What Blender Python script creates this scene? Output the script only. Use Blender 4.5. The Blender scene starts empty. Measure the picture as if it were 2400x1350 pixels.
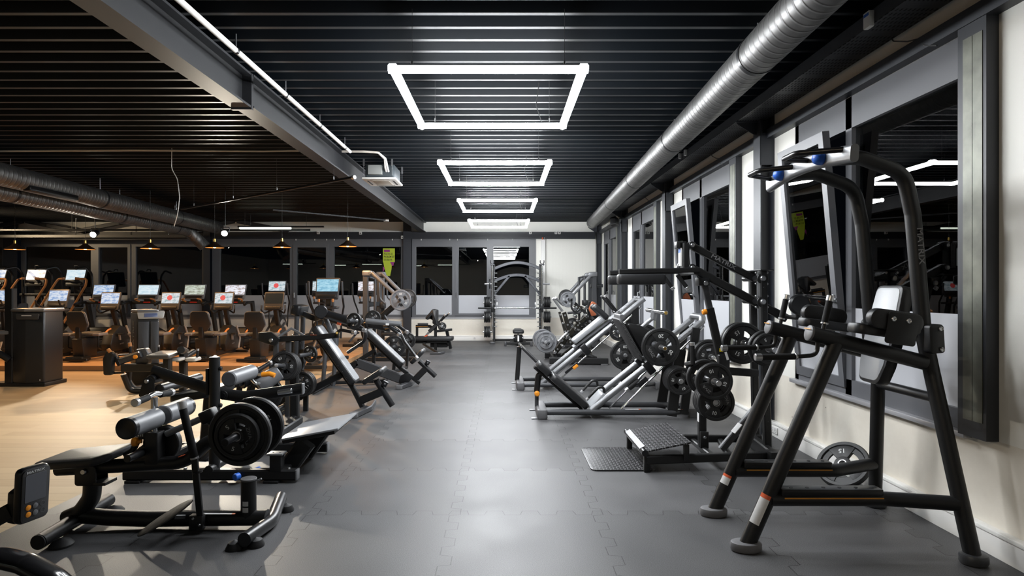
import bpy, bmesh, math, random
from mathutils import Vector, Matrix
V = Vector
PI = math.pi
R = math.radians
scene = bpy.context.scene
COL = scene.collection
random.seed(7)

# ------------------------------------------------------------------ camera, world, exposure
CAM_H = 1.55
FPX = 1386.0
cam_data = bpy.data.cameras.new('camera')
cam_data.sensor_width = 36.0
cam_data.lens = 36.0 * FPX / 2400.0
cam_data.shift_x = 20.0 / 2400.0
cam_data.shift_y = 1.0 / 2400.0
cam_data.clip_end = 200
cam = bpy.data.objects.new('camera', cam_data)
COL.objects.link(cam)
cam.location = (0, 0, CAM_H)
cam.rotation_euler = (PI / 2, 0, 0)
scene.camera = cam

world = bpy.data.worlds.new('night')
scene.world = world
world.use_nodes = True
world.node_tree.nodes['Background'].inputs[0].default_value = (0.10, 0.13, 0.2, 1)
world.node_tree.nodes['Background'].inputs[1].default_value = 0.012

scene.view_settings.view_transform = 'Standard'
scene.view_settings.look = 'None'
scene.view_settings.gamma = 1
scene.view_settings.use_curve_mapping = False
scene.view_settings.exposure = 0.0
scene.cycles.max_bounces = 7
scene.cycles.diffuse_bounces = 4
scene.cycles.glossy_bounces = 4
scene.cycles.sample_clamp_indirect = 4.0
scene.cycles.use_denoising = True

LED_POWER = 145.0        # emission strength of the white LED tubes
PEND_W = 110.0
FLOOD_W = 850.0
TRACK = [((-8.4, 7.2, 3.25), (-5.4, 8.0, 0), 120), ((-6.4, 4.6, 3.3), (-5.0, 6.6, 0), 90), ((-11.5, 10.5, 3.25), (-8.0, 10.8, 0), 170), ((-14.8, 14.0, 3.2), (-11.0, 16.8, 0.6), 320)]  # last one added to warm the back-left wall
CEIL = 3.52
WALL_R = 2.875
WALL_B = 17.6
WALL_L = -16.0
WALL_F = -5.0
EDGE = -3.19            # rubber / timber floor edge
PLAT_Y, PLAT_Z = 11.1, 0.09


def light(name, kind, loc, energy, color, target=None, size=0.3, spot=60, blend=0.6, size_y=None):
    d = bpy.data.lights.new(name, kind)
    d.energy = energy
    d.color = color
    if kind == 'AREA':
        d.size = size
        if size_y:
            d.shape = 'RECTANGLE'
            d.size_y = size_y
    else:
        d.shadow_soft_size = size
    if kind == 'SPOT':
        d.spot_size = R(spot)
        d.spot_blend = blend
    o = bpy.data.objects.new(name, d)
    COL.objects.link(o)
    o.location = loc
    if target is not None:
        o.rotation_euler = (V(target) - V(loc)).to_track_quat('-Z', 'Y').to_euler()
    return o

# ------------------------------------------------------------------ pixel -> world
def P(px, py, Y):
    """the point of the photograph's pixel at depth Y"""
    return V(((px - 1180.0) / FPX * Y, Y, CAM_H - (py - 676.0) / FPX * Y))


def PF(px, py):
    """the floor point under a pixel"""
    Y = FPX * CAM_H / (py - 676.0)
    return V(((px - 1180.0) / FPX * Y, Y, 0))

# ------------------------------------------------------------------ materials
MATS = {}


def mat(name, col, rough=0.5, metal=0.0, spec=0.5, emit=None, estr=0.0, noise=0.0, nscale=40.0, bump=0.0, bscale=300.0, coat=0.0):
    if name in MATS:
        return MATS[name]
    m = bpy.data.materials.new(name)
    m.use_nodes = True
    nt = m.node_tree
    b = nt.nodes['Principled BSDF']
    c = tuple(col) + (1,) if len(col) == 3 else col
    b.inputs['Base Color'].default_value = c
    b.inputs['Roughness'].default_value = rough
    b.inputs['Metallic'].default_value = metal
    b.inputs['Specular IOR Level'].default_value = spec
    b.inputs['Coat Weight'].default_value = coat
    if emit:
        b.inputs['Emission Color'].default_value = tuple(emit) + (1,)
        b.inputs['Emission Strength'].default_value = estr
    if noise or bump:
        tc = nt.nodes.new('ShaderNodeTexCoord')
    if noise:
        n = nt.nodes.new('ShaderNodeTexNoise')
        n.inputs['Scale'].default_value = nscale
        n.inputs['Detail'].default_value = 5
        nt.links.new(tc.outputs['Object'], n.inputs['Vector'])
        mp = nt.nodes.new('ShaderNodeMapRange')
        mp.inputs['From Min'].default_value = 0.3
        mp.inputs['From Max'].default_value = 0.7
        mp.inputs['To Min'].default_value = 1 - noise
        mp.inputs['To Max'].default_value = 1 + noise
        nt.links.new(n.outputs['Fac'], mp.inputs['Value'])
        mx = nt.nodes.new('ShaderNodeVectorMath')
        mx.operation = 'SCALE'
        mx.inputs[0].default_value = c[:3]
        nt.links.new(mp.outputs['Result'], mx.inputs['Scale'])
        nt.links.new(mx.outputs[0], b.inputs['Base Color'])
    if bump:
        n2 = nt.nodes.new('ShaderNodeTexNoise')
        n2.inputs['Scale'].default_value = bscale
        n2.inputs['Detail'].default_value = 2
        nt.links.new(tc.outputs['Object'], n2.inputs['Vector'])
        bp = nt.nodes.new('ShaderNodeBump')
        bp.inputs['Strength'].default_value = bump
        bp.inputs['Distance'].default_value = 0.002
        nt.links.new(n2.outputs['Fac'], bp.inputs['Height'])
        nt.links.new(bp.outputs['Normal'], b.inputs['Normal'])
    MATS[name] = m
    return m


BLACK = mat('black_powder_coat', (0.0075, 0.0077, 0.0082), 0.42, 0.0, 0.42, bump=0.25, bscale=500)
BLACK2 = mat('black_satin_steel', (0.012, 0.0125, 0.014), 0.33, 0.2, 0.5)
GREYM = mat('graphite_steel', (0.20, 0.205, 0.215), 0.38, 0.55, 0.5)
GREYD = mat('dark_graphite', (0.06, 0.062, 0.067), 0.4, 0.3, 0.5)
GREYC = mat('grey_plastic_cap', (0.12, 0.12, 0.125), 0.5)
RUBBER = mat('black_rubber', (0.010, 0.010, 0.011), 0.6, 0, 0.4)
PLATE = mat('plate_rubber', (0.011, 0.0112, 0.0118), 0.5, 0, 0.45, bump=0.2, bscale=400)
PLATE_RIM = mat('plate_raised_rubber', (0.024, 0.024, 0.025), 0.45, 0, 0.5)
PLATE_LIT = mat('lit_plate_rubber', (0.13, 0.135, 0.145), 0.5, 0, 0.45)  # plate rubber again, with the LED light put into its colour
VINYL = mat('black_vinyl', (0.014, 0.0145, 0.016), 0.42, 0, 0.5, bump=0.25, bscale=250)
VINYL_LIT = mat('lit_grey_vinyl', (0.30, 0.31, 0.325), 0.36, 0, 0.5, bump=0.2, bscale=250)  # grey vinyl lightened: LED reflection put into the colour
ROLLG = mat('roller_grey_vinyl', (0.13, 0.135, 0.145), 0.42, 0, 0.5)
GRIP = mat('grip_foam', (0.009, 0.009, 0.0095), 0.75, 0, 0.3)
CHROME = mat('chrome', (0.75, 0.76, 0.78), 0.14, 1.0)
STEEL = mat('brushed_steel', (0.55, 0.56, 0.58), 0.32, 1.0)
ALU = mat('aluminium_cap', (0.62, 0.62, 0.63), 0.3, 0.9)
WHITE = mat('white_print', (0.62, 0.63, 0.62), 0.5)
GREYTXT = mat('grey_print', (0.16, 0.16, 0.165), 0.5)
STICK = mat('white_sticker', (0.7, 0.7, 0.7), 0.45)
REDST = mat('red_sticker', (0.7, 0.12, 0.04), 0.45)
ORANGE = mat('orange_plastic', (0.85, 0.30, 0.02), 0.4)
AMBER = mat('amber_stripe', (0.55, 0.24, 0.02), 0.4)
BLUE = mat('blue_plastic', (0.02, 0.12, 0.55), 0.4)
BRASS = mat('brass', (0.65, 0.42, 0.12), 0.3, 1.0)
YELLOW = mat('yellow_sticker', (0.75, 0.6, 0.02), 0.5)
BRICKRED = mat('tan_leather', (0.42, 0.12, 0.05), 0.5)

# ------------------------------------------------------------------ mesh builder
class MB:
    def __init__(s):
        s.v = []
        s.f = []
        s.mi = []
        s.cur = 0

    def add(s, vs, fs):
        o = len(s.v)
        s.v.extend([tuple(v) for v in vs])
        s.f.extend([tuple(i + o for i in f) for f in fs])
        s.mi.extend([s.cur] * len(fs))
        return s

    # --- ring sweep
    def sweep(s, path, prof, side=None, cap=True, closed=False, scale=None):
        path = [V(p) for p in path]
        n = len(path)
        k = len(prof)
        T = []
        for i in range(n):
            if closed:
                a, b = path[i - 1], path[(i + 1) % n]
            else:
                a, b = path[max(0, i - 1)], path[min(n - 1, i + 1)]
            t = b - a
            if t.length < 1e-9:
                t = V((0, 0, 1))
            T.append(t.normalized())
        vs = []
        if side is None:
            t0 = T[0]
            ref = V((0, 0, 1)) if abs(t0.z) < 0.9 else V((0, 1, 0))
            u = t0.cross(ref).normalized()
        else:
            u = V(side)
        for i in range(n):
            t = T[i]
            uu = (u - t * u.dot(t))
            if uu.length < 1e-6:
                uu = t.orthogonal()
            uu.normalize()
            w = t.cross(uu)
            if side is None:
                u = uu
            sc = scale[i] if scale else 1.0
            # mitre on planar corners
            m = 1.0
            for (a, b) in prof:
                vs.append(path[i] + uu * (a * sc) + w * (b * sc))
        fs = []
        rng = n if closed else n - 1
        for i in range(rng):
            j = (i + 1) % n
            for q in range(k):
                q2 = (q + 1) % k
                fs.append((i * k + q, i * k + q2, j * k + q2, j * k + q))
        if cap and not closed:
            fs.append(tuple(reversed(range(k))))
            fs.append(tuple((n - 1) * k + q for q in range(k)))
        return s.add(vs, fs)

    def tube(s, pts, r, bend=0.0, seg=12, closed=False, cap=True):
        pts = fillet(pts, bend, closed=closed)
        prof = [(r * math.cos(2 * PI * q / seg), r * math.sin(2 * PI * q / seg)) for q in range(seg)]
        return s.sweep(pts, prof, cap=cap, closed=closed)

    def oval(s, pts, a, b, bend=0.0, side=(0, 1, 0), seg=16):
        """oval tube: half-axis a along side, b across"""
        pts = fillet(pts, bend)
        prof = [(a * math.cos(2 * PI * q / seg), b * math.sin(2 * PI * q / seg)) for q in range(seg)]
        return s.sweep(pts, prof, side=side)

    def bar(s, pts, w, h, bend=0.0, side=(0, 1, 0), ch=None):
        """rectangular tube: w along side, h across"""
        pts = fillet(pts, bend)
        c = min(w, h) * 0.16 if ch is None else ch
        a, b = w / 2, h / 2
        prof = [(a, -b + c), (a, b - c), (a - c, b), (-a + c, b), (-a, b - c), (-a, -b + c), (-a + c, -b), (a - c, -b)]
        return s.sweep(pts, prof, side=side)

    def lathe(s, p, axis, prof, seg=24, ref=None):
        """prof: list of (distance along axis, radius); closed at ends where radius is 0"""
        p = V(p)
        ax = V(axis).normalized()
        u = ax.orthogonal().normalized() if ref is None else V(ref)
        u = (u - ax * u.dot(ax)).normalized()
        w = ax.cross(u)
        vs, fs = [], []
        k = seg
        for (t, r) in prof:
            for q in range(k):
                a = 2 * PI * q / k
                vs.append(p + ax * t + (u * math.cos(a) + w * math.sin(a)) * r)
        for i in range(len(prof) - 1):
            for q in range(k):
                q2 = (q + 1) % k
                fs.append((i * k + q, i * k + q2, (i + 1) * k + q2, (i + 1) * k + q))
        if prof[0][1] > 1e-6:
            fs.append(tuple(reversed(range(k))))
        if prof[-1][1] > 1e-6:
            fs.append(tuple((len(prof) - 1) * k + q for q in range(k)))
        return s.add(vs, fs)

    def cyl(s, p0, p1, r, r1=None, ch=None, seg=16):
        p0, p1 = V(p0), V(p1)
        L = (p1 - p0).length
        r1 = r if r1 is None else r1
        c = min(r, r1, L) * 0.12 if ch is None else ch
        return s.lathe(p0, p1 - p0, [(0, r - c), (c, r), (L - c, r1), (L, r1 - c)], seg)

    def ring(s, p, axis, r0, r1, h, seg=24):
        """flat annulus of height h along axis"""
        p = V(p)
        prof = [(0, r0), (0, r1), (h, r1), (h, r0), (0, r0)]
        ax = V(axis).normalized()
        u = ax.orthogonal().normalized()
        w = ax.cross(u)
        vs, fs = [], []
        for (t, r) in prof[:4]:
            for q in range(seg):
                a = 2 * PI * q / seg
                vs.append(p + ax * t + (u * math.cos(a) + w * math.sin(a)) * r)
        for i in range(4):
            j = (i + 1) % 4
            for q in range(seg):
                q2 = (q + 1) % seg
                fs.append((i * seg + q, i * seg + q2, j * seg + q2, j * seg + q))
        return s.add(vs, fs)

    def box(s, lo, hi, bev=0.0):
        lo, hi = V(lo), V(hi)
        c = (lo + hi) / 2
        d = hi - lo
        return s.obox(c, (1, 0, 0), (0, 1, 0), d.x, d.y, d.z, bev)

    def obox(s, c, u, v, a, b, h, bev=0.0):
        """box centred at c with axes u, v, u x v and full sizes a, b, h"""
        u = V(u).normalized()
        v = V(v)
        v = (v - u * v.dot(u)).normalized()
        n = u.cross(v)
        c = V(c)
        if bev <= 0:
            vs = [c + u * (a / 2 * i) + v * (b / 2 * j) + n * (h / 2 * k) for k in (-1, 1) for j in (-1, 1) for i in (-1, 1)]
            return s.add(vs, [(0, 2, 3, 1), (4, 5, 7, 6), (0, 1, 5, 4), (2, 6, 7, 3), (0, 4, 6, 2), (1, 3, 7, 5)])
        bev = min(bev, a * 0.49, b * 0.49, h * 0.49)
        return s.slab(rrect(a, b, bev, 3), c - n * (h / 2), u, v, h, bev * 0.6)

    def slab(s, outline, o, u, v, h, rnd=0.004, crown=0.0):
        """solid of height h (along u x v) over a 2-D outline, rounded at both rims"""
        u = V(u).normalized()
        v = V(v)
        v = (v - u * v.dot(u)).normalized()
        n = u.cross(v)
        o = V(o)
        area = sum(outline[i - 1][0] * outline[i][1] - outline[i][0] * outline[i - 1][1] for i in range(len(outline)))
        if area < 0:
            outline = outline[::-1]
        k = len(outline)
        rnd = min(rnd, h * 0.49)
        if rnd > 0:
            lay = [(rnd, 0), (rnd * 0.3, rnd * 0.3), (0, rnd), (0, h - rnd), (rnd * 0.3, h - rnd * 0.3), (rnd, h)]
        else:
            lay = [(0, 0), (0, h)]
        if crown > 0:
            lay = lay + [(rnd + crown * 2, h + crown * 0.55), (rnd + crown * 5, h + crown)]
        nrm = []
        for i in range(k):
            a, b, c = V(outline[i - 1]).to_2d(), V(outline[i]).to_2d(), V(outline[(i + 1) % k]).to_2d()
            e1, e2 = (b - a), (c - b)
            if e1.length < 1e-9: e1 = e2
            if e2.length < 1e-9: e2 = e1
            e1, e2 = e1.normalized(), e2.normalized()
            n1, n2 = V((-e1.y, e1.x)), V((-e2.y, e2.x))
            m = n1 + n2
            if m.length < 1e-6:
                m = n1
            m = m.normalized()
            d = max(0.35, m.dot(n1))
            nrm.append(m / d)
        vs, fs = [], []
        for (ins, z) in lay:
            for i in range(k):
                q = V(outline[i]).to_2d() + nrm[i] * ins
                vs.append(o + u * q.x + v * q.y + n * z)
        for L in range(len(lay) - 1):
            for i in range(k):
                j = (i + 1) % k
                fs.append((L * k + i, L * k + j, (L + 1) * k + j, (L + 1) * k + i))
        fs.append(tuple(reversed(range(k))))
        fs.append(tuple((len(lay) - 1) * k + i for i in range(k)))
        return s.add(vs, fs)

    def text(s, body, size, o, u, v, depth=0.0015, align='CENTER', stretch=1.0):
        vs, fs = text_data(body, align)
        u = V(u).normalized()
        v = V(v)
        v = (v - u * v.dot(u)).normalized()
        n = u.cross(v)
        o = V(o)
        return s.add([o + u * (p[0] * size * stretch) + v * (p[1] * size) + n * (p[2] * depth) for p in vs], fs)

    def build(s, name, m, parent=None, smooth=40, kind=None, label=None):
        me = bpy.data.meshes.new(name)
        off = V((0, 0, 0))
        q = parent
        while q is not None:
            off = off + q.location
            q = q.parent
        me.from_pydata([(a - off.x, b - off.y, c - off.z) for a, b, c in s.v], [], s.f)
        ms = m if isinstance(m, (list, tuple)) else [m]
        for x in ms:
            me.materials.append(x)
        if len(ms) > 1:
            me.polygons.foreach_set('material_index', s.mi)
        bm = bmesh.new()
        bm.from_mesh(me)
        bmesh.ops.recalc_face_normals(bm, faces=bm.faces)
        bm.to_mesh(me)
        bm.free()
        if smooth:
            me.polygons.foreach_set('use_smooth', [True] * len(me.polygons))
            me.set_sharp_from_angle(angle=R(smooth))
        me.update()
        o = bpy.data.objects.new(name, me)
        COL.objects.link(o)
        if parent is not None:
            o.parent = parent
        if kind:
            o['kind'] = kind
        if label:
            o['label'] = label
        return o


def fillet(pts, r, n=6, closed=False):
    pts = [V(p) for p in pts]
    if r <= 0 or len(pts) < 3:
        return pts
    out = []
    N = len(pts)
    for i in range(N):
        if not closed and (i == 0 or i == N - 1):
            out.append(pts[i])
            continue
        a, b, c = pts[i - 1], pts[i], pts[(i + 1) % N]
        d1, d2 = (a - b), (c - b)
        l1, l2 = d1.length, d2.length
        if l1 < 1e-6 or l2 < 1e-6:
            continue
        d1, d2 = d1 / l1, d2 / l2
        ang = d1.angle(d2)
        if ang > PI - 0.03:
            out.append(b)
            continue
        t = min(r / math.tan(ang / 2), l1 * 0.48, l2 * 0.48)
        p, q = b + d1 * t, b + d2 * t
        for j in range(n + 1):
            w = j / n
            out.append((p * (1 - w) + b * w) * (1 - w) + (b * (1 - w) + q * w) * w)
    return out


def rrect(w, h, r, n=4):
    r = min(r, w * 0.499, h * 0.499)
    out = []
    for (cx, cy, a0) in ((w / 2 - r, h / 2 - r, 0), (-w / 2 + r, h / 2 - r, 90), (-w / 2 + r, -h / 2 + r, 180), (w / 2 - r, -h / 2 + r, 270)):
        for j in range(n + 1):
            a = R(a0 + 90 * j / n)
            out.append((cx + r * math.cos(a), cy + r * math.sin(a)))
    return out


def rpoly(pts, r, n=5):
    """2-D polygon with rounded corners"""
    p3 = fillet([(a, b, 0) for a, b in pts], r, n, closed=True)
    return [(p.x, p.y) for p in p3]


_TEXT = {}


def text_data(body, align='CENTER'):
    key = (body, align)
    if key in _TEXT:
        return _TEXT[key]
    cu = bpy.data.curves.new('t', 'FONT')
    cu.body = body
    cu.align_x = align
    cu.align_y = 'CENTER'
    cu.size = 1.0
    cu.extrude = 0.5
    cu.resolution_u = 3
    cu.offset = 0.01
    ob = bpy.data.objects.new('t', cu)
    COL.objects.link(ob)
    dg = bpy.context.evaluated_depsgraph_get()
    me = bpy.data.meshes.new_from_object(ob.evaluated_get(dg))
    vs = [(v.co.x, v.co.y, v.co.z + 0.5) for v in me.vertices]
    fs = [tuple(p.vertices) for p in me.polygons]
    bpy.data.objects.remove(ob)
    bpy.data.curves.remove(cu)
    bpy.data.meshes.remove(me)
    _TEXT[key] = (vs, fs)
    return vs, fs


def tag(o, label, cat, group=None, kind=None):
    o['label'] = label
    o['category'] = cat
    if group:
        o['group'] = group
    if kind:
        o['kind'] = kind
    return o


def thing(name, label, cat, loc=(0, 0, 0), group=None):
    o = bpy.data.objects.new(name, None)
    o.empty_display_size = 0.1
    COL.objects.link(o)
    o.location = loc
    return tag(o, label, cat, group)


def struct(o):
    o['kind'] = 'structure'
    return o


def kids(o):
    return [c for c in bpy.data.objects if c.parent == o]


def dup(root, loc, rotz=0.0, label=None, group=None, cat=None):
    r = root.copy()
    COL.objects.link(r)
    r.location = loc
    r.rotation_euler = (0, 0, rotz)
    if label:
        r['label'] = label
    if group:
        r['group'] = group
    for ch in list(root.children):
        c = ch.copy()
        COL.objects.link(c)
        c.parent = r
        for g in list(ch.children):
            d = g.copy()
            COL.objects.link(d)
            d.parent = c
    return r


def box_obj(name, lo, hi, m, parent=None, bev=0.0):
    return MB().box(lo, hi, bev).build(name, m, parent)
# ------------------------------------------------------------------ node helpers for the big surfaces
class NT:
    def __init__(s, m):
        s.nt = m.node_tree
        s.b = s.nt.nodes['Principled BSDF']

    def n(s, t, **kw):
        x = s.nt.nodes.new(t)
        for k, v in kw.items():
            setattr(x, k, v)
        return x

    def m(s, op, a, b=None, c=None):
        x = s.n('ShaderNodeMath', operation=op)
        for i, q in enumerate((a, b, c)):
            if q is None:
                continue
            if isinstance(q, (int, float)):
                x.inputs[i].default_value = q
            else:
                s.nt.links.new(q, x.inputs[i])
        return x.outputs[0]

    def link(s, a, b):
        s.nt.links.new(a, b)

    def mix(s, f, a, b):
        x = s.n('ShaderNodeMix', data_type='RGBA')
        for sock, q in ((x.inputs[0], f), (x.inputs[6], a), (x.inputs[7], b)):
            if isinstance(q, (int, float)):
                sock.default_value = q
            elif isinstance(q, tuple):
                sock.default_value = q if len(q) == 4 else q + (1,)
            else:
                s.link(q, sock)
        return x.outputs[2]


def rubber_floor_mat():
    m = mat('interlocking_rubber_tiles', (0.06, 0.06, 0.062), 0.42, 0, 0.42)
    t = NT(m)
    geo = t.n('ShaderNodeNewGeometry')
    sep = t.n('ShaderNodeSeparateXYZ')
    t.link(geo.outputs['Position'], sep.inputs[0])
    x, y = sep.outputs[0], sep.outputs[1]
    T = 0.98

    def seam(p, q, p0):
        s = t.m('SINE', t.m('MULTIPLY', q, 2 * PI / 0.245))
        w = t.m('MINIMUM', t.m('MAXIMUM', t.m('MULTIPLY', s, 4.5), -1.0), 1.0)
        pp = t.m('ADD', p, t.m('MULTIPLY', w, 0.036))
        u = t.m('DIVIDE', t.m('SUBTRACT', pp, p0), T)
        f = t.m('FRACT', u)
        d = t.m('MULTIPLY', t.m('MINIMUM', f, t.m('SUBTRACT', 1.0, f)), T)
        tr = t.m('LESS_THAN', t.m('ABSOLUTE', t.m('MULTIPLY', s, 4.5)), 1.0)
        d = t.m('SUBTRACT', d, t.m('MULTIPLY', tr, 0.0075))
        return d, t.m('FLOOR', u)
    d1, ix = seam(x, y, -0.333)
    d2, iy = seam(y, x, 4.085)
    d = t.m('MINIMUM', d1, d2)
    line = t.m('LESS_THAN', d, 0.0026)
    comb = t.n('ShaderNodeCombineXYZ')
    t.link(ix, comb.inputs[0])
    t.link(iy, comb.inputs[1])
    wn = t.n('ShaderNodeTexWhiteNoise', noise_dimensions='2D')
    t.link(comb.outputs[0], wn.inputs['Vector'])
    tile = t.m('MULTIPLY_ADD', wn.outputs['Value'], 0.34, 0.83)
    n1 = t.n('ShaderNodeTexNoise')
    n1.inputs['Scale'].default_value = 260
    n1.inputs['Detail'].default_value = 2
    t.link(geo.outputs['Position'], n1.inputs['Vector'])
    speck = t.m('MAXIMUM', t.m('MULTIPLY_ADD', n1.outputs['Fac'], 3.0, -0.5), 0.25)
    n2 = t.n('ShaderNodeTexNoise')
    n2.inputs['Scale'].default_value = 2.2
    n2.inputs['Detail'].default_value = 6
    t.link(geo.outputs['Position'], n2.inputs['Vector'])
    scuff = t.m('MULTIPLY_ADD', n2.outputs['Fac'], 0.5, 0.75)
    val = t.m('MULTIPLY', t.m('MULTIPLY', tile, speck), scuff)
    sc = t.n('ShaderNodeVectorMath', operation='SCALE')
    sc.inputs[0].default_value = FLOOR_COL
    t.link(val, sc.inputs['Scale'])
    col = t.mix(line, sc.outputs[0], (0.006, 0.006, 0.006))
    t.link(col, t.b.inputs['Base Color'])
    rr = t.m('MULTIPLY_ADD', n2.outputs['Fac'], 0.2, 0.39)
    t.link(rr, t.b.inputs['Roughness'])
    bp = t.n('ShaderNodeBump')
    bp.inputs['Strength'].default_value = 0.25
    bp.inputs['Distance'].default_value = 0.002
    t.link(n1.outputs['Fac'], bp.inputs['Height'])
    t.link(bp.outputs['Normal'], t.b.inputs['Normal'])
    return m


FLOOR_COL = (0.066, 0.066, 0.068)


def wood_mat(name, c1, c2, rough=0.58):
    m = mat(name, c1, rough, 0, 0.5)
    t = NT(m)
    geo = t.n('ShaderNodeNewGeometry')
    sep = t.n('ShaderNodeSeparateXYZ')
    t.link(geo.outputs['Position'], sep.inputs[0])
    x, y = sep.outputs[0], sep.outputs[1]
    row = t.m('FLOOR', t.m('DIVIDE', y, 0.16))
    wn = t.n('ShaderNodeTexWhiteNoise', noise_dimensions='1D')
    t.link(row, wn.inputs['W'])
    xx = t.m('ADD', x, t.m('MULTIPLY', wn.outputs['Value'], 1.3))
    pl = t.m('FLOOR', t.m('DIVIDE', xx, 1.25))
    comb = t.n('ShaderNodeCombineXYZ')
    t.link(row, comb.inputs[0])
    t.link(pl, comb.inputs[1])
    wn2 = t.n('ShaderNodeTexWhiteNoise', noise_dimensions='2D')
    t.link(comb.outputs[0], wn2.inputs['Vector'])
    fy = t.m('FRACT', t.m('DIVIDE', y, 0.16))
    ln = t.m('LESS_THAN', t.m('MINIMUM', fy, t.m('SUBTRACT', 1.0, fy)), 0.012)
    mp = t.n('ShaderNodeMapping')
    mp.inputs['Scale'].default_value = (1.2, 14, 14)
    t.link(geo.outputs['Position'], mp.inputs['Vector'])
    nz = t.n('ShaderNodeTexNoise')
    nz.inputs['Scale'].default_value = 3
    nz.inputs['Detail'].default_value = 6
    t.link(mp.outputs[0], nz.inputs['Vector'])
    f = t.m('ADD', t.m('MULTIPLY', wn2.outputs['Value'], 0.55), t.m('MULTIPLY', nz.outputs['Fac'], 0.5))
    col = t.mix(f, c1, c2)
    col = t.mix(t.m('MULTIPLY', ln, 0.5), col, (0.05, 0.03, 0.015))
    t.link(col, t.b.inputs['Base Color'])
    return m


def concrete_mat():
    m = mat('cream_concrete', (0.72, 0.66, 0.55), 0.75, 0, 0.3)
    t = NT(m)
    geo = t.n('ShaderNodeNewGeometry')
    n = t.n('ShaderNodeTexNoise')
    n.inputs['Scale'].default_value = 1.6
    n.inputs['Detail'].default_value = 7
    t.link(geo.outputs['Position'], n.inputs['Vector'])
    n2 = t.n('ShaderNodeTexNoise')
    n2.inputs['Scale'].default_value = 28
    t.link(geo.outputs['Position'], n2.inputs['Vector'])
    f = t.m('MULTIPLY_ADD', n2.outputs['Fac'], 0.25, t.m('MULTIPLY', n.outputs['Fac'], 0.9))
    col = t.mix(f, (0.68, 0.62, 0.53), (0.88, 0.84, 0.75))
    v = t.n('ShaderNodeTexVoronoi')
    v.inputs['Scale'].default_value = 4.5
    t.link(geo.outputs['Position'], v.inputs['Vector'])
    pit = t.m('LESS_THAN', v.outputs['Distance'], 0.03)
    col = t.mix(pit, col, (0.2, 0.17, 0.13))
    t.link(col, t.b.inputs['Base Color'])
    return m


def panel_mat():
    """cream sandwich panel with fine vertical ribs every few centimetres"""
    m = mat('cream_sandwich_panel', (0.86, 0.85, 0.79), 0.5, 0, 0.4)
    t = NT(m)
    geo = t.n('ShaderNodeNewGeometry')
    sep = t.n('ShaderNodeSeparateXYZ')
    t.link(geo.outputs['Position'], sep.inputs[0])
    s = t.m('ADD', sep.outputs[0], sep.outputs[1])
    f = t.m('FRACT', t.m('DIVIDE', s, 0.1))
    g = t.m('LESS_THAN', t.m('ABSOLUTE', t.m('SUBTRACT', f, 0.5)), 0.08)
    bp = t.n('ShaderNodeBump')
    bp.inputs['Strength'].default_value = 0.5
    bp.inputs['Distance'].default_value = 0.004
    t.link(g, bp.inputs['Height'])
    t.link(bp.outputs['Normal'], t.b.inputs['Normal'])
    return m


def glass_mat():
    m = bpy.data.materials.new('window_glass')
    m.use_nodes = True
    nt = m.node_tree
    nt.nodes.clear()
    out = nt.nodes.new('ShaderNodeOutputMaterial')
    mx = nt.nodes.new('ShaderNodeMixShader')
    fr = nt.nodes.new('ShaderNodeFresnel')
    fr.inputs['IOR'].default_value = 1.75
    tr = nt.nodes.new('ShaderNodeBsdfTransparent')
    tr.inputs['Color'].default_value = (0.55, 0.57, 0.58, 1)
    gl = nt.nodes.new('ShaderNodeBsdfGlossy')
    gl.inputs['Roughness'].default_value = 0.004
    nt.links.new(fr.outputs[0], mx.inputs[0])
    nt.links.new(tr.outputs[0], mx.inputs[1])
    nt.links.new(gl.outputs[0], mx.inputs[2])
    nt.links.new(mx.outputs[0], out.inputs['Surface'])
    return m


M_RUB = rubber_floor_mat()
M_OAK = wood_mat('pale_oak_planks', (0.50, 0.37, 0.215), (0.37, 0.255, 0.14))
M_OAK_WARM = wood_mat('oak_planks_warm_lit', (0.50, 0.31, 0.16), (0.36, 0.2, 0.09))  # oak floor again, oranger: warm lamp light put into the colour
M_CONC = concrete_mat()
M_PANEL = panel_mat()
M_GLASS = glass_mat()
M_FRAME = mat('anthracite_window_frame', (0.115, 0.118, 0.128), 0.42, 0, 0.5)
M_STEELD = mat('dark_blue_grey_steel', (0.026, 0.029, 0.036), 0.45, 0, 0.5)
M_CEIL = mat('black_painted_sheet', (0.0026, 0.0046, 0.0072), 0.5, 0, 0.22)
M_LIP = mat('paler_sheet_lip', (0.016, 0.018, 0.020), 0.45, 0.1, 0.35)  # lip faces in a paler tone than the sheet
M_FROST = mat('frosted_film', (0.50, 0.51, 0.54), 0.38, 0, 0.5)
M_GALV = mat('galvanised_strip', (0.15, 0.155, 0.125), 0.45, 0.3, 0.5, noise=0.25, nscale=9)
M_TRUNK = mat('white_trunking', (0.87, 0.86, 0.83), 0.4, 0, 0.5)
M_DUCT = mat('spiral_duct_steel', (0.16, 0.158, 0.155), 0.45, 0.85, 0.5, noise=0.2, nscale=6)
M_PLASTER = mat('white_plaster', (0.62, 0.60, 0.56), 0.8, 0, 0.3)
M_BEAM = mat('beam_flange_paint', (0.022, 0.023, 0.026), 0.5, 0, 0.5)

# ------------------------------------------------------------------ floor
struct(box_obj('floor', (EDGE, WALL_F, -0.05), (WALL_R + 0.1, WALL_B + 0.1, 0), M_RUB))
struct(box_obj('floor_timber', (WALL_L, WALL_F, -0.05), (EDGE, PLAT_Y, -0.001), M_OAK))
struct(MB().box((WALL_L, PLAT_Y, -0.05), (EDGE, WALL_B, PLAT_Z)).build('floor_platform', M_OAK_WARM))
struct(box_obj('trim_1', (WALL_L, PLAT_Y - 0.012, 0), (EDGE, PLAT_Y + 0.03, PLAT_Z + 0.006), mat('oak_nosing', (0.30, 0.17, 0.08), 0.4)))

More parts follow.
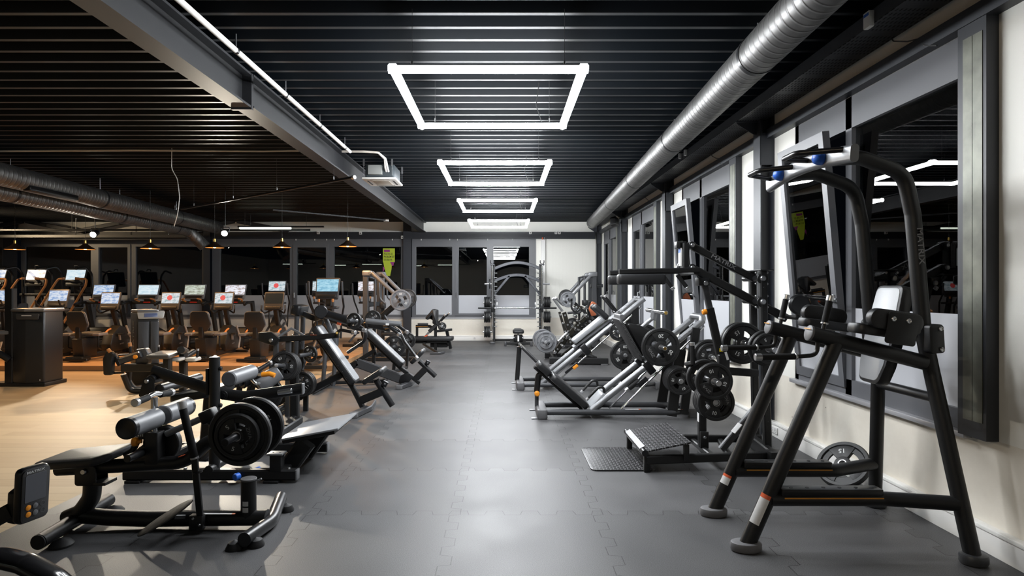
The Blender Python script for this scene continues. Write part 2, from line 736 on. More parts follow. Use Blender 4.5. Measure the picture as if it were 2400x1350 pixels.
# ------------------------------------------------------------------ ceiling: trapezoidal steel sheet, ribs across the room
b = MB()
lip = MB()
pitch = 0.2245
y = WALL_F
y = 4.246 - pitch * math.floor((4.246 - WALL_F) / pitch)
x0, x1 = WALL_L, WALL_R + 0.1
vs, fs = [], []
while y < WALL_B + 0.05:
    prof = [(y - 0.02, CEIL), (y + 0.02, CEIL), (y + 0.055, CEIL + 0.075), (y + pitch - 0.055, CEIL + 0.075), (y + pitch - 0.02, CEIL)]
    vs = [(xx, a, z) for xx in (x0, x1) for (a, z) in prof]
    b.add(vs, [(1, 2, 7, 6), (2, 3, 8, 7), (3, 4, 9, 8)])
    lip.cur = 0
    lip.add([(xx, a, CEIL) for xx in (x0, x1) for a in (y - 0.02, y + 0.02)], [(0, 1, 3, 2)])
    y += pitch
b.cur = 1
b.add(lip.v, lip.f)
b.cur = 2
b.add([(x0, WALL_F, CEIL + 0.12), (x1, WALL_F, CEIL + 0.12), (x1, WALL_B + 0.1, CEIL + 0.12), (x0, WALL_B + 0.1, CEIL + 0.12)], [(0, 1, 2, 3)])
struct(b.build('ceiling', [M_CEIL, M_LIP, M_CEIL], smooth=0))

# steel I-beam along the room, with a bolted joint
def ibeam(x0, x1, y0, y1, z0, z1, tw=0.018, tf=0.02):
    q = MB()
    xc = (x0 + x1) / 2
    q.box((x0, y0, z0), (x1, y1, z0 + tf))
    q.box((x0, y0, z1 - tf), (x1, y1, z1))
    q.box((xc - tw / 2, y0, z0 + tf), (xc + tw / 2, y1, z1 - tf))
    return q

bx0, bx1 = -2.485, -2.305
q = ibeam(bx0, bx1, WALL_F, 5.44, 3.20, CEIL - 0.002)
q.box((bx0 - 0.005, 5.4, 3.185), (bx1 + 0.005, 5.44, CEIL - 0.004))
q2 = ibeam(bx0 + 0.01, bx1 + 0.01, 5.44, WALL_B, 3.21, CEIL - 0.002)
q.add(q2.v, q2.f)
struct(q.build('beam_left', M_BEAM, smooth=0))

# ------------------------------------------------------------------ right wall
def wall_slab(name, lo, hi, m):
    return struct(box_obj(name, lo, hi, m))

SILL = 0.66
GLASS_TOP = 2.88
HEAD = 3.14
X = WALL_R
COLS = [-1.13, 2.57, 6.27, 9.97, 13.67, 17.3]
WIN = []
for c in COLS[:-1]:
    WIN.append((c + 1.08, c + 3.26))
wall_slab('wall_right', (X, WALL_F, 0), (X + 0.15, WALL_B + 0.1, SILL), M_CONC)
q = MB()
edges = [WALL_F] + [e for w in WIN for e in w] + [WALL_B + 0.1]
for i in range(0, len(edges), 2):
    q.box((X, edges[i], SILL), (X + 0.15, edges[i + 1], HEAD))
q.box((X, WALL_F, HEAD), (X + 0.15, WALL_B + 0.1, CEIL + 0.1))
struct(q.build('wall_right_panels', M_PANEL, smooth=0))
struct(box_obj('trim_2', (X - 0.085, WALL_F, HEAD), (X, WALL_B, 3.235), M_STEELD))     # girt above the windows
# white cable trunking as skirting
q = MB()
q.box((X - 0.045, WALL_F, 0.0), (X, WALL_B - 0.045, 0.155), 0.006)
q.box((X - 0.052, WALL_F, 0.128), (X, WALL_B - 0.045, 0.150), 0.004)
struct(q.build('baseboard_right', M_TRUNK))
for i, c in enumerate(COLS):
    q = MB()
    y0, y1 = c, c + 0.18
    q.box((X - 0.15, y0, 0), (X - 0.135, y1, CEIL))
    q.box((X - 0.02, y0, 0), (X - 0.0005, y1, CEIL))
    q.box((X - 0.135, c + 0.083, 0), (X - 0.02, c + 0.097, CEIL))
    q.box((X - 0.15, y0, 2.86), (X, y0 + 0.012, 3.2))
    struct(q.build('column_right', M_STEELD, smooth=0))
    if i < len(COLS) - 1:
        p = struct(MB().box((X - 0.075, c + 0.86, SILL), (X - 0.0005, c + 1.075, HEAD)).build('post_right', M_STEELD, smooth=0))
        g = MB()
        g.box((X - 0.079, c + 0.885, SILL + 0.1), (X - 0.0755, c + 0.955, HEAD - 0.08))
        g.box((X - 0.079, c + 0.96, SILL + 0.1), (X - 0.0755, c + 1.03, HEAD - 0.08))
        g.build('galvanised_strip', M_GALV, p)

def pane_set(parent, axis, a0, a1, z0, z1, off, frost_z, th=0.012):
    """glass pane between a0..a1 along the wall (axis 'x' or 'y'), with the frosted film on its lower part"""
    if axis == 'y':
        lo, hi = (off, a0, z0), (off + th, a1, z1)
        fl, fh = (off - 0.003, a0, z0), (off, a1, frost_z)
    else:
        lo, hi = (a0, off, z0), (a1, off + th, z1)
        fl, fh = (a0, off - 0.003, z0), (a1, off, frost_z)
    MB().box(lo, hi).build('pane', M_GLASS, parent, smooth=0)
    if frost_z > z0:
        MB().box(fl, fh).build('frosted_film', M_FROST, parent, smooth=0)

wn = 1
for i, (w0, w1) in enumerate(WIN):
    root = bpy.data.objects.new('window_%d' % wn, None)
    COL.objects.link(root)
    root['kind'] = 'structure'
    wn += 1
    f = MB()
    fx0, fx1 = X + 0.005, X + 0.085
    m0 = w0 + (w1 - w0) * 0.57
    f.box((fx0, w0, SILL), (fx1, w0 + 0.085, HEAD))
    f.box((fx0, w1 - 0.06, SILL), (fx1, w1, HEAD))
    f.box((fx0, w0, GLASS_TOP), (fx1, w1, HEAD))
    f.box((fx0, w0, SILL), (fx1, w1, SILL + 0.13))
    f.box((fx0, m0, SILL), (fx1, m0 + 0.085, HEAD))
    fr = f.build('window_frame', M_FRAME, root, smooth=0)
    pane_set(root, 'y', w0 + 0.085, m0, SILL + 0.13, GLASS_TOP, X + 0.04, 1.385)
    # white sill board
    s = MB().box((X - 0.05, w0 - 0.02, SILL - 0.03), (X + 0.01, w1 + 0.02, SILL + 0.004), 0.004)
    s.build('window_sill', mat('aluminium_sill', (0.42, 0.42, 0.44), 0.4, 0.3), root)
    # casement, tilted into the room on the first two bays in view, closed further on
    tilt = 0.19 if i in (1, 2) else 0.0
    c0, c1 = m0 + 0.075, w1 - 0.05
    zb, zt = SILL + 0.06, GLASS_TOP
    u, vdir = V((0, 1, 0)), V((-tilt, 0, zt - zb)).normalized()
    nrm = u.cross(vdir)
    o = V((X + 0.02, (c0 + c1) / 2, zb))
    W_, H_ = c1 - c0, zt - zb
    cm = MB()
    def cb(a, bb, s0, s1, th=0.06):
        cen = o + u * ((a + bb) / 2) + vdir * ((s0 + s1) / 2) + nrm * 0.0
        cm.obox(cen, u, vdir, abs(bb - a), abs(s1 - s0), th)
    cb(-W_ / 2, -W_ / 2 + 0.075, 0, H_)
    cb(W_ / 2 - 0.075, W_ / 2, 0, H_)
    cb(-W_ / 2 + 0.075, W_ / 2 - 0.075, H_ - 0.085, H_)
    cb(-W_ / 2 + 0.075, W_ / 2 - 0.075, 0, 0.085)
    cs = cm.build('casement', M_FRAME, root, smooth=0)
    g = MB()
    cen = o + vdir * (H_ / 2)
    g.obox(cen, u, vdir, W_ - 0.15, H_ - 0.17, 0.012)
    g.build('pane', M_GLASS, cs, smooth=0)
    g = MB()
    g.obox(o + vdir * ((1.385 - zb + 0.085) / 2) + nrm * -0.009, u, vdir, W_ - 0.15, (1.385 - zb) - 0.085, 0.004)
    g.build('frosted_film', M_FROST, cs, smooth=0)
    h = MB()
    hp = o + u * (-W_ / 2 + 0.037) + vdir * 0.75 - nrm * 0.03
    h.obox(hp - nrm * 0.006, u, vdir, 0.03, 0.07, 0.012, 0.004)
    h.tube([hp, hp - nrm * 0.05, hp - nrm * 0.05 - u * (0.12 if tilt else 0) - vdir * (0 if tilt else 0.12)], 0.009, 0.012, 8)
    h.build('window_handle', STEEL, cs)

# ------------------------------------------------------------------ back wall
Yb = WALL_B
K = Yb / FPX
def bx(px):
    return (px - 1180) * K
B_SILL, B_TOP, B_HEAD = 0.68, 2.79, 3.02
wall_slab('wall_back', (WALL_L, Yb, 0), (X, Yb + 0.15, B_SILL), M_CONC)
q = MB()
q.box((bx(1256), Yb, B_SILL), (X, Yb + 0.15, B_HEAD))
q.box((WALL_L, Yb, B_HEAD), (X, Yb + 0.15, CEIL + 0.1))
struct(q.build('wall_back_panels', M_PANEL, smooth=0))
q = MB()
q.box((EDGE + 0.01, Yb - 0.045, 0), (X - 0.045, Yb, 0.155), 0.006)
q.box((EDGE + 0.01, Yb - 0.052, 0.128), (X - 0.052, Yb, 0.150), 0.004)
struct(q.build('baseboard_back', M_TRUNK))
struct(box_obj('trim_3', (WALL_L, Yb - 0.09, B_HEAD + 0.0), (X - 0.16, Yb, 3.226), M_STEELD))
struct(box_obj('trim_4', (WALL_L, Yb - 0.03, B_SILL - 0.03), (bx(1256), Yb + 0.01, B_SILL + 0.005), mat('aluminium_sill', (0.42, 0.42, 0.44), 0.4, 0.3)))
# columns between the window groups
for a, c in ((947, 966), (483, 498), (18, 50)):
    q = ibeam(bx(a), bx(c), 0, 0, 0, 0)
    q = MB()
    x0, x1 = bx(a), bx(c)
    q.box((x0, Yb - 0.16, 0 if a > 900 else PLAT_Z), (x1, Yb - 0.145, CEIL))
    q.box(((x0 + x1) / 2 - 0.007, Yb - 0.145, 0 if a > 900 else PLAT_Z), ((x0 + x1) / 2 + 0.007, Yb, CEIL))
    struct(q.build('column_back', M_STEELD, smooth=0))
# window groups: (outer left, outer right, glass panes)
GRP = [
    (966, 1256, [(975, 1060), (1075, 1141), (1157, 1240)]),
    (498, 947, [(516, 680), (696, 765), (783, 940)]),
    (50, 483, [(60, 214), (233, 301), (319, 474)]),
    (-260, 18, [(-250, -180), (-160, 8)]),
]
for a, c, panes in GRP:
    root = bpy.data.objects.new('window_%d' % wn, None)
    COL.objects.link(root)
    root['kind'] = 'structure'
    wn += 1
    f = MB()
    y0, y1 = Yb - 0.02, Yb + 0.07
    f.box((bx(a), y0, B_TOP), (bx(c), y1, B_HEAD))
    f.box((bx(a), y0, B_SILL), (bx(c), y1, B_SILL + 0.09))
    e = [a] + [p for w in panes for p in w] + [c]
    for i in range(0, len(e), 2):
        f.box((bx(e[i]), y0, B_SILL + 0.09), (bx(e[i + 1]), y1, B_TOP))
    # raised casement rim on the middle light
    for (p0, p1) in panes[1:2]:
        f.box((bx(p0) - 0.1, y0 - 0.025, B_SILL + 0.06), (bx(p0), y0, B_TOP + 0.07))
        f.box((bx(p1), y0 - 0.025, B_SILL + 0.06), (bx(p1) + 0.08, y0, B_TOP + 0.07))
        f.box((bx(p0), y0 - 0.025, B_TOP - 0.02), (bx(p1), y0, B_TOP + 0.07))
        f.box((bx(p0), y0 - 0.025, B_SILL + 0.06), (bx(p1), y0, B_SILL + 0.13))
    f.build('window_frame', M_FRAME, root, smooth=0)
    for (p0, p1) in panes:
        pane_set(root, 'x', bx(p0), bx(p1), B_SILL + 0.09, B_TOP, Yb + 0.03, 1.345)
    h = MB()
    p = V((bx(panes[1][0]) - 0.05, y0 - 0.025, 1.42))
    h.tube([p, p + V((0, -0.05, 0)), p + V((0, -0.05, -0.14))], 0.012, 0.012, 8)
    h.build('window_handle', STEEL, root)

# far left, and the wall behind the camera (seen in the dark glass)
wall_slab('wall_left', (WALL_L - 0.15, WALL_F, 0), (WALL_L, WALL_B + 0.1, CEIL + 0.1), M_PLASTER)
wall_slab('wall_front', (WALL_L, WALL_F - 0.15, 0), (WALL_R + 0.1, WALL_F, CEIL + 0.1), M_PLASTER)
# ------------------------------------------------------------------ suspended LED frames
M_LED = mat('led_diffuser', (0.9, 0.9, 0.9), 0.4, emit=(0.94, 0.97, 1.0), estr=LED_POWER)
M_WIRE = mat('thin_cable', (0.05, 0.05, 0.05), 0.5)
LED_Z, LED_W, LED_L, LED_X = 3.10, 1.34, 1.45, -0.107
LED_LBL = {
    0: 'white LED light frame hanging nearest the camera, the largest of the row',
    1: 'square white LED light frame hanging second in the row over the aisle',
    2: 'white LED light frame hanging third in the row over the aisle',
    3: 'white LED light frame hanging last in the row, nearest the back wall',
}
for k in range(0, 4):
    y0 = 4.17 + 3.09 * k
    root = thing('light_frame', LED_LBL[k], 'ceiling light', (LED_X, y0 + LED_L / 2, LED_Z), 'square LED frames over the aisle')
    d = MB()
    r = 0.033
    cs = [(LED_X - LED_W / 2, y0), (LED_X + LED_W / 2, y0), (LED_X + LED_W / 2, y0 + LED_L), (LED_X - LED_W / 2, y0 + LED_L)]
    for i in range(4):
        p, q = cs[i], cs[(i + 1) % 4]
        # lower half: diffuser; upper half: unseen aluminium channel, added to keep light off the ceiling
        u = (V(q) - V(p)).to_3d() if False else V((q[0] - p[0], q[1] - p[1], 0))
        prof = [(r * math.cos(R(a)), r * math.sin(R(a))) for a in (-20, -60, -90, -120, -160, 160, 135, 45, 20)]
        sd = V((0, 0, 1)).cross(u).normalized()
        path = [V((p[0], p[1], LED_Z)) - u.normalized() * r, V((q[0], q[1], LED_Z)) + u.normalized() * r]
        vs = [pt + sd * a + V((0, 0, b)) for pt in path for a, b in prof]
        n9 = len(prof)
        d.cur = 0
        d.add(vs, [(k, (k + 1) % n9, n9 + (k + 1) % n9, n9 + k) for k in range(n9) if k not in (5, 6, 7)] + [tuple(range(n9)), tuple(n9 + k for k in range(n9))])
        d.cur = 1
        d.add(vs, [(k, (k + 1) % n9, n9 + (k + 1) % n9, n9 + k) for k in (5, 6, 7)])
    d.build('led_tube', [M_LED, ALU], root, smooth=0)
    for sx in (-1, 1):
        for yy in (y0 + 0.02, y0 + LED_L - 0.02):
            xx = LED_X + sx * (LED_W / 2 - 0.13)
            w = MB()
            w.cyl((xx, yy, LED_Z + 0.03), (xx, yy, LED_Z + 0.06), 0.008, seg=8)
            w.cyl((xx, yy, LED_Z + 0.06), (xx, yy, CEIL + 0.01), 0.0018, ch=0, seg=5)
            w.build('suspension_wire', M_WIRE, root)
    w = MB()
    xx = LED_X + LED_W / 2 - 0.2
    w.tube([(xx, y0 + LED_L, LED_Z + 0.03), (xx - 0.05, y0 + LED_L + 0.05, LED_Z + 0.2), (xx - 0.02, y0 + LED_L + 0.1, CEIL + 0.02)], 0.004, 0.1, 6)
    w.build('power_cable', M_WIRE, root)

# ------------------------------------------------------------------ pendants over the cardio row
M_SHADE = mat('dark_copper_shade', (0.05, 0.03, 0.02), 0.35, 0.6)
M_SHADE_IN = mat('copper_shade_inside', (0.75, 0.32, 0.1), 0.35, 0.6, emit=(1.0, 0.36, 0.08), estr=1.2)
M_BULB = mat('warm_bulb', (1, 0.8, 0.5), 0.4, emit=(1.0, 0.62, 0.25), estr=16)
PEND = [(35, 585), (200, 585), (352, 583), (503, 581), (661, 580), (815, 578)]
PEND_LBL = ['pendant lamp at the far left end of the row', 'pendant lamp below the left bright floodlight', 'third pendant lamp from the left over the cardio machines',
            'pendant lamp below the right bright floodlight', 'second pendant lamp from the right over the cardio machines', 'pendant lamp at the right end of the row']
PY = 11.9
first = None
for (px, py), lb in zip(PEND, PEND_LBL):
    c = P(px, py, PY)
    lb = 'dark copper cone ' + lb
    if first is None:
        root = thing('pendant_lamp', lb, 'lamp', c, 'copper pendant lamps over the cardio area')
        s = MB().lathe(c, (0, 0, 1), [(0, 0.178), (0.004, 0.182), (0.03, 0.15), (0.07, 0.085), (0.10, 0.052), (0.115, 0.045), (0.125, 0.02)], 28)
        s.f = s.f[:-1] if len(s.f[-1]) > 4 else s.f
        s.f = [f for f in s.f if len(f) == 4]
        sh = s.build('lamp_shade', M_SHADE, root)
        s = MB().lathe(c + V((0, 0, 0.003)), (0, 0, 1), [(0, 0.176), (0.028, 0.147), (0.066, 0.082), (0.095, 0.045), (0.096, 0.0)], 28)
        s.f = [f for f in s.f if len(f) == 4]
        s.build('shade_lining', M_SHADE_IN, sh)
        s = MB().lathe(c + V((0, 0, 0.0)), (0, 0, 1), [(-0.005, 0), (0.0, 0.02), (0.02, 0.032), (0.045, 0.026), (0.07, 0.014), (0.09, 0.012)], 14)
        s.build('bulb', M_BULB, root)
        MB().cyl(c + V((0, 0, 0.12)), c + V((0, 0, 0.185)), 0.022, seg=12).build('lamp_socket', BRASS, root)
        MB().cyl(c + V((0, 0, 0.18)), (c.x, c.y, CEIL), 0.003, ch=0, seg=6).build('cord', M_WIRE, root)
        first = root
    else:
        dup(first, c, 0, lb)
    light('pendant_bulb_light', 'SPOT', c + V((0, 0, -0.012)), PEND_W, (1.0, 0.52, 0.2), target=c + V((0, 0.001, -1)), size=0.03, spot=158, blend=0.35)

# ------------------------------------------------------------------ floodlights on the rail and batten lights
M_FLOOD = mat('floodlight_lens', (1, 1, 1), 0.3, emit=(1.0, 0.93, 0.78), estr=60)
def floodlight(px, py, Y, lb, watts):
    c = P(px, py, Y)
    root = thing('floodlight', lb, 'spotlight', c)
    tgt = V((FLOOD_T[0], FLOOD_T[1], 0.0))
    d = (tgt - c).normalized()
    side = d.cross(V((0, 0, 1))).normalized()
    MB().lathe(c, d, [(-0.16, 0.03), (-0.15, 0.05), (-0.02, 0.065), (0.0, 0.065)], 18).build('housing', BLACK2, root)
    MB().lathe(c + d * 0.001, d, [(0, 0.055), (0.004, 0.05), (0.006, 0)], 18).build('lens', M_FLOOD, root)
    w = MB()
    w.tube([c - d * 0.08 + side * 0.075, c - d * 0.08 + side * 0.075 + V((0, 0, 0.1)), c - d * 0.08 - side * 0.075 + V((0, 0, 0.1)), c - d * 0.08 - side * 0.075], 0.008, 0.02, 6)
    w.cyl(c - d * 0.08 + V((0, 0, 0.1)), (c.x - d.x * 0.08, c.y - d.y * 0.08, CEIL + 0.08), 0.008, ch=0, seg=6)
    w.build('bracket', BLACK2, root)
    light('floodlight_beam', 'SPOT', c + d * 0.03, watts, (1.0, 0.9, 0.74), tgt, 0.05, 78, 0.7)

FLOOD_T = (-3.6, 4.6)
floodlight(526, 547, 11.5, 'bright round floodlight under the ceiling, the right of two', FLOOD_W)
FLOOD_T = (-7.0, 5.0)
floodlight(218, 550, 11.5, 'bright round floodlight under the ceiling, the left of two', FLOOD_W * 0.6)

M_BAT = mat('batten_diffuser', (0.9, 0.9, 0.9), 0.4, emit=(0.9, 1.0, 0.86), estr=7)
def batten(pxa, pxb, py, Y, lb, ends=None):
    a, c = ends or (P(pxa, py, Y), P(pxb, py, Y))
    root = thing('batten_light', lb, 'ceiling light', (a + c) / 2, 'battens behind the camera' if ends else None)
    MB().box(a + V((0, -0.03, -0.02)), c + V((0, 0.03, 0.02)), 0.006).build('diffuser', M_BAT, root)
    MB().box(a + V((-0.05, -0.022, 0.021)), c + V((0.85, 0.022, 0.06))).build('mounting_rail', BLACK2, root)
    w = MB()
    for t in (0.1, 1.3):
        p = a.lerp(c, t) + V((0, 0, 0.055))
        w.cyl(p, (p.x, p.y, CEIL + 0.01), 0.004, ch=0, seg=6)
    w.build('suspension_wire', M_WIRE, root)
batten(562, 682, 535, 15.3, 'slim greenish-white batten light on a black rail near the back wall')

# battens of the rest of the hall, behind the camera: they show in the dark windows
for x_, y_ in ((-4.2, -2.6), (-6.6, -3.8), (-8.8, -1.6), (-11.4, -3.0), (-13.6, -1.2)):
    batten(0, 0, 0, 0, 'batten light behind the camera, seen only as a reflection in the windows', (V((x_, y_, 3.05)), V((x_ + 1.2, y_, 3.05))))

# track spotlights of the timber area, above and left of the frame: they throw warm light on the oak floor; the last is added to warm the back wall
def track_spot(loc, tgt, watts, spot, col, lb):
    c = V(loc)
    d = (V(tgt) - c).normalized()
    root = thing('track_spotlight', lb, 'spotlight', c, 'track spotlights over the oak floor')
    MB().lathe(c, d, [(-0.14, 0.03), (-0.13, 0.04), (0.0, 0.045), (0.001, 0.038), (-0.02, 0.03)], 16).build('housing', BLACK2, root)
    MB().lathe(c - d * 0.015, d, [(0, 0.034), (0.004, 0.03), (0.005, 0)], 16).build('lens', M_FLOOD, root)
    MB().cyl(c - d * 0.1, (c.x - d.x * 0.1, c.y - d.y * 0.1, CEIL), 0.008, ch=0, seg=6).build('bracket', BLACK2, root)
    light('track_spot_beam', 'SPOT', c + d * 0.01, watts, col, tgt, 0.04, spot, 0.8)
for loc, tgt, wt in TRACK:
    track_spot(loc, tgt, wt, 95, (1.0, 0.76, 0.48), 'small black track spotlight out of view, warming the oak side')
track_spot((-1.6, -1.8, 3.3), (2.8, 3.6, 1.1), 150, 60, (1.0, 0.82, 0.6), 'small black track spotlight behind the camera, aimed at the window wall')
# ------------------------------------------------------------------ weight plates (each one a thing of its own)
PLATE_DIM = {20: (0.222, 0.052), 15: (0.198, 0.046), 10: (0.16, 0.04), 5: (0.14, 0.034), 2.5: (0.10, 0.028), 25: (0.222, 0.06)}
_PL = {}


def sector(r0, r1, a0, a1, n=8):
    o = [(r1 * math.cos(R(a0 + (a1 - a0) * i / n)), r1 * math.sin(R(a0 + (a1 - a0) * i / n))) for i in range(n + 1)]
    o += [(r0 * math.cos(R(a1 - (a1 - a0) * i / n)), r0 * math.sin(R(a1 - (a1 - a0) * i / n))) for i in range(n + 1)]
    return o


def plate_meshes(kg, m):
    key = (kg, m.name)
    if key in _PL:
        return _PL[key]
    Rr, T = PLATE_DIM[kg]
    q = MB()
    u, v, n = V((1, 0, 0)), V((0, 0, 1)), V((0, -1, 0))   # front face looks along -Y
    o = V((0, 0, 0))
    # outer rim
    h = T / 2
    prof = [(-h * 0.4, Rr * 0.80), (-h, Rr * 0.84), (-h, Rr * 0.955), (-h * 0.6, Rr), (h * 0.6, Rr), (h, Rr * 0.955), (h, Rr * 0.84), (h * 0.4, Rr * 0.80), (-h * 0.4, Rr * 0.80)]
    q.lathe(o, n, prof[:-1] , 48, ref=u)
    q.f = [f for f in q.f if len(f) == 4]
    k = 48
    q.f += [(7 * k + i, 7 * k + (i + 1) % k, (i + 1) % k, i) for i in range(k)]
    # thin outer web, hub
    q.ring(o - n * h * 0.4, n, Rr * 0.60, Rr * 0.82, h * 0.8, 48)
    hub = [(-h * 0.95, 0.0255), (-h * 0.95, Rr * 0.26), (-h * 0.8, Rr * 0.31), (h * 0.8, Rr * 0.31), (h * 0.95, Rr * 0.26), (h * 0.95, 0.0255)]
    s0 = len(q.v)
    q.lathe(o, n, hub, 40, ref=u)
    q.f = [f for f in q.f if len(f) < 10]
    q.f += [(s0 + 5 * 40 + i, s0 + 5 * 40 + (i + 1) % 40, s0 + (i + 1) % 40, s0 + i) for i in range(40)]
    for a in (90, 210, 330):
        q.slab(sector(Rr * 0.27, Rr * 0.82, a - 36, a + 36), o - n * h * 0.72, u, v, h * 1.44, 0.003)
    body = q.build('weight_plate', m)
    t = MB()
    s = str(kg)
    for a, b in ((90, s), (330, s)):
        c = V((math.cos(R(a)), 0, math.sin(R(a))))
        up = -c
        t.text(b, Rr * 0.27, c * Rr * 0.58 + n * (h * 0.72), up.cross(n), up, 0.0014)
    lt = t.build('lettering', WHITE, body, smooth=0)
    t = MB()
    a = 210
    c = V((math.cos(R(a)), 0, math.sin(R(a))))
    up = c
    t.text('ZIVA', Rr * 0.22, c * Rr * 0.57 + n * (h * 0.72), up.cross(n), up, 0.0014, stretch=1.15)
    l2 = t.build('maker_lettering', GREYTXT, body, smooth=0)
    bs = MB().ring(o - n * (h * 0.99), n, 0.0252, 0.031, h * 1.98, 24).build('steel_bushing', STEEL, body)
    dat = (body.data, lt.data, l2.data, bs.data)
    for x in (bs, l2, lt, body):
        bpy.data.objects.remove(x)
    _PL[key] = dat
    return dat


def plate(kg, c, axis=(0, -1, 0), spin=0.0, label='', group=None, m=None, letters=True):
    """a weight plate centred at c, its lettered face looking along axis, turned by spin degrees"""
    dat = plate_meshes(kg, m or PLATE)
    n = V(axis).normalized()
    up = V((0, 0, 1))
    if abs(n.z) > 0.95:
        up = V((0, 1, 0))
    up = (up - n * up.dot(n)).normalized()
    x = up.cross(n)
    M3 = Matrix((x, -n, up)).transposed()
    M = Matrix.Translation(V(c)) @ M3.to_4x4() @ Matrix.Rotation(R(-spin), 4, 'Y')
    o = bpy.data.objects.new('weight_plate', dat[0])
    COL.objects.link(o)
    o.matrix_world = M
    tag(o, label, 'weight plate', group)
    names = ('lettering', 'maker_lettering', 'steel_bushing') if letters else ('steel_bushing',)
    for nm, d in zip(('lettering', 'maker_lettering', 'steel_bushing'), dat[1:]):
        if nm in names:
            k = bpy.data.objects.new(nm, d)
            COL.objects.link(k)
            k.parent = o
    return o


def peg(root, p, d, L, name='weight_peg', r=0.024, m=None, collar=True):
    """a plate horn from p along d"""
    p, d = V(p), V(d).normalized()
    q = MB()
    q.cyl(p, p + d * L, r, ch=0.003, seg=16)
    if collar:
        q.cyl(p - d * 0.002, p + d * 0.012, r * 1.7, ch=0.002, seg=18)
    o = q.build(name, m or STEEL, root)
    return o


def foot_cap(q, c, rx, ry, h):
    """rounded oval rubber foot under c (z = 0)"""
    out = [(rx * math.cos(2 * PI * i / 24), ry * math.sin(2 * PI * i / 24)) for i in range(24)]
    q.slab(out, (c[0], c[1], 0), (1, 0, 0), (0, 1, 0), h, h * 0.25)
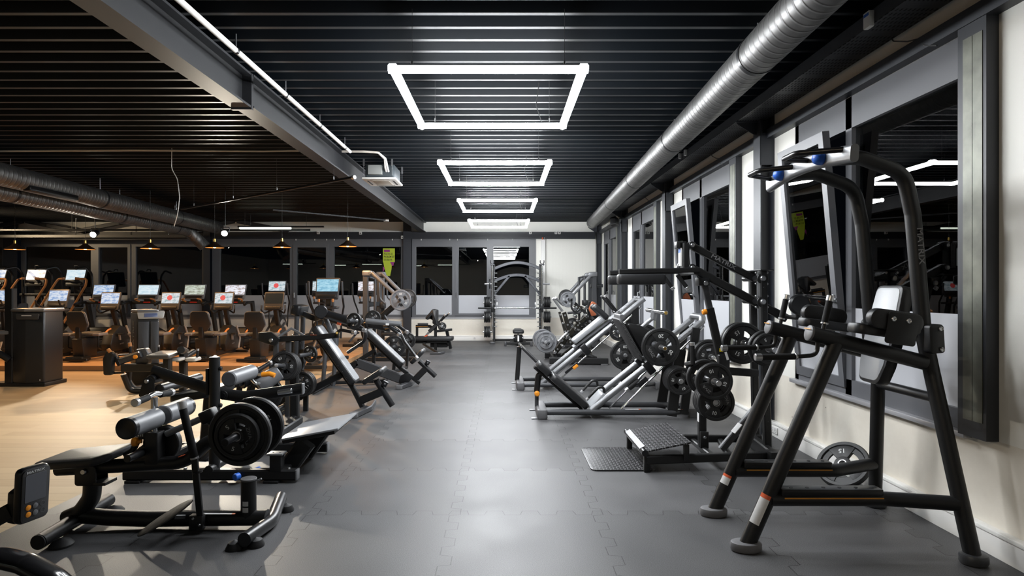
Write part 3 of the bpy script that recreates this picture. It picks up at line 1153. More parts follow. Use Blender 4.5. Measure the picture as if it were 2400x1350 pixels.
# ------------------------------------------------------------------ dip and knee raise tower, right foreground
YC = 3.77
root = thing('knee_raise_tower', 'tall black dip and knee raise tower with grey-lit back pad, right foreground', 'exercise tower', (2.1, YC, 0))
def mir(p, s):
    return V((p[0], YC + (p[1] - YC) * (1 if s == 0 else -1), p[2]))
for s in (0, 1):
    q = MB()
    pts = [(2.645, 3.33, 0.03), (2.55, 3.52, 1.045), (2.499, 3.52, 1.28), (2.436, 3.52, 1.99), (2.385, 3.52, 2.235), (2.12, 3.52, 2.33), (1.955, 3.52, 2.32)]
    q.tube([mir(p, s) for p in pts], 0.043, 0.16, 18)
    o = q.build('rear_upright', BLACK, root)
    if s == 0:
        t = MB()
        t.text('MATRIX', 0.048, (2.452, 3.4755, 1.80), (0.07, 0, -1), (1, 0, 0.07), 0.001, stretch=1.25)
        t.build('lettering', GREYTXT, o, smooth=0)
    q = MB()
    q.oval([mir(p, s) for p in ((1.44, 3.50, 0.03), (1.965, 3.50, 1.23))], 0.038, 0.047)
    o = q.build('front_leg', BLACK, root)
    # warning sticker
    t = MB()
    a, b2 = V((1.44, 3.50, 0.03)), V((1.965, 3.50, 1.23))
    d = (b2 - a).normalized()
    for (t0, t1, mm) in (((0.14, 0.30, STICK), (0.30, 0.325, REDST)) if s == 0 else ((0.20, 0.25, STICK), (0.25, 0.268, REDST))):
        st = MB()
        for i in range(5):
            pass
        w = 0.034 if s == 0 else 0.024
        cc = mir(a, s) + d * ((t0 + t1) / 2)
        nn = V((-d.z, -0.35, d.x)).normalized()
        pro = [(w * math.sin(x), w * math.cos(x)) for x in [R(-38 + 19 * i) for i in range(5)]]
        sd = V((-d.z, 0, d.x))
        cen = V((0, -1, 0)) * 0.72 + sd * 0.69
        cen.normalize()
        ort = d.cross(cen)
        vs = []
        for e in (t0, t1):
            for i in range(5):
                x = R(-40 + 20 * i)
                dirv = cen * math.cos(x) + ort * math.sin(x)
                # ellipse radius of the leg in this direction
                ry = abs(dirv.y)
                rx = math.sqrt(max(0, 1 - ry * ry))
                rr = 1 / math.sqrt((ry / 0.038) ** 2 + (rx / 0.047) ** 2) + 0.0012
                vs.append(mir(a, s) + d * e + dirv * rr)
        st.add(vs, [(i, i + 1, i + 6, i + 5) for i in range(4)])
        st.build('sticker', mm, o, label='white and red warning sticker')
    # dip arm
    q = MB()
    q.tube([mir(p, s) for p in ((1.815, 3.50, 1.285), (2.50, 3.515, 1.11))], 0.045, 0, 18)
    o = q.build('dip_arm', BLACK, root)
    c = mir((1.815, 3.50, 1.285), s)
    ad = V((-0.69, 0, 0.175)).normalized()
    e = MB().lathe(c - ad * 0.002, ad, [(0, 0.047), (0.012, 0.047), (0.016, 0.042), (0.0161, 0)], 22)
    ec = e.build('end_cap', GREYC, o)
    e = MB().obox(c + ad * 0.0165 + V((0, 0, 0.024)), (0, 1, 0), (0.25, 0, 1), 0.075, 0.006, 0.002)
    e.build('amber_stripe', AMBER, ec)
    # upright grip
    p0, p1 = mir((1.890, 3.50, 1.30), s), mir((1.937, 3.50, 1.508), s)
    d = (p1 - p0).normalized()
    q = MB().cyl(p0, p0 + d * 0.05, 0.012)
    g = q.build('vertical_handle', BLACK, root)
    MB().cyl(p0 + d * 0.045, p1 - d * 0.03, 0.019).build('foam_grip', GRIP, g)
    MB().cyl(p1 - d * 0.035, p1, 0.0205).build('metal_cap', ALU, g, label='silver end cap')
    MB().cyl(p0 + d * 0.04, p0 + d * 0.05, 0.021).build('metal_ring', ALU, g, label='silver ring')
    # low horizontal grip
    pts = [mir(p, s) for p in ((1.862, 3.50, 1.25), (1.855, 3.50, 1.155), (1.74, 3.50, 1.147), (1.50, 3.50, 1.143))]
    q = MB().tube(pts, 0.0125, 0.05, 12)
    g = q.build('horizontal_handle', BLACK, root)
    d = V((-1, 0, -0.012)).normalized()
    MB().cyl(pts[2] + d * 0.01, pts[3] - d * 0.0, 0.0185).build('foam_grip', GRIP, g)
    MB().cyl(pts[3] - d * 0.028, pts[3] + d * 0.012, 0.021).build('metal_cap', ALU, g, label='silver end cap')
    MB().cyl(pts[2] + d * 0.004, pts[2] + d * 0.016, 0.021).build('metal_ring', ALU, g, label='silver ring')
    # elbow pad, bolster and bracket
    q = MB()
    ax = V((0.69, 0, -0.10)).normalized()
    cy = mir((2.20, 3.475, 1.27), s)
    q.slab(rrect(0.33, 0.145, 0.05, 5), cy, ax, (0, 1, 0), 0.06, 0.014)
    q.build('elbow_pad', VINYL, root)
    cy = mir((2.245, 3.395, 1.365), s)
    q = MB()
    upv = V((0, 0, 1))
    nrm = V((0, -1, 0)) if s == 0 else V((0, 1, 0))
    o2 = cy - nrm * 0.0
    q.slab(rrect(0.31, 0.115, 0.055, 6), o2 + V((0, 0.03, 0)), ax, (0.145, 0, 1), 0.06, 0.014)
    q.build('side_bolster', VINYL, root)
    q = MB()
    out = rpoly([(-0.075, 0.05), (0.12, 0.05), (0.12, -0.05), (0.10, -0.06), (0.10, -0.13), (-0.075, -0.13)], 0.02)
    q.slab(out, (cy.x + 0.01, (3.362 if s == 0 else 2 * YC - 3.362 + 0.0), cy.z - 0.005), ax, (0.145, 0, 1), 0.008, 0.002)
    br = q.build('bolster_bracket', BLACK, root)
    if s == 0:
        q = MB()
        for dx in (-0.03, 0.055):
            pc = V((cy.x + dx, 3.36, cy.z + 0.008 - 0.14 * dx))
            q.lathe(pc, (0, -1, 0), [(0, 0.014), (0.008, 0.014), (0.01, 0.011), (0.006, 0.006), (0.006, 0)], 16)
            q.build('bolt', STEEL, br)
            q = MB()
    # base rail with stepped tread
    q = MB()
    q.tube([mir(p, s) for p in ((1.575, 3.50, 0.305), (2.26, 3.50, 0.305), (2.60, 3.385, 0.318))], 0.042, 0.18, 18)
    rl = q.build('base_rail', BLACK, root)
    c = mir((1.935, 3.50, 0.36), s)
    tr = MB()
    tr.box((1.63, c.y - 0.042, 0.335), (2.225, c.y + 0.042, 0.372), 0.008)
    tread = tr.build('foot_tread', BLACK2, rl)
    h = MB()
    for i in range(6):
        h = MB().cyl((1.70 + i * 0.096, c.y, 0.371), (1.70 + i * 0.096, c.y, 0.374), 0.011, ch=0.0005, seg=14)
        h.build('tread_bolt', RUBBER, rl)
    for sy in (-1, 1):
        a = MB().box((1.645, c.y + sy * 0.0425 - 0.001, 0.318), (2.225, c.y + sy * 0.0425 + 0.001, 0.325))
        a.build('amber_stripe', AMBER, rl)
    # feet
    f = MB()
    p = mir((1.44, 3.50, 0), s)
    foot_cap(f, (p.x - 0.005, p.y, 0), 0.092, 0.062, 0.055)
    f.build('rubber_foot', GREYC, root)
    f = MB()
    p = mir((2.648, 3.33, 0), s)
    foot_cap(f, (p.x, p.y, 0), 0.075, 0.062, 0.06)
    f.build('rubber_foot', GREYD, root)
    # clamp plate with two bolts on the upright
    q = MB()
    p = mir((2.494, 3.487, 1.255), s)
    nrm = -1 if s == 0 else 1
    q.obox(p + V((0.03, 0, 0)), (0.06, 0, -1), (1, 0, 0.06), 0.17, 0.09, 0.10, 0.02)
    cl = q.build('clamp_plate', BLACK, root)
    for dz in (-0.06, 0.06):
        q = MB().lathe((p.x + 0.05 - dz * 0.06, p.y + nrm * 0.05, p.z + dz), (0, nrm, 0), [(0, 0.013), (0.006, 0.013), (0.009, 0.01), (0.005, 0.005), (0.005, 0)], 14)
        q.build('bolt', STEEL, cl)
# cross tube behind the pad and tower head
MB().tube([(2.47, YC - 0.25, 1.285), (2.47, YC + 0.25, 1.285)], 0.03).build('cross_tube', BLACK, root)
MB().tube([(2.56, YC - 0.27, 0.9), (2.56, YC + 0.27, 0.9)], 0.03).build('cross_tube', BLACK, root)
# back pad, leaning back
pb, pt = V((2.33, YC, 0.955)), V((2.475, YC, 1.575))
ud = (pt - pb).normalized()
q = MB()
L = (pt - pb).length
out = rpoly([(-0.10, 0), (0.10, 0), (0.135, 0.12), (0.15, 0.30), (0.13, L), (-0.13, L), (-0.15, 0.30), (-0.135, 0.12)], 0.05, 6)
q.slab(out, pb + V((0.065, 0, -0.02)), (0, -1, 0), ud, 0.08, 0.02)
bp_ = q.build('back_pad', VINYL, root)
q = MB()
out = rpoly([(-0.085, 0.02), (0.085, 0.02), (0.118, 0.12), (0.133, 0.30), (0.113, L - 0.02), (-0.113, L - 0.02), (-0.133, 0.30), (-0.118, 0.12)], 0.045, 6)
nn = V((0, -1, 0)).cross(ud)
q.slab(out, pb + V((0.065, 0, -0.02)) + nn * 0.074, (0, -1, 0), ud, 0.009, 0.004)
q.build('pad_lit_face', VINYL_LIT, bp_, label='grey pad face lightened as lit')  # lighter facing stands for the light on the pad face
MB().obox((2.47, YC, 1.285), (0, 1, 0), (0.2, 0, 1), 0.1, 0.2, 0.03, 0.005).build('pad_mount', BLACK, root)
# head bar
q = MB()
pts = []
for i in range(11):
    t = i / 10
    yy = YC - 0.52 + 1.04 * t
    pts.append(V((1.93 - 0.02 * math.sin(PI * t), yy, 2.295 + 0.035 * math.sin(PI * t))))
prof = rrect(0.05, 0.10, 0.022, 4)
q.sweep(pts, prof, side=(1, 0, 0))
hb = q.build('head_bar', GREYM, root)
for s in (0, 1):
    q = MB()
    pts = [mir(p, s) for p in ((1.93, 3.31, 2.33), (1.70, 3.44, 2.335), (1.70, 3.60, 2.335), (1.93, 3.69, 2.345))]
    q.tube(pts, 0.0165, 0.045, 14)
    q.build('pull_up_handle', BLACK2, root)
    q = MB()
    q.lathe(mir((1.905, 3.515, 2.325), s), (-1, 0, 0), [(-0.01, 0.03), (0.01, 0.043), (0.035, 0.042), (0.055, 0.033), (0.066, 0.015), (0.067, 0)], 20)
    q.build('climbing_grip', BLUE, root, label='blue round climbing grip')

# loose plate leaning on the skirting behind the tower
c = V((2.66, 4.63, 0.17))
plate(15, c, V((-0.62, -0.42, 0.66)), 20, 'black 15 plate lying tilted on the floor against the white trunking', None)
# ------------------------------------------------------------------ lever squat machine with tread-plate platforms
def tread_mat():
    m = mat('tread_plate', (0.03, 0.03, 0.031), 0.35, 0.4, 0.5)
    t = NT(m)
    geo = t.n('ShaderNodeNewGeometry')
    sep = t.n('ShaderNodeSeparateXYZ')
    t.link(geo.outputs['Position'], sep.inputs[0])
    u = t.m('DIVIDE', sep.outputs[0], 0.03)
    v = t.m('DIVIDE', sep.outputs[1], 0.03)
    fu, fv = t.m('FLOOR', u), t.m('FLOOR', v)
    par = t.m('FLOORED_MODULO', t.m('ADD', fu, fv), 2.0)
    sg = t.m('MULTIPLY_ADD', par, 2.0, -1.0)
    a = t.m('SUBTRACT', t.m('FRACT', u), 0.5)
    b = t.m('MULTIPLY', t.m('SUBTRACT', t.m('FRACT', v), 0.5), sg)
    p = t.m('MULTIPLY', t.m('ADD', a, b), 0.7071)
    q = t.m('MULTIPLY', t.m('SUBTRACT', a, b), 0.7071)
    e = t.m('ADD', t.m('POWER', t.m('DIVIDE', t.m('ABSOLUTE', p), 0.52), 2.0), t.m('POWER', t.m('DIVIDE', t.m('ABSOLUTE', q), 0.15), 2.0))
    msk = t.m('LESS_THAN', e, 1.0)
    col = t.mix(msk, (0.02, 0.02, 0.021), (0.13, 0.13, 0.135))  # raised lozenges lighter: specular glint and wear put into the colour
    t.link(col, t.b.inputs['Base Color'])
    bp = t.n('ShaderNodeBump')
    bp.inputs['Strength'].default_value = 0.8
    bp.inputs['Distance'].default_value = 0.004
    t.link(t.m('SUBTRACT', 1.0, t.m('MINIMUM', e, 1.0)), bp.inputs['Height'])
    t.link(bp.outputs['Normal'], t.b.inputs['Normal'])
    return m


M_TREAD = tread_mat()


def bolts(parent, pts, axis, r=0.016, m=None, name='bolt'):
    for p in pts:
        MB().lathe(p, axis, [(0, r), (r * 0.5, r), (r * 0.8, r * 0.75), (r * 0.8, 0)], 12).build(name, m or STEEL, parent)


def handle(root, p0, p1, r=0.017, cap=ALU, name='handle', part='foam_grip', gm=None, capend=True):
    p0, p1 = V(p0), V(p1)
    d = (p1 - p0).normalized()
    o = MB().cyl(p0, p1 - d * 0.02, r).build(name, gm or GRIP, root)
    if capend:
        MB().cyl(p1 - d * 0.024, p1 + d * 0.006, r * 1.12).build('metal_cap', cap, o, label='silver end cap')
    return o


root = thing('squat_machine', 'black lever squat machine with tread plate platform and shoulder pads', 'weight machine', (1.85, 5.45, 0))
# fold-out mat plate and raised platform
q = MB()
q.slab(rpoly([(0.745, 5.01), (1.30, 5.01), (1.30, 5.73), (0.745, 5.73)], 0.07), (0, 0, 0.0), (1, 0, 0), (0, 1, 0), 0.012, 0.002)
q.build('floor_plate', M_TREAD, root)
u = V((0.385, 0, 0.078)).normalized()
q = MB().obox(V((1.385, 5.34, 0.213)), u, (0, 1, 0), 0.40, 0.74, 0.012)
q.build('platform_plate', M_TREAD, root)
q = MB().tube([(1.19, 4.965, 0.165), (1.19, 5.715, 0.165)], 0.028)
q.build('platform_edge_tube', BLACK2, root)
MB().obox((1.183, 5.34, 0.195), (0, 1, 0), (0.5, 0, 0.3), 0.6, 0.05, 0.003).build('edge_grip_strip', GREYD, root)
for yy in (4.995, 5.685):
    MB().box((1.185, yy - 0.02, 0.0), (1.235, yy + 0.02, 0.15), 0.004).build('platform_leg', BLACK, root)
    MB().box((1.52, yy - 0.02, 0.1), (1.565, yy + 0.02, 0.235), 0.004).build('platform_leg', BLACK, root)
MB().bar([(1.20, 4.985, 0.105), (2.30, 5.12, 0.105)], 0.05, 0.07).build('base_rail', BLACK, root)
MB().bar([(1.20, 5.70, 0.105), (2.48, 5.70, 0.105)], 0.05, 0.07).build('base_rail', BLACK, root)
MB().bar([(2.33, 5.05, 0.085), (2.42, 5.98, 0.085)], 0.07, 0.12, side=(1, 0, 0)).build('rear_cross_beam', BLACK, root)
MB().box((2.27, 5.02, 0.0), (2.42, 5.13, 0.155), 0.01).build('rear_foot', BLACK, root)
MB().bar([(1.82, 5.07, 0.085), (1.82, 5.68, 0.085)], 0.05, 0.05, side=(1, 0, 0)).build('cross_beam', BLACK, root)
MB().bar([(1.96, 5.10, 0.085), (2.08, 5.68, 0.085)], 0.05, 0.05, side=(1, 0, 0)).build('cross_beam', BLACK, root)
for c_ in ((2.40, 5.98), (1.82, 5.39)):
    MB().box((c_[0] - 0.04, c_[1] - 0.04, 0), (c_[0] + 0.04, c_[1] + 0.04, 0.06), 0.006).build('rubber_foot', RUBBER, root)
# front short post with sticker
MB().bar([(1.82, 5.42, 0.1), (1.82, 5.42, 0.82)], 0.06, 0.07).build('front_post', BLACK, root)
sp = MB().box((1.785, 5.355, 0.10), (1.86, 5.383, 0.25), 0.006).build('post_bracket', BLACK, root)
bolts(sp, [(1.822, 5.354, 0.2)], (0, -1, 0), 0.014)
st = MB().box((1.7835, 5.395, 0.33), (1.7845, 5.445, 0.67)).build('sticker', STICK, root, label='long white warning sticker')
MB().box((1.7833, 5.395, 0.67), (1.7846, 5.445, 0.70)).build('sticker_header', REDST, st)
# twin uprights, top plate
for yy, xx, xb in ((5.34, 2.335, 2.385), (5.76, 2.425, 2.46)):
    q = MB().bar([(xb, yy, 0.10), (xx, yy, 1.71)], 0.065, 0.065)
    o = q.build('upright', BLACK, root)
    for i in range(12):
        z = 0.35 + i * 0.11
        x = xb + (xx - xb) * (z - 0.1) / 1.61
        if yy < 5.5:
            bolts(o, [(x, yy - 0.032, z)], (0, -1, 0), 0.007, RUBBER, 'adjust_hole')
MB().obox((2.36, 5.55, 1.715), (0, 1, 0), (1, 0, 0), 0.52, 0.12, 0.012, 0.003).build('top_plate', BLACK2, root)
pu, pl = V((2.328, 5.5, 1.641)), V((2.328, 5.5, 1.431))
fu, fl = V((1.742, 5.5, 1.949)), V((1.742, 5.5, 1.742))
for p in (pu, pl):
    q = MB().cyl(p + V((0, -0.17, 0)), p + V((0, 0.22, 0)), 0.026)
    o = q.build('pivot_shaft', BLACK2, root)
    MB().cyl(p + V((0, -0.19, 0)), p + V((0, -0.168, 0)), 0.05, ch=0.006).build('bearing_cap', BLACK, o)
    bolts(o, [p + V((0, -0.19, 0))], (0, -1, 0), 0.026)
    for dx, dz in ((-0.05, 0.05), (0.05, 0.05), (-0.05, -0.05), (0.05, -0.05)):
        bolts(o, [p + V((dx, -0.165, dz))], (0, -1, 0), 0.011)
# parallel links
d = (fu - pu).normalized()
q = MB().bar([pu, fu + d * 0.02], 0.06, 0.065)
o = q.build('upper_link', BLACK, root)
t = MB()
vv = V((0, -1, 0)).cross(-d)
mid = pu.lerp(fu, 0.5)
t.text('MATRIX', 0.052, mid + V((0, -0.031, 0)), -d, V((0, -1, 0)).cross(-d), 0.001, stretch=1.35)
t.build('lettering', GREYTXT, o, smooth=0)
ext = (pl - fl).normalized()
MB().bar([fl, pl + ext * 0.34], 0.06, 0.075).build('lower_link', BLACK, root)
# front carriage
MB().bar([fl + V((-0.055, 0, 0)), fu + V((-0.055, 0, 0.02))], 0.10, 0.06).build('carriage_post', BLACK, root)
MB().box((1.60, 5.46, 1.92), (1.69, 5.54, 1.985), 0.005).build('carriage_bracket', BLACK, root)
o = MB().box((1.635, 5.46, 1.76), (1.6365 + 0.01, 5.53, 1.97)).build('instruction_card', STICK, root, label='white card with a blue picture')
MB().box((1.6335, 5.465, 1.88), (1.6348, 5.525, 1.96)).build('card_picture', BLUE, o)
for p in (fu, fl):
    o = MB().cyl(p + V((0, -0.05, 0)), p + V((0, 0.05, 0)), 0.035).build('link_pin', BLACK2, root)
    bolts(o, [p + V((0, -0.05, 0))], (0, -1, 0), 0.02)
MB().tube([(1.62, 5.47, 1.78), (1.60, 5.47, 1.74), (1.565, 5.47, 1.715)], 0.006, 0.02, 8).build('release_lever', STEEL, root)
MB().bar([(1.72, 5.26, 1.70), (1.72, 5.74, 1.70)], 0.05, 0.05, side=(1, 0, 0)).build('yoke_cross_bar', BLACK, root)
for yy in (5.27, 5.73):
    MB().bar([(1.03, yy, 1.70), (1.74, yy, 1.715)], 0.05, 0.045).build('yoke_arm', BLACK, root)
    q = MB().box((1.015, yy - 0.065, 1.585), (1.44, yy + 0.065, 1.677), 0.03)
    p = q.build('shoulder_pad', VINYL, root)
    handle(root, (1.548, yy, 1.672), (1.645, yy, 1.545), 0.018)
# counterbalance disc on the tail of the lower link
p = pl + ext * 0.30
MB().cyl(p + V((0, -0.34, 0.12)), p + V((0, -0.29, 0.12)), 0.092, ch=0.015, seg=28).build('end_disc', BLACK2, root)
MB().tube([p, p + V((0, -0.30, 0.0)), p + V((0, -0.31, 0.12))], 0.02, 0.03, 10).build('disc_arm', BLACK, root)
# telescopic strut and load lever
t0, t1 = V((1.865, 5.5, 1.60)), V((2.03, 5.5, 0.86))
d = (t1 - t0).normalized()
MB().bar([t0, t0 + d * 0.36], 0.04, 0.055).build('inner_strut', GREYD, root)
MB().bar([t0 + d * 0.24, t1], 0.055, 0.07).build('outer_strut', BLACK, root)
MB().cyl(t0 + d * 0.27 + V((-0.03, 0, 0)), t0 + d * 0.27 + V((-0.075, 0, -0.01)), 0.026, ch=0.008).build('pull_knob', ORANGE, root, label='orange pull knob')
br = MB().box((1.80, 5.44, 1.575), (1.90, 5.56, 1.65), 0.006).build('strut_clevis', BLACK2, root)
bolts(br, [(1.86, 5.44, 1.60)], (0, -1, 0), 0.022)
MB().bar([(1.84, 5.5, 0.80), (2.38, 5.55, 0.755)], 0.06, 0.07).build('load_lever', BLACK, root)
MB().obox((2.03, 5.46, 0.86), (1, 0, 0), (0, 0, 1), 0.10, 0.16, 0.06, 0.01).build('lever_clevis', BLACK2, root)
MB().obox((2.05, 5.43, 0.93), (0.3, 0, -1), (1, 0, 0.3), 0.075, 0.022, 0.003).build('white_plate_mark', STICK, root)
MB().obox((2.0, 5.43, 0.985), (1, 0, 0), (0, 0, 1), 0.03, 0.03, 0.003).build('warning_sticker', YELLOW, root)
# brace
o = MB().bar([(1.96, 5.32, 0.10), (2.345, 5.32, 0.565)], 0.05, 0.06).build('diagonal_brace', GREYD, root)
MB().obox((2.07, 5.25, 0.31), (0.64, 0, 0.77), (0, 1, 0), 0.10, 0.09, 0.006).build('brace_tab', STICK, root)
# load horns and plates on the front
peg(root, (1.80, 5.40, 0.755), (0, -1, 0), 0.46)
peg(root, (1.835, 5.40, 0.565), (0, -1, 0), 0.30)
handle(root, (1.665, 5.2, 0.88), (1.66, 5.2, 1.07), 0.02)
MB().bar([(1.665, 5.2, 0.90), (1.665, 5.40, 0.86), (1.82, 5.42, 0.8)], 0.03, 0.03, side=(0, 0, 1)).build('handle_arm', BLACK, root)
c = (1.80, 5.06, 0.755)
plate(10, c, (0, -1, 0), 15, 'black 10 plate on the near end of the squat machine front horn')
plate(10, (1.80, 5.30, 0.755), (0, -1, 0), -10, 'black 10 plate behind the outer 10 plate on the squat machine front horn')
for i in range(4):
    plate(10, (1.835, 5.11 + i * 0.041, 0.565), (0, -1, 0), 168 + 3 * i, 'black 10 plate facing out on the low front horn of the squat machine' if i == 0 else 'black plate in the stack behind the low 10 plate of the squat machine', 'stacked plates on the low horn of the squat machine')
# rear horns
peg(root, (2.275, 5.735, 1.03), (0, -1, 0), 0.22, collar=False)
MB().bar([(2.275, 5.755, 1.03), (2.43, 5.765, 1.03)], 0.05, 0.06, side=(0, 0, 1)).build('horn_arm', BLACK, root)
plate(15, (2.275, 5.625, 1.03), (0, -1, 0), 150, 'black 15 plate behind the near upright of the squat machine')
plate(15, (2.275, 5.685, 1.03), (0, -1, 0), 140, 'black 15 plate pressed against the far upright of the squat machine')
peg(root, (2.33, 5.31, 1.02), (0, -1, 0), 0.24)
plate(10, (2.33, 5.255, 1.02), (0, -1, 0), 60, 'black 10 plate against the near upright of the squat machine')
plate(5, (2.33, 5.21, 1.02), (0, -1, 0), 140, 'small black 5 plate in front of the 10 plate on the squat machine upright')
# ------------------------------------------------------------------ 45 degree leg press (front) and hack squat (behind)
M_HATCH = mat('ribbed_rubber', (0.03, 0.03, 0.031), 0.5)
def hatch_mat():
    t = NT(M_HATCH)
    tc = t.n('ShaderNodeTexCoord')
    w = t.n('ShaderNodeTexWave', wave_type='BANDS', bands_direction='DIAGONAL')
    w.inputs['Scale'].default_value = 30
    w.inputs['Distortion'].default_value = 3
    t.link(tc.outputs['Object'], w.inputs['Vector'])
    t.link(t.mix(w.outputs['Fac'], (0.012, 0.012, 0.012), (0.06, 0.06, 0.062)), t.b.inputs['Base Color'])
    bp = t.n('ShaderNodeBump')
    bp.inputs['Strength'].default_value = 0.6
    bp.inputs['Distance'].default_value = 0.006
    t.link(w.outputs['Fac'], bp.inputs['Height'])
    t.link(bp.outputs['Normal'], t.b.inputs['Normal'])
hatch_mat()


def base_frame(root, xl, xr, yn, yf, m_rail):
    """floor frame: end casting at the left, two rails, rounded return at the right"""
    for yy in (yn + 0.05, yf - 0.05):
        MB().tube([(xl + 0.06, yy, 0.075), (xr - 0.25, yy, 0.075), (xr - 0.02, (yn + yf) / 2 + (yy - (yn + yf) / 2) * 0.55, 0.075)], 0.035, 0.2, 14).build('base_rail', m_rail, root)
    e = MB().box((xl, yn - 0.02, 0.0), (xl + 0.12, yf + 0.02, 0.115), 0.03)
    e.build('end_casting', GREYC, root)
    for yy in (yn + 0.03, yf - 0.03):
        MB().box((xl - 0.07, yy - 0.03, 0.0), (xl + 0.03, yy + 0.03, 0.012), 0.003).build('floor_tab', GREYM, root)
    MB().box((xr - 0.06, yn + 0.08, 0), (xr + 0.05, yf - 0.08, 0.11), 0.02).build('rear_casting', GREYC, root)
    for yy in (yn + 0.12, yf - 0.12):
        MB().box((xr - 0.02, yy - 0.03, 0.0), (xr + 0.12, yy + 0.03, 0.012), 0.003).build('floor_tab', GREYM, root)


YN, YF = 7.0, 7.56
YM = (YN + YF) / 2
root = thing('leg_press', 'grey inclined leg press with black back pad and ribbed black foot plate', 'weight machine', (1.3, YM, 0))
base_frame(root, 0.40, 2.28, YN, YF, GREYD)
a, e = V((1.05, 0, 0.09)), V((2.39, 0, 1.165))
d = (e - a).normalized()
nrm = V((-d.z, 0, d.x))
for i, yy in enumerate((YN + 0.08, YF - 0.08)):
    o = V((0, yy, 0))
    tb = MB().tube([a + o, e + o], 0.038, 0, 16).build('sled_rail', GREYM, root)
    MB().tube([a + o + V((0.24, 0, 0)) - nrm * 0.07, e + o - nrm * 0.06 - d * 0.03], 0.013, 0, 10).build('chrome_guide_rod', CHROME, root)
    if i == 0:
        t = MB()
        p = a.lerp(e, 0.83) + o
        t.text('MATRIX', 0.05, p + V((0, -0.0385, 0)), d, V((0, -1, 0)).cross(d) * -1 if False else nrm, 0.001, stretch=1.3)
        t.build('lettering', GREYTXT, tb, smooth=0)
MB().tube([e + V((0, YN + 0.08, 0)) - d * 0.02, e + V((0.0, YN + 0.1, 0.04)), e + V((0, YF - 0.1, 0.04)), e + V((0, YF - 0.08, 0)) - d * 0.02], 0.04, 0.06, 14).build('top_yoke', GREYM, root)
MB().tube([a + V((0.1, YN + 0.08, 0.05)), a + V((0.1, YF - 0.08, 0.05))], 0.03).build('lower_cross_tube', GREYD, root)
# rear support posts
for yy in (YN + 0.06, YF - 0.06):
    MB().bar([(2.15, yy, 0.05), (2.30, yy, 1.08)], 0.05, 0.10).build('rear_support', BLACK, root)
    MB().bar([(2.00, yy - 0.02 if yy < YM else yy + 0.02, 0.03), (2.12, yy, 0.82)], 0.03, 0.12).build('storage_post', BLACK, root)
# seat and back pad
bt, bb = V((0.39, YM, 0.600)), V((0.985, YM, 0.085))
u = (bb - bt).normalized()
nb = V((-u.z, 0, u.x))
def pad_on(p0, p1, w, th, m, name, r=0.04, parent=None, crown=0.0):
    p0, p1 = V(p0), V(p1)
    uu = (p1 - p0)
    L = uu.length
    uu.normalize()
    q = MB()
    q.slab(rrect(L, w, r, 5), p0.lerp(p1, 0.5), uu, V((0, 1, 0)), th, th * 0.28, crown)
    return q.build(name, m, parent)
# slab normal = u x y ; u x (0,1,0) = (-u.z, 0, u.x) = nb
pad_on(bt, bt + u * 0.20, 0.30, 0.085, VINYL, 'head_rest', 0.035, root)
pad_on(bt + u * 0.215, bb, 0.44, 0.085, VINYL, 'back_pad', 0.05, root)
MB().bar([bt - nb * 0.02, bb - nb * 0.03], 0.12, 0.03).build('pad_rail', BLACK, root)
MB().tube([(0.41, YM, 0.10), (0.41, YM, 0.33)], 0.024, 0, 12).build('adjuster_post', GREYD, root)
ap = MB().tube([(0.41, YM, 0.28), (0.43, YM, 0.48), (0.50, YM, 0.53)], 0.036, 0.05, 14).build('adjuster_sleeve', BLACK, root)
MB().cyl((0.41, YM - 0.03, 0.265), (0.41, YM - 0.09, 0.265), 0.032, ch=0.01).build('adjuster_knob', ORANGE, ap, label='orange adjuster knob')
s0, s1 = V((1.03, YM, 0.115)), V((1.19, YM, 0.30))
pad_on(s1, s0, 0.42, 0.10, VINYL_LIT, 'seat_pad', 0.04, root)
for s in (-1, 1):
    yy = YM + s * 0.25
    pts = [(1.00, yy, 0.24), (1.13, yy, 0.375), (1.19, yy, 0.375), (1.20, yy, 0.31)]
    h = MB().tube(pts, 0.016, 0.05, 10).build('side_handle', BLACK, root)
    MB().cyl((0.985, yy, 0.224), (1.01, yy, 0.25), 0.019).build('metal_cap', ALU, h)
# sled with foot plate
fp_t, fp_b = V((1.40, YM, 1.19)), V((1.68, YM, 0.69))
u = (fp_b - fp_t).normalized()
q = MB()
q.slab(rrect((fp_b - fp_t).length, 0.54, 0.06, 6), fp_t.lerp(fp_b, 0.5), u, (0, -1, 0), 0.03, 0.008)
fpl = q.build('foot_plate', M_HATCH, root)
MB().bar([fp_t + V((0.02, -0.2, 0.02)), fp_t + V((0.02, 0.2, 0.02))], 0.05, 0.05, side=(1, 0, 0)).build('foot_plate_lip', GREYM, root)
q = MB()
out = rpoly([(1.47, 1.14), (1.66, 1.10), (1.90, 0.96), (1.98, 0.90), (1.86, 0.78), (1.72, 0.70)], 0.04)
for yy in (YN + 0.16, YF - 0.20):
    q = MB()
    q.slab(out, (0, yy, 0), (1, 0, 0), (0, 0, 1), 0.05, 0.008)
    q.build('sled_side_plate', BLACK, root)
for yy in (YN + 0.08, YF - 0.08):
    for t_ in (0.50, 0.64):
        p = a.lerp(e, t_) + V((0, yy, 0))
        MB().obox(p - nrm * 0.03, d, (0, 1, 0), 0.09, 0.085, 0.16, 0.01).build('linear_bearing', BLACK2, root)
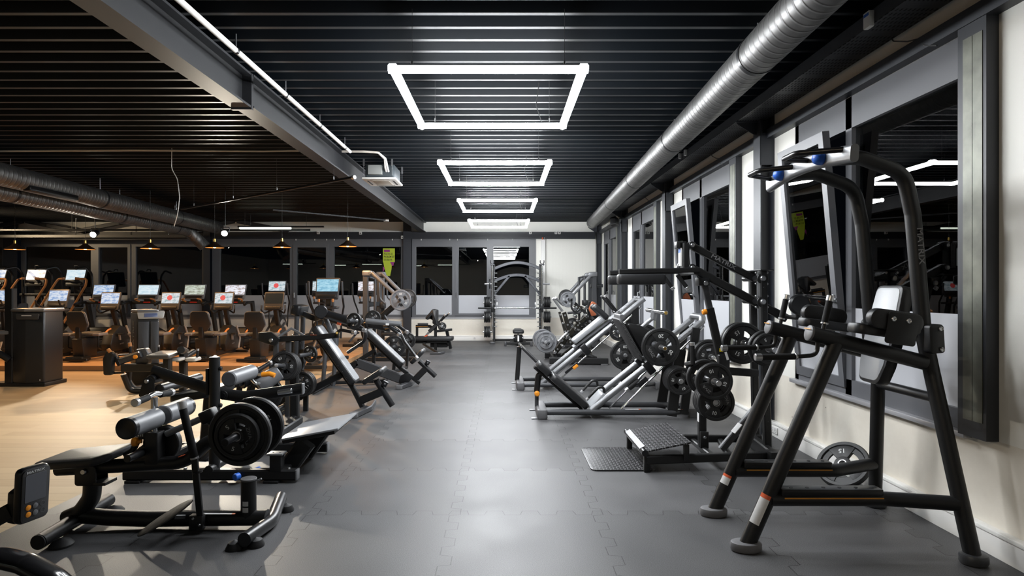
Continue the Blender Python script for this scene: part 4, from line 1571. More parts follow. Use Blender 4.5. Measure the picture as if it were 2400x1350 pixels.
# stopper block, springs
for yy in (YN + 0.08, YF - 0.08):
    p = a.lerp(e, 0.30) + V((0, yy, 0)) - nrm * 0.075
    MB().cyl(p, p + d * 0.16, 0.035, ch=0.006).build('bump_stop', RUBBER, root)
    MB().cyl(p - d * 0.05, p, 0.022).build('stop_collar', STEEL, root)
p = a.lerp(e, 0.40) + V((0, YN + 0.02, 0)) - nrm * 0.10
MB().obox(p, d, (0, 1, 0), 0.14, 0.05, 0.06, 0.01).build('safety_catch', BLACK2, root)
# load horns
MB().tube([(1.80, YN + 0.12, 0.875), (1.80, YF - 0.12, 0.875)], 0.03).build('horn_beam', BLACK, root)
MB().tube([(1.62, YM, 1.0), (1.80, YM, 1.155), (1.84, YM, 1.19)], 0.026, 0.05).build('horn_strut', GREYM, root)
h = MB().cyl((1.84, YM + 0.28, 1.275), (1.885, YM - 0.42, 1.265), 0.027).build('upper_load_horn', CHROME, root)
MB().cyl((1.84, YM, 1.16), (1.86, YM, 1.28), 0.04).build('horn_block', GREYM, root)
MB().cyl((1.885, YM - 0.42, 1.265), (1.886, YM - 0.425, 1.265), 0.02, ch=0.001).build('horn_cap', BRASS, root)
for s in (-1, 1):
    p = V((1.82, YM + s * 0.16, 0.872))
    o = peg(root, p, (0, s, 0), 0.46)
    MB().cyl(p + V((0, s * 0.46, 0)), p + V((0, s * 0.463, 0)), 0.018, ch=0.001).build('horn_cap', BRASS, root)
plate(20, (1.82, YN - 0.15, 0.872), (0, -1, 0), 0, 'black 20 plate on the near side of the front leg press sled')
plate(20, (1.82, YF + 0.15, 0.872), (0, 1, 0), 40, 'black 20 plate on the far side of the front leg press sled')
# stored plates
peg(root, (2.035, YN + 0.03, 0.485), (0, -1, 0), 0.26)
for i in range(5):
    plate(10, (2.035, YN - 0.20 + 0.042 * i, 0.485), (0, -1, 0.0), 200 + i * 9, 'outermost black plate of the stack low on the leg press rear post' if i == 0 else 'one of the black plates stacked behind the outermost on the leg press rear post', 'plates stacked low on the leg press' if i else None)
peg(root, (2.395, YN - 0.02, 0.76), (0, -1, 0), 0.24)
MB().bar([(2.30, YN + 0.06, 0.9), (2.43, YN + 0.02, 0.74)], 0.05, 0.06).build('storage_arm', BLACK, root)
plate(15, (2.395, YN - 0.10, 0.76), (0, -1, 0), 60, 'black 15 plate at the upper end of the front leg press, partly behind a strut')
plate(10, (2.395, YN - 0.155, 0.76), (0, -1, 0), 75, 'black 10 plate in front of a 15 plate at the leg press upper end')
for x_ in (1.95, 1.45):
    yy = YN + 0.05
    o = MB().box((x_, yy - 0.02, 0.1095), (x_ + 0.16, yy + 0.02, 0.1105)).build('rail_sticker', STICK, root)
    MB().box((x_ + 0.16, yy - 0.02, 0.1095), (x_ + 0.185, yy + 0.02, 0.1105)).build('sticker_header', REDST, o)

# --------------------------------------------------------- hack squat
YN, YF = 9.0, 9.68
YM = (YN + YF) / 2
root = thing('hack_squat', 'grey hack squat with pale reclined back pad, behind the leg press', 'weight machine', (1.2, YM, 0))
base_frame(root, 0.20, 2.40, YN, YF, GREYD)
a, e = V((0.58, 0, 0.09)), V((2.15, 0, 1.385))
d = (e - a).normalized()
nrm = V((-d.z, 0, d.x))
for yy in (YN + 0.08, YF - 0.12):
    o = V((0, yy, 0))
    MB().tube([a + o, e + o], 0.042, 0, 16).build('sled_rail', GREYM, root)
    MB().tube([a + o + V((0.1, 0, 0)) - nrm * 0.075, e + o - nrm * 0.07 - d * 0.1], 0.013, 0, 10).build('chrome_guide_rod', CHROME, root)
    MB().bar([(2.05, yy, 0.05), (2.02, yy, 1.27)], 0.05, 0.11).build('rear_support', BLACK, root)
    MB().cyl(e + o, e + o + d * 0.012, 0.043).build('rail_cap', GREYC, root)
for t_ in (0.03, 0.985):
    MB().tube([a.lerp(e, t_) + V((0, YN + 0.08, 0)), a.lerp(e, t_) + V((0, YF - 0.12, 0))], 0.03).build('cross_tube', GREYD, root)
# foot plate at the low end with film still on it
f0, f1 = V((0.235, YM, 0.66)), V((0.74, YM, 0.16))
u = (f1 - f0).normalized()
q = MB().slab(rrect((f1 - f0).length, 0.52, 0.06, 5), f0.lerp(f1, 0.5), u, (0, 1, 0), 0.03, 0.008)
q.build('foot_plate', mat('film_wrapped_steel', (0.03, 0.03, 0.032), 0.12, 0.3, 0.6, bump=0.8, bscale=24), root)
MB().bar([(0.215, YM, 0.10), (0.25, YM, 0.63)], 0.07, 0.07).build('foot_plate_post', BLACK, root)
# sled: back pad, shoulder pads, handles
b0, b1 = V((1.15, YM, 0.635)), V((1.66, YM, 1.05))
pad_on(b0 + nrm * 0.05, b1 + nrm * 0.05, 0.30, 0.075, VINYL_LIT, 'back_pad', 0.04, root)
MB().bar([b0 - d * 0.05 + nrm * 0.02, e + V((-0.25, YM, -0.2)) + nrm * 0.03], 0.22, 0.04).build('sled_plate', GREYM, root)
for s in (-1, 1):
    yy = YM + s * 0.13
    c0 = b1 + V((0.02, s * 0.13, 0.03)) + nrm * 0.04
    c1 = c0 + nrm * 0.30 - d * 0.04
    q = MB()
    q.slab(rrect((c1 - c0).length, 0.12, 0.05, 6), c0.lerp(c1, 0.5), (c1 - c0).normalized(), (0, 1, 0), 0.09, 0.03)
    q.build('shoulder_pad', VINYL, root)
    hp = c0 + d * 0.14
    handle(root, hp, hp + nrm * 0.30 + V((0, s * 0.03, 0)), 0.018)
    MB().bar([hp - nrm * 0.06, hp + V((0, s * 0.1, 0)) - nrm * 0.02], 0.04, 0.04, side=(1, 0, 0)).build('handle_mount', BLACK2, root)
for yy in (YN + 0.08, YF - 0.12):
    for t_ in (0.42, 0.72):
        p = a.lerp(e, t_) + V((0, yy, 0))
        MB().obox(p - nrm * 0.03, d, (0, 1, 0), 0.10, 0.09, 0.17, 0.01).build('linear_bearing', BLACK2, root)
# safety lever with amber grip
p = a.lerp(e, 0.22) + V((0, YN + 0.03, 0)) - nrm * 0.10
MB().bar([p - d * 0.06, p + d * 0.18], 0.03, 0.04).build('safety_lever', BLACK2, root)
MB().obox(p + d * 0.12 - nrm * 0.025, d, (0, 1, 0), 0.09, 0.04, 0.05, 0.012).build('lever_grip', ORANGE, root, label='amber safety lever grip')
# load horns and plates
for s in (-1, 1):
    p = V((1.72, YM + s * 0.24, 0.905))
    peg(root, p, (0, s, 0), 0.46)
MB().tube([(1.72, YM - 0.26, 0.905), (1.72, YM + 0.26, 0.905)], 0.03).build('horn_beam', BLACK, root)
plate(5, (1.72, YN - 0.16, 0.905), (0, -1, 0), 30, 'small black plate on the near side of the hack squat sled')
plate(5, (1.72, YF + 0.16, 0.905), (0, 1, 0), 30, 'small black plate on the far side of the hack squat sled')
peg(root, (1.82, YN + 0.02, 0.55), (0, -1, 0), 0.22)
peg(root, (2.09, YN + 0.03, 0.79), (0, -1, 0), 0.2)
plate(20, (1.82, YN - 0.13, 0.55), (0, -1, 0), 120, 'black 20 plate stored low on the hack squat, behind the ribbed foot plate')
plate(20, (2.09, YN - 0.035, 0.79), (0, -1, 0), 10, 'black 20 plate stored high on the hack squat near its upper end')
MB().bar([(1.85, YN + 0.04, 0.05), (1.86, YN + 0.04, 0.9)], 0.05, 0.1).build('storage_post', BLACK, root)
# ------------------------------------------------------------------ front left: seated lever machine with roller pads
YM = 3.83
root = thing('seated_lever_machine', 'black seated lever machine with two grey roller pads and dark seat, nearest on the left', 'weight machine', (-2.2, YM, 0))
q = MB().tube([(-1.535, 3.5, 0.062), (-1.50, YM, 0.045), (-1.58, 4.2, 0.066)], 0.042, 0.35, 16)
o = q.build('front_foot_tube', BLACK2, root)
for p in ((-1.49, 3.56), (-1.60, 3.52), (-1.51, 4.12)):
    d = MB().lathe((p[0], p[1], 0.0), (0, 0, 1), [(0, 0.05), (0.012, 0.05), (0.04, 0.036), (0.055, 0.0)], 16)
    d.build('rubber_foot', RUBBER, o)
o = MB().tube([(-2.735, 3.48, 0.058), (-2.79, 4.18, 0.058)], 0.045, 0, 16).build('rear_foot_tube', BLACK, root)
for p in ((-2.66, 3.56), (-2.70, 4.10)):
    d = MB().lathe((p[0], p[1], 0.0), (0, 0, 1), [(0, 0.065), (0.012, 0.065), (0.035, 0.045), (0.05, 0.0)], 18)
    d.build('rubber_foot', RUBBER, o)
MB().cyl((-2.735, 3.478, 0.058), (-2.735, 3.47, 0.058), 0.044).build('end_cap', RUBBER, o)
q = MB().tube([(-1.53, YM, 0.068), (-2.30, YM, 0.058), (-2.55, YM, 0.066), (-2.78, YM, 0.085)], 0.05, 0.2, 16)
bb = q.build('base_beam', BLACK, root)
st = MB().box((-1.93, YM - 0.045, 0.1035), (-1.74, YM - 0.012, 0.1055))
st.build('sticker', STICK, bb, label='white warning sticker')
MB().box((-1.74, YM - 0.045, 0.1035), (-1.72, YM - 0.012, 0.1056)).build('sticker_end', REDST, bb)
MB().tube([(-2.83, YM, 0.06), (-2.735, YM, 0.10), (-2.665, YM, 0.20), (-2.66, YM, 0.31)], 0.053, 0.12, 16).build('curved_post', BLACK, root)
q = MB().tube([(-2.885, YM, 0.381), (-2.30, YM, 0.412), (-2.06, YM, 0.425), (-1.93, YM, 0.545), (-1.76, YM, 0.62)], 0.044, 0.22, 16)
mb = q.build('seat_beam', BLACK, root)
MB().obox((-2.06, YM - 0.03, 0.478), (1, 0, 0.35), (0, 1, 0.0), 0.035, 0.05, 0.004).build('sticker', REDST, mb)
for s in (-1, 1):
    q = MB().slab(rpoly([(-2.735, 0.29), (-2.60, 0.29), (-2.60, 0.40), (-2.65, 0.44), (-2.70, 0.44), (-2.735, 0.38)], 0.02), (0, YM + s * 0.056 + 0.004, 0), (1, 0, 0), (0, 0, 1), 0.008, 0.002)
    bk = q.build('seat_bracket', BLACK, root)
    bolts(bk, [(-2.672, YM + s * 0.062, 0.383)], (0, s, 0), 0.019)
MB().box((-2.62, YM - 0.06, 0.29), (-2.54, YM + 0.06, 0.31), 0.004).build('bracket_ledge', BLACK, root)
# seat, tapered and dished towards the rollers
q = MB()
out = rpoly([(-2.93, YM - 0.17), (-2.52, YM - 0.20), (-2.46, YM - 0.13), (-2.46, YM + 0.13), (-2.52, YM + 0.20), (-2.93, YM + 0.17)], 0.06)
q.slab(out, (0, 0, 0.435), (1, 0, 0), (0, 1, 0), 0.05, 0.014, 0.006)
# raise the nose towards the rollers
q.v = [(x, y, z + max(0, (x + 2.60)) * 0.25 + max(0, -2.75 - x) * -0.12) for x, y, z in q.v]
q.build('seat', VINYL, root)
MB().tube([(-2.45, YM, 0.47), (-2.40, YM, 0.50), (-2.36, YM, 0.585)], 0.02, 0.05, 10).build('seat_hook', BLACK, root)
# roller mast
MB().box((-2.30, YM - 0.045, 0.42), (-2.215, YM + 0.045, 0.625), 0.008).build('mast_sleeve', BLACK, root)
mk = MB().box((-2.345, YM - 0.035, 0.58), (-2.30, YM + 0.03, 0.635), 0.004).build('scale_block', BLACK2, root)
for i in range(3):
    MB().box((-2.342 + 0.012 * i, YM - 0.0365, 0.60), (-2.337 + 0.012 * i, YM - 0.035, 0.63)).build('scale_mark', WHITE, mk)
MB().lathe((-2.33, YM - 0.02, 0.565), (-1, -0.2, 0), [(0, 0.012), (0.02, 0.014), (0.025, 0.03), (0.05, 0.03), (0.058, 0.02), (0.058, 0)], 16).build('pull_knob', ORANGE, root, label='orange pull knob')
mast = MB().cyl((-2.262, YM, 0.60), (-2.262, YM, 0.845), 0.021).build('chrome_mast', CHROME, root)
c = V((-2.23, YM, 0.72))
for s in (-1, 1):
    a, b2 = c + V((0, s * 0.035, 0)), c + V((0, s * 0.335, 0))
    o = MB().cyl(a, b2, 0.064, ch=0.006, seg=28).build('roller_pad', ROLLG, root)
    MB().lathe(b2 - V((0, s * 0.03, 0)), (0, s, 0), [(0, 0.0645), (0.03, 0.0645), (0.036, 0.058), (0.032, 0.05), (0.032, 0)], 28).build('roller_end_cap', BLACK2, o)
MB().cyl(c + V((0, -0.06, 0)), c + V((0, 0.06, 0)), 0.022).build('roller_axle', STEEL, root)
h0, h1 = V((-2.265, 3.64, 0.847)), V((-2.265, 4.03, 0.842))
hb = MB().tube([h0 + V((0, 0.06, 0)), (-2.262, YM, 0.868), h1 - V((0, 0.06, 0))], 0.016, 0.1, 12).build('hand_bar', CHROME, root)
for a, s in ((h0, -1), (h1, 1)):
    i_ = a + V((0, -s * 0.13, 0.008))
    MB().cyl(i_, a, 0.021).build('foam_grip', GRIP, hb)
    MB().cyl(a - V((0, s * 0.02, 0)), a + V((0, s * 0.012, 0)), 0.025).build('metal_cap', ALU, hb)
# storage horn on a bracket under the rollers
q = MB().slab(rpoly([(-2.46, 0.43), (-2.22, 0.43), (-2.22, 0.56), (-2.30, 0.56)], 0.02), (0, YM - 0.02, 0), (1, 0, 0), (0, 0, 1), 0.012, 0.002)
q.build('horn_bracket', BLACK, root)
peg(root, (-2.31, YM - 0.03, 0.50), (-0.05, -1, 0), 0.16, m=BLACK2)
MB().cyl((-2.25, YM + 0.05, 0.53), (-2.25, YM + 0.10, 0.53), 0.12, seg=28).build('cam_disc', BLACK, root)
# link bar to the lever
MB().tube([(-2.20, YM + 0.03, 0.60), (-1.96, YM + 0.03, 0.705)], 0.021, 0, 12).build('link_bar', GREYM, root)
MB().obox((-1.92, YM + 0.03, 0.72), (1, 0, 0.45), (0, 1, 0), 0.10, 0.09, 0.085, 0.02).build('link_bumper', BLACK, root)
MB().tube([(-1.96, YM + 0.03, 0.70), (-1.66, YM, 0.63)], 0.03, 0, 12).build('lever_arm', BLACK, root)
# lever with plates on both sides
MB().cyl((-1.66, YM - 0.07, 0.63), (-1.66, YM + 0.07, 0.63), 0.05).build('lever_hub', BLACK2, root)
MB().bar([(-1.66, YM, 0.63), (-1.78, YM, 0.60)], 0.05, 0.07).build('lever_cheek', BLACK, root)
peg(root, (-1.66, YM - 0.06, 0.63), (0, -1, 0.0), 0.25, m=BLACK2)
peg(root, (-1.66, YM + 0.06, 0.63), (0, 1, 0.0), 0.2, m=BLACK2)
plate(15, (-1.66, 3.73, 0.63), (0, -1, 0), 35, 'black 15 plate behind the 5 plate on the nearest left machine')
plate(5, (-1.66, 3.688, 0.63), (0, -1, 0), -75 - 120, 'black 5 plate outermost on the horn of the nearest left machine')
plate(15, (-1.66, 3.935, 0.63), (0, -1, 0), 60, 'black 15 plate on the far side of the lever of the nearest left machine')
# foam covered release lever
top, jt, bt = V((-2.016, 3.70, 0.845)), V((-1.945, 3.72, 0.49)), V((-1.92, 3.745, 0.10))
d = (jt - top).normalized()
rl = MB().bar([jt + d * 0.01, jt + V((0.01, 0, -0.1)), bt], 0.022, 0.04).build('release_lever', BLACK, root)
MB().cyl(top + d * 0.05, jt, 0.024).build('foam_grip', GRIP, rl)
MB().cyl(top, top + d * 0.05, 0.0265).build('metal_cap', ALU, rl)
MB().cyl(jt, jt + d * 0.012, 0.025).build('metal_ring', STEEL, rl)
MB().cyl(jt + d * 0.09, jt + d * 0.105, 0.028).build('lever_collar', BLACK2, rl)
q = MB().box((-1.985, 3.725, 0.02), (-1.90, 3.775, 0.115), 0.008)
lb = q.build('lever_bracket', BLACK, root)
bolts(lb, [(-1.915, 3.725, 0.06), (-1.955, 3.725, 0.10)], (0, -1, 0), 0.008)
# oval foot plate
q = MB()
u = V((0.30, 0.05, 0.185)).normalized()
out = [(0.185 * math.cos(2 * PI * i / 32), 0.085 * math.sin(2 * PI * i / 32)) for i in range(32)]
q.slab(out, (-2.09, 3.66, 0.128), u, (0.1, 1, 0.35), 0.008, 0.002)
q.build('oval_foot_plate', mat('light_speckled_plate', (0.05, 0.048, 0.045), 0.5, 0, 0.5, noise=0.8, nscale=30), root)  # noise puts the speckled light on the plate into its colour
MB().bar([(-2.06, 3.68, 0.125), (-2.05, 3.80, 0.08)], 0.03, 0.03, side=(1, 0, 0)).build('foot_plate_stem', BLACK, root)
# bumper post
o = MB().cyl((-1.65, YM - 0.0, 0.05), (-1.65, YM, 0.312), 0.048, ch=0.003, seg=24).build('bumper_post', BLACK, root)
MB().cyl((-1.65, YM, 0.31), (-1.65, YM, 0.322), 0.05, seg=24).build('bumper_cap', GREYC, o)
for i, z in enumerate((0.115, 0.155)):
    vs = []
    for zz in (z, z + 0.03):
        for k in range(6):
            a = R(-115 + 9 * k)
            vs.append((-1.65 + 0.0487 * math.cos(a), YM + 0.0487 * math.sin(a), zz))
    MB().add(vs, [(k, k + 1, k + 7, k + 6) for k in range(5)]).build('serial_sticker', STICK, o)
MB().cyl((-1.60, YM + 0.02, 0.30), (-1.575, YM + 0.02, 0.312), 0.006).build('locking_pin', STEEL, o)

# ------------------------------------------------------------------ second left machine: hip lever with wide foot plate
root = thing('hip_lever_machine', 'black hip lever machine with a film covered foot plate, behind the nearest left machine', 'weight machine', (-2.2, 5.15, 0))
YA, YB2 = 4.74, 5.56
M_FILM = mat('film_covered_plate', (0.34, 0.35, 0.37), 0.3, 0.3, 0.6, bump=0.15, bscale=9)
for yy in (YA, YB2):
    o = MB().bar([(-3.03, yy, 0.062), (-1.66, yy, 0.062)], 0.075, 0.085).build('base_rail', BLACK, root)
    MB().box((-1.66, yy - 0.036, 0.022), (-1.645, yy + 0.036, 0.102), 0.004).build('end_cap', GREYM, o)
    for x_ in (-2.95, -1.85):
        MB().box((x_ - 0.06, yy - 0.05, 0), (x_ + 0.06, yy + 0.05, 0.02), 0.004).build('rubber_foot', RUBBER, o)
    bolts(o, [(-1.72, yy, 0.104), (-2.9, yy, 0.104), (-2.55, yy, 0.104)], (0, 0, 1), 0.014)
for x_ in (-2.95, -1.78):
    MB().bar([(x_, YA, 0.065), (x_, YB2, 0.065)], 0.07, 0.07, side=(1, 0, 0)).build('cross_rail', BLACK, root)
u = V((0.49, 0, 0.092)).normalized()
MB().obox((-1.60, 5.15, 0.352), u, (0, 1, 0), 0.50, 0.62, 0.016, 0.005).build('foot_plate', M_FILM, root)
MB().obox((-1.61, 5.15, 0.325), u, (0, 1, 0), 0.44, 0.56, 0.035, 0.008).build('foot_plate_tray', BLACK, root)
for yy in (4.93, 5.36):
    MB().bar([(-1.79, yy, 0.06), (-1.64, yy, 0.27)], 0.10, 0.15).build('foot_plate_leg', BLACK, root)
MB().box((-1.86, 4.70, 0.09), (-1.77, 4.78, 0.225), 0.004).build('stop_post', BLACK, root)
o = MB().box((-1.88, 4.69, 0.222), (-1.755, 4.79, 0.236), 0.004).build('stop_post_top', GREYM, root)
for x_ in (-1.845, -1.79):
    MB().cyl((x_, 4.74, 0.235), (x_, 4.74, 0.238), 0.008, ch=0.0005).build('bolt_hole', RUBBER, o)
for p in ((-2.01, 4.68, 0.09), (-1.90, 4.68, 0.09)):
    o = MB().cyl((p[0], 4.79, 0.075), (p[0] + 0.02, 4.83, 0.075), 0.022, ch=0.004).build('band_peg', BLUE, root, label='blue band peg')
    MB().cyl((p[0] - 0.005, 4.77, 0.072), (p[0] - 0.002, 4.79, 0.075), 0.006).build('peg_stem', STEEL, o)
o = MB().cyl((-2.10, 4.70, 0.06), (-2.12, 4.66, 0.06), 0.028, ch=0.004).build('band_peg', BLUE, root, label='blue band peg')
# columns
for yy, top in ((4.80, 0.995),):
    MB().tube([(-2.345, yy - 0.1, 0.105), (-2.345, yy + 0.16, 0.105)], 0.035, 0, 12).build('column_foot', BLACK, root)
    o = MB().cyl((-2.345, yy, 0.08), (-2.345, yy, top), 0.042, seg=22).build('column', BLACK, root)
    MB().box((-2.405, yy - 0.03, 0.69), (-2.385, yy + 0.03, 0.90), 0.003).build('column_pad', RUBBER, o)
    bolts(o, [(-2.30, yy, 0.90), (-2.30, yy, 0.60)], (1, 0, 0), 0.018, BLACK2)
    MB().tube([(-2.345, yy + 0.04, 0.965), (-2.42, yy + 0.16, 0.965)], 0.026, 0, 12).build('top_handle', GREYM, root)
    pts = [(-2.90, yy + 0.09, 0.872), (-2.30, yy + 0.09, 0.675), (-2.14, yy + 0.09, 0.652), (-1.66, yy + 0.09, 0.722)]
    q = MB().oval(pts, 0.03, 0.048, 0.2)
    arm = q.build('lever_arm', BLACK, root)
    MB().slab(rrect(0.012, 0.088, 0.005), (-1.657, yy + 0.09 + 0.029, 0.722), (1, 0, 0), (0, 0, 1), 0.058, 0.004).build('end_cap', GREYM, arm)
    q = MB().lathe((-2.30, yy + 0.06, 0.673), (0, -1, 0), [(0, 0.036), (0.012, 0.036), (0.014, 0.022), (0.022, 0.022), (0.022, 0)], 18)
    q.build('pivot_bolt', BLACK2, arm)
    g = MB().cyl((-1.845, yy + 0.04, 0.697), (-1.73, yy + 0.04, 0.714), 0.021).build('side_grip', STEEL, arm)
    # clevis at the raised end
    q = MB().slab(rpoly([(-2.99, 0.66), (-2.86, 0.66), (-2.86, 0.80), (-2.90, 0.83), (-2.945, 0.81)], 0.02), (0, yy + 0.05, 0), (1, 0, 0), (0, 0, 1), 0.012, 0.002)
    cv = q.build('clevis', BLACK, root)
    bolts(cv, [(-2.915, yy + 0.036, 0.79)], (0, -1, 0), 0.018)
    MB().cyl((-2.89, yy + 0.04, 0.80), (-2.89, yy + 0.17, 0.80), 0.04).build('clevis_roller', BLACK2, root)
MB().cyl((-2.83, 4.86, 0.72), (-2.83, 5.50, 0.72), 0.042, seg=20).build('hip_roller', VINYL, root)
MB().cyl((-2.30, 4.95, 0.79), (-2.30, 5.40, 0.79), 0.065, ch=0.01, seg=26).build('front_roller', ROLLG, root)
# belt pad and its curved support
q = MB()
out = rpoly([(-2.80, 4.93), (-2.50, 4.93), (-2.42, 5.0), (-2.42, 5.34), (-2.50, 5.42), (-2.80, 5.42)], 0.06)
q.slab(out, (0, 0, 0.60), (1, 0, 0), (0, 1, 0), 0.07, 0.02)
q.v = [(x, y, z + (x + 2.7) * 0.15) for x, y, z in q.v]
q.build('seat_pad', VINYL, root)
MB().bar([(-2.60, 5.15, 0.06), (-2.55, 5.15, 0.60)], 0.10, 0.09).build('seat_post', BLACK, root)
MB().tube([(-2.35, 4.86, 0.69), (-2.45, 4.98, 0.71), (-2.55, 5.05, 0.72), (-2.62, 5.40, 0.72)], 0.03, 0.1, 12).build('yoke_tube', BLACK, root)
MB().bar([(-2.33, 4.88, 0.30), (-2.60, 5.12, 0.08)], 0.04, 0.05, side=(1, 0, 0)).build('column_brace', GREYD, root)
# ------------------------------------------------------------------ further machines on the left of the aisle
def q3(px, py, Y):
    return P(px, py, Y)


root = thing('lever_row_machine', 'black lever machine with grey roller and bent orange handle, third on the left', 'weight machine', (-2.6, 6.4, 0))
MB().bar([(-2.98, 6.3, 0.05), (-2.30, 6.3, 0.05)], 0.08, 0.08).build('base_beam', BLACK, root)
MB().bar([(-2.95, 6.0, 0.05), (-2.95, 6.75, 0.05)], 0.08, 0.08, side=(1, 0, 0)).build('rear_foot_beam', BLACK, root)
MB().bar([(-2.33, 6.1, 0.05), (-2.33, 6.75, 0.05)], 0.08, 0.08, side=(1, 0, 0)).build('front_foot_beam', BLACK, root)
MB().bar([(-2.42, 6.86, 0.0), (-2.43, 6.86, 0.70)], 0.08, 0.10).build('horn_post', BLACK, root)
MB().bar([(-2.42, 6.86, 0.05), (-2.36, 6.3, 0.05)], 0.06, 0.07, side=(1, 0, 0)).build('post_foot', BLACK, root)
h0 = V((-2.445, 6.78, 0.655))
hd = V((0.0, -1, 0.16)).normalized()
peg(root, h0, hd, 0.42, m=GREYD)
MB().cyl(h0 + hd * 0.42, h0 + hd * 0.425, 0.021).build('horn_cap', ALU, root)
for i, lb in enumerate(('black 10 plate, front of three on the horn beside the orange handle', 'black plate, middle of three on the horn beside the orange handle', 'black plate, rearmost of three on the horn beside the orange handle')):
    plate(10, h0 + hd * (0.20 - i * 0.055), hd, 25 + i * 20, lb)
r_ = MB().cyl(q3(604, 905, 6.3), q3(655, 872, 6.42), 0.10, 0.085, seg=28).build('roller_pad', ROLLG, root)
MB().bar([q3(630, 890, 6.36), (-2.62, 6.36, 0.08)], 0.07, 0.08).build('roller_post', BLACK, root)
MB().tube([q3(598, 872, 6.2), q3(634, 850, 6.3)], 0.024, 0, 12).build('grip_bar', VINYL, root)
MB().cyl(q3(631, 851, 6.29), q3(636, 849, 6.31), 0.028).build('metal_cap', ALU, root)
MB().tube([q3(614, 878, 6.15), q3(632, 876, 6.15), q3(644, 880, 6.15)], 0.026, 0.03, 12).build('release_handle', ORANGE, root, label='bent orange release handle')
MB().cyl(q3(606, 878, 6.17), q3(615, 878, 6.15), 0.018).build('handle_ferrule', ALU, root)
MB().cyl(q3(563, 897, 6.2), q3(584, 885, 6.3), 0.075, ch=0.012).build('pivot_drum', BLACK2, root)
MB().obox(q3(557, 893, 6.2), (1, 0, 0.3), (0, 1, 0), 0.10, 0.16, 0.12, 0.02).build('pivot_block', BLACK, root)
MB().obox(q3(593, 878, 6.25), (1, 0, 0.5), (0, 1, 0), 0.20, 0.06, 0.10, 0.02).build('pivot_cheek', BLACK, root)
MB().tube([q3(590, 890, 6.2), q3(600, 900, 6.2), q3(612, 898, 6.25)], 0.016, 0.02, 8).build('chrome_pin', CHROME, root)
MB().bar([q3(562, 905, 6.25), (-2.85, 6.25, 0.05)], 0.05, 0.05).build('pivot_stand', BLACK, root)
peg(root, (-2.62, 6.60, 0.40), (0, -1, 0), 0.17)
MB().bar([(-2.62, 6.62, 0.0), (-2.62, 6.62, 0.44)], 0.05, 0.05).build('storage_post', BLACK, root)
plate(15, (-2.62, 6.49, 0.40), (0, -1, 0), 20, 'black 15 plate hanging low under the grey roller of the third left machine')


def incline_machine(label, Y, top, bot, foot_n, foot_f, seat0, seat1, sl0, sl1, beam0, post1, wide=0.28, name='chest_supported_row'):
    root = thing(name, label, 'weight machine', (foot_n.x - 0.3, Y, 0))
    u = (bot - top).normalized()
    nb = V((-u.z, 0, u.x))
    L = (bot - top).length
    q = MB()
    q.slab(rrect(L, wide, 0.05, 5), top.lerp(bot, 0.5) - nb * 0.07, u, (0, 1, 0), 0.085, 0.02)
    p = q.build('chest_pad', VINYL, root)
    q = MB()
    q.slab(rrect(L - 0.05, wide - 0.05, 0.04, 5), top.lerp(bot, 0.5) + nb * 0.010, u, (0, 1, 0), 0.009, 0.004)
    q.build('pad_lit_face', VINYL_LIT, p, label='grey pad face paled as lit')  # paler facing carries the reflected light in its colour
    MB().bar([top + u * 0.08 - nb * 0.09, bot + u * 0.02 - nb * 0.09, post1], 0.07, 0.06).build('pad_spine', BLACK, root)
    bl = MB()
    for i in range(4):
        bolts(p, [top.lerp(bot, 0.55 + i * 0.11) - nb * 0.05 + V((0, -wide / 2, 0))], (0, -1, 0), 0.012, BLACK2)
    # curved front casting
    m = foot_n.lerp(foot_f, 0.5) + V((0.06, 0, 0.0))
    MB().bar([foot_n + V((0, 0, 0.035)), m + V((0, 0, 0.035)), foot_f + V((0, 0, 0.035))], 0.09, 0.07, 0.3, side=(1, 0, 0)).build('front_casting', GREYD, root)
    MB().obox(foot_n + V((0, 0.02, 0.035)), (1, 0, 0), (0, 1, 0), 0.10, 0.08, 0.07, 0.015).build('casting_end', GREYC, root)
    # seat on its sleeve
    us = (seat1 - seat0).normalized()
    q = MB()
    q.slab(rrect((seat1 - seat0).length, 0.34, 0.05, 5), seat0.lerp(seat1, 0.5), us, (0, 1, 0), 0.07, 0.025)
    q.build('seat', VINYL, root)
    MB().tube([sl0 + (sl0 - sl1).normalized() * 0.05, sl1], 0.04, 0, 16).build('seat_sleeve', BLACK2, root)
    o = MB().obox(sl0.lerp(sl1, 0.18) + V((0.06, -0.03, 0.05)), (1, 0, -0.5), (0, 1, 0), 0.07, 0.06, 0.07, 0.012).build('sleeve_knob', BLACK2, root)
    bolts(o, [sl0.lerp(sl1, 0.18) + V((0.065, -0.062, 0.05))], (0, -1, 0), 0.012)
    MB().bar([beam0, sl0.lerp(sl1, 0.35)], 0.07, 0.10).build('seat_beam', BLACK, root)
    return root, u, nb


def grips(root, pts_list, r=0.02, m=None):
    for pts in pts_list:
        o = MB().tube(pts, r, 0.06, 12).build('grip_tube', m or BLACK2, root)
        d = (V(pts[-1]) - V(pts[-2])).normalized()
        MB().cyl(V(pts[-1]) - d * 0.02, V(pts[-1]) + d * 0.03, r * 1.25).build('metal_cap', ALU, o)


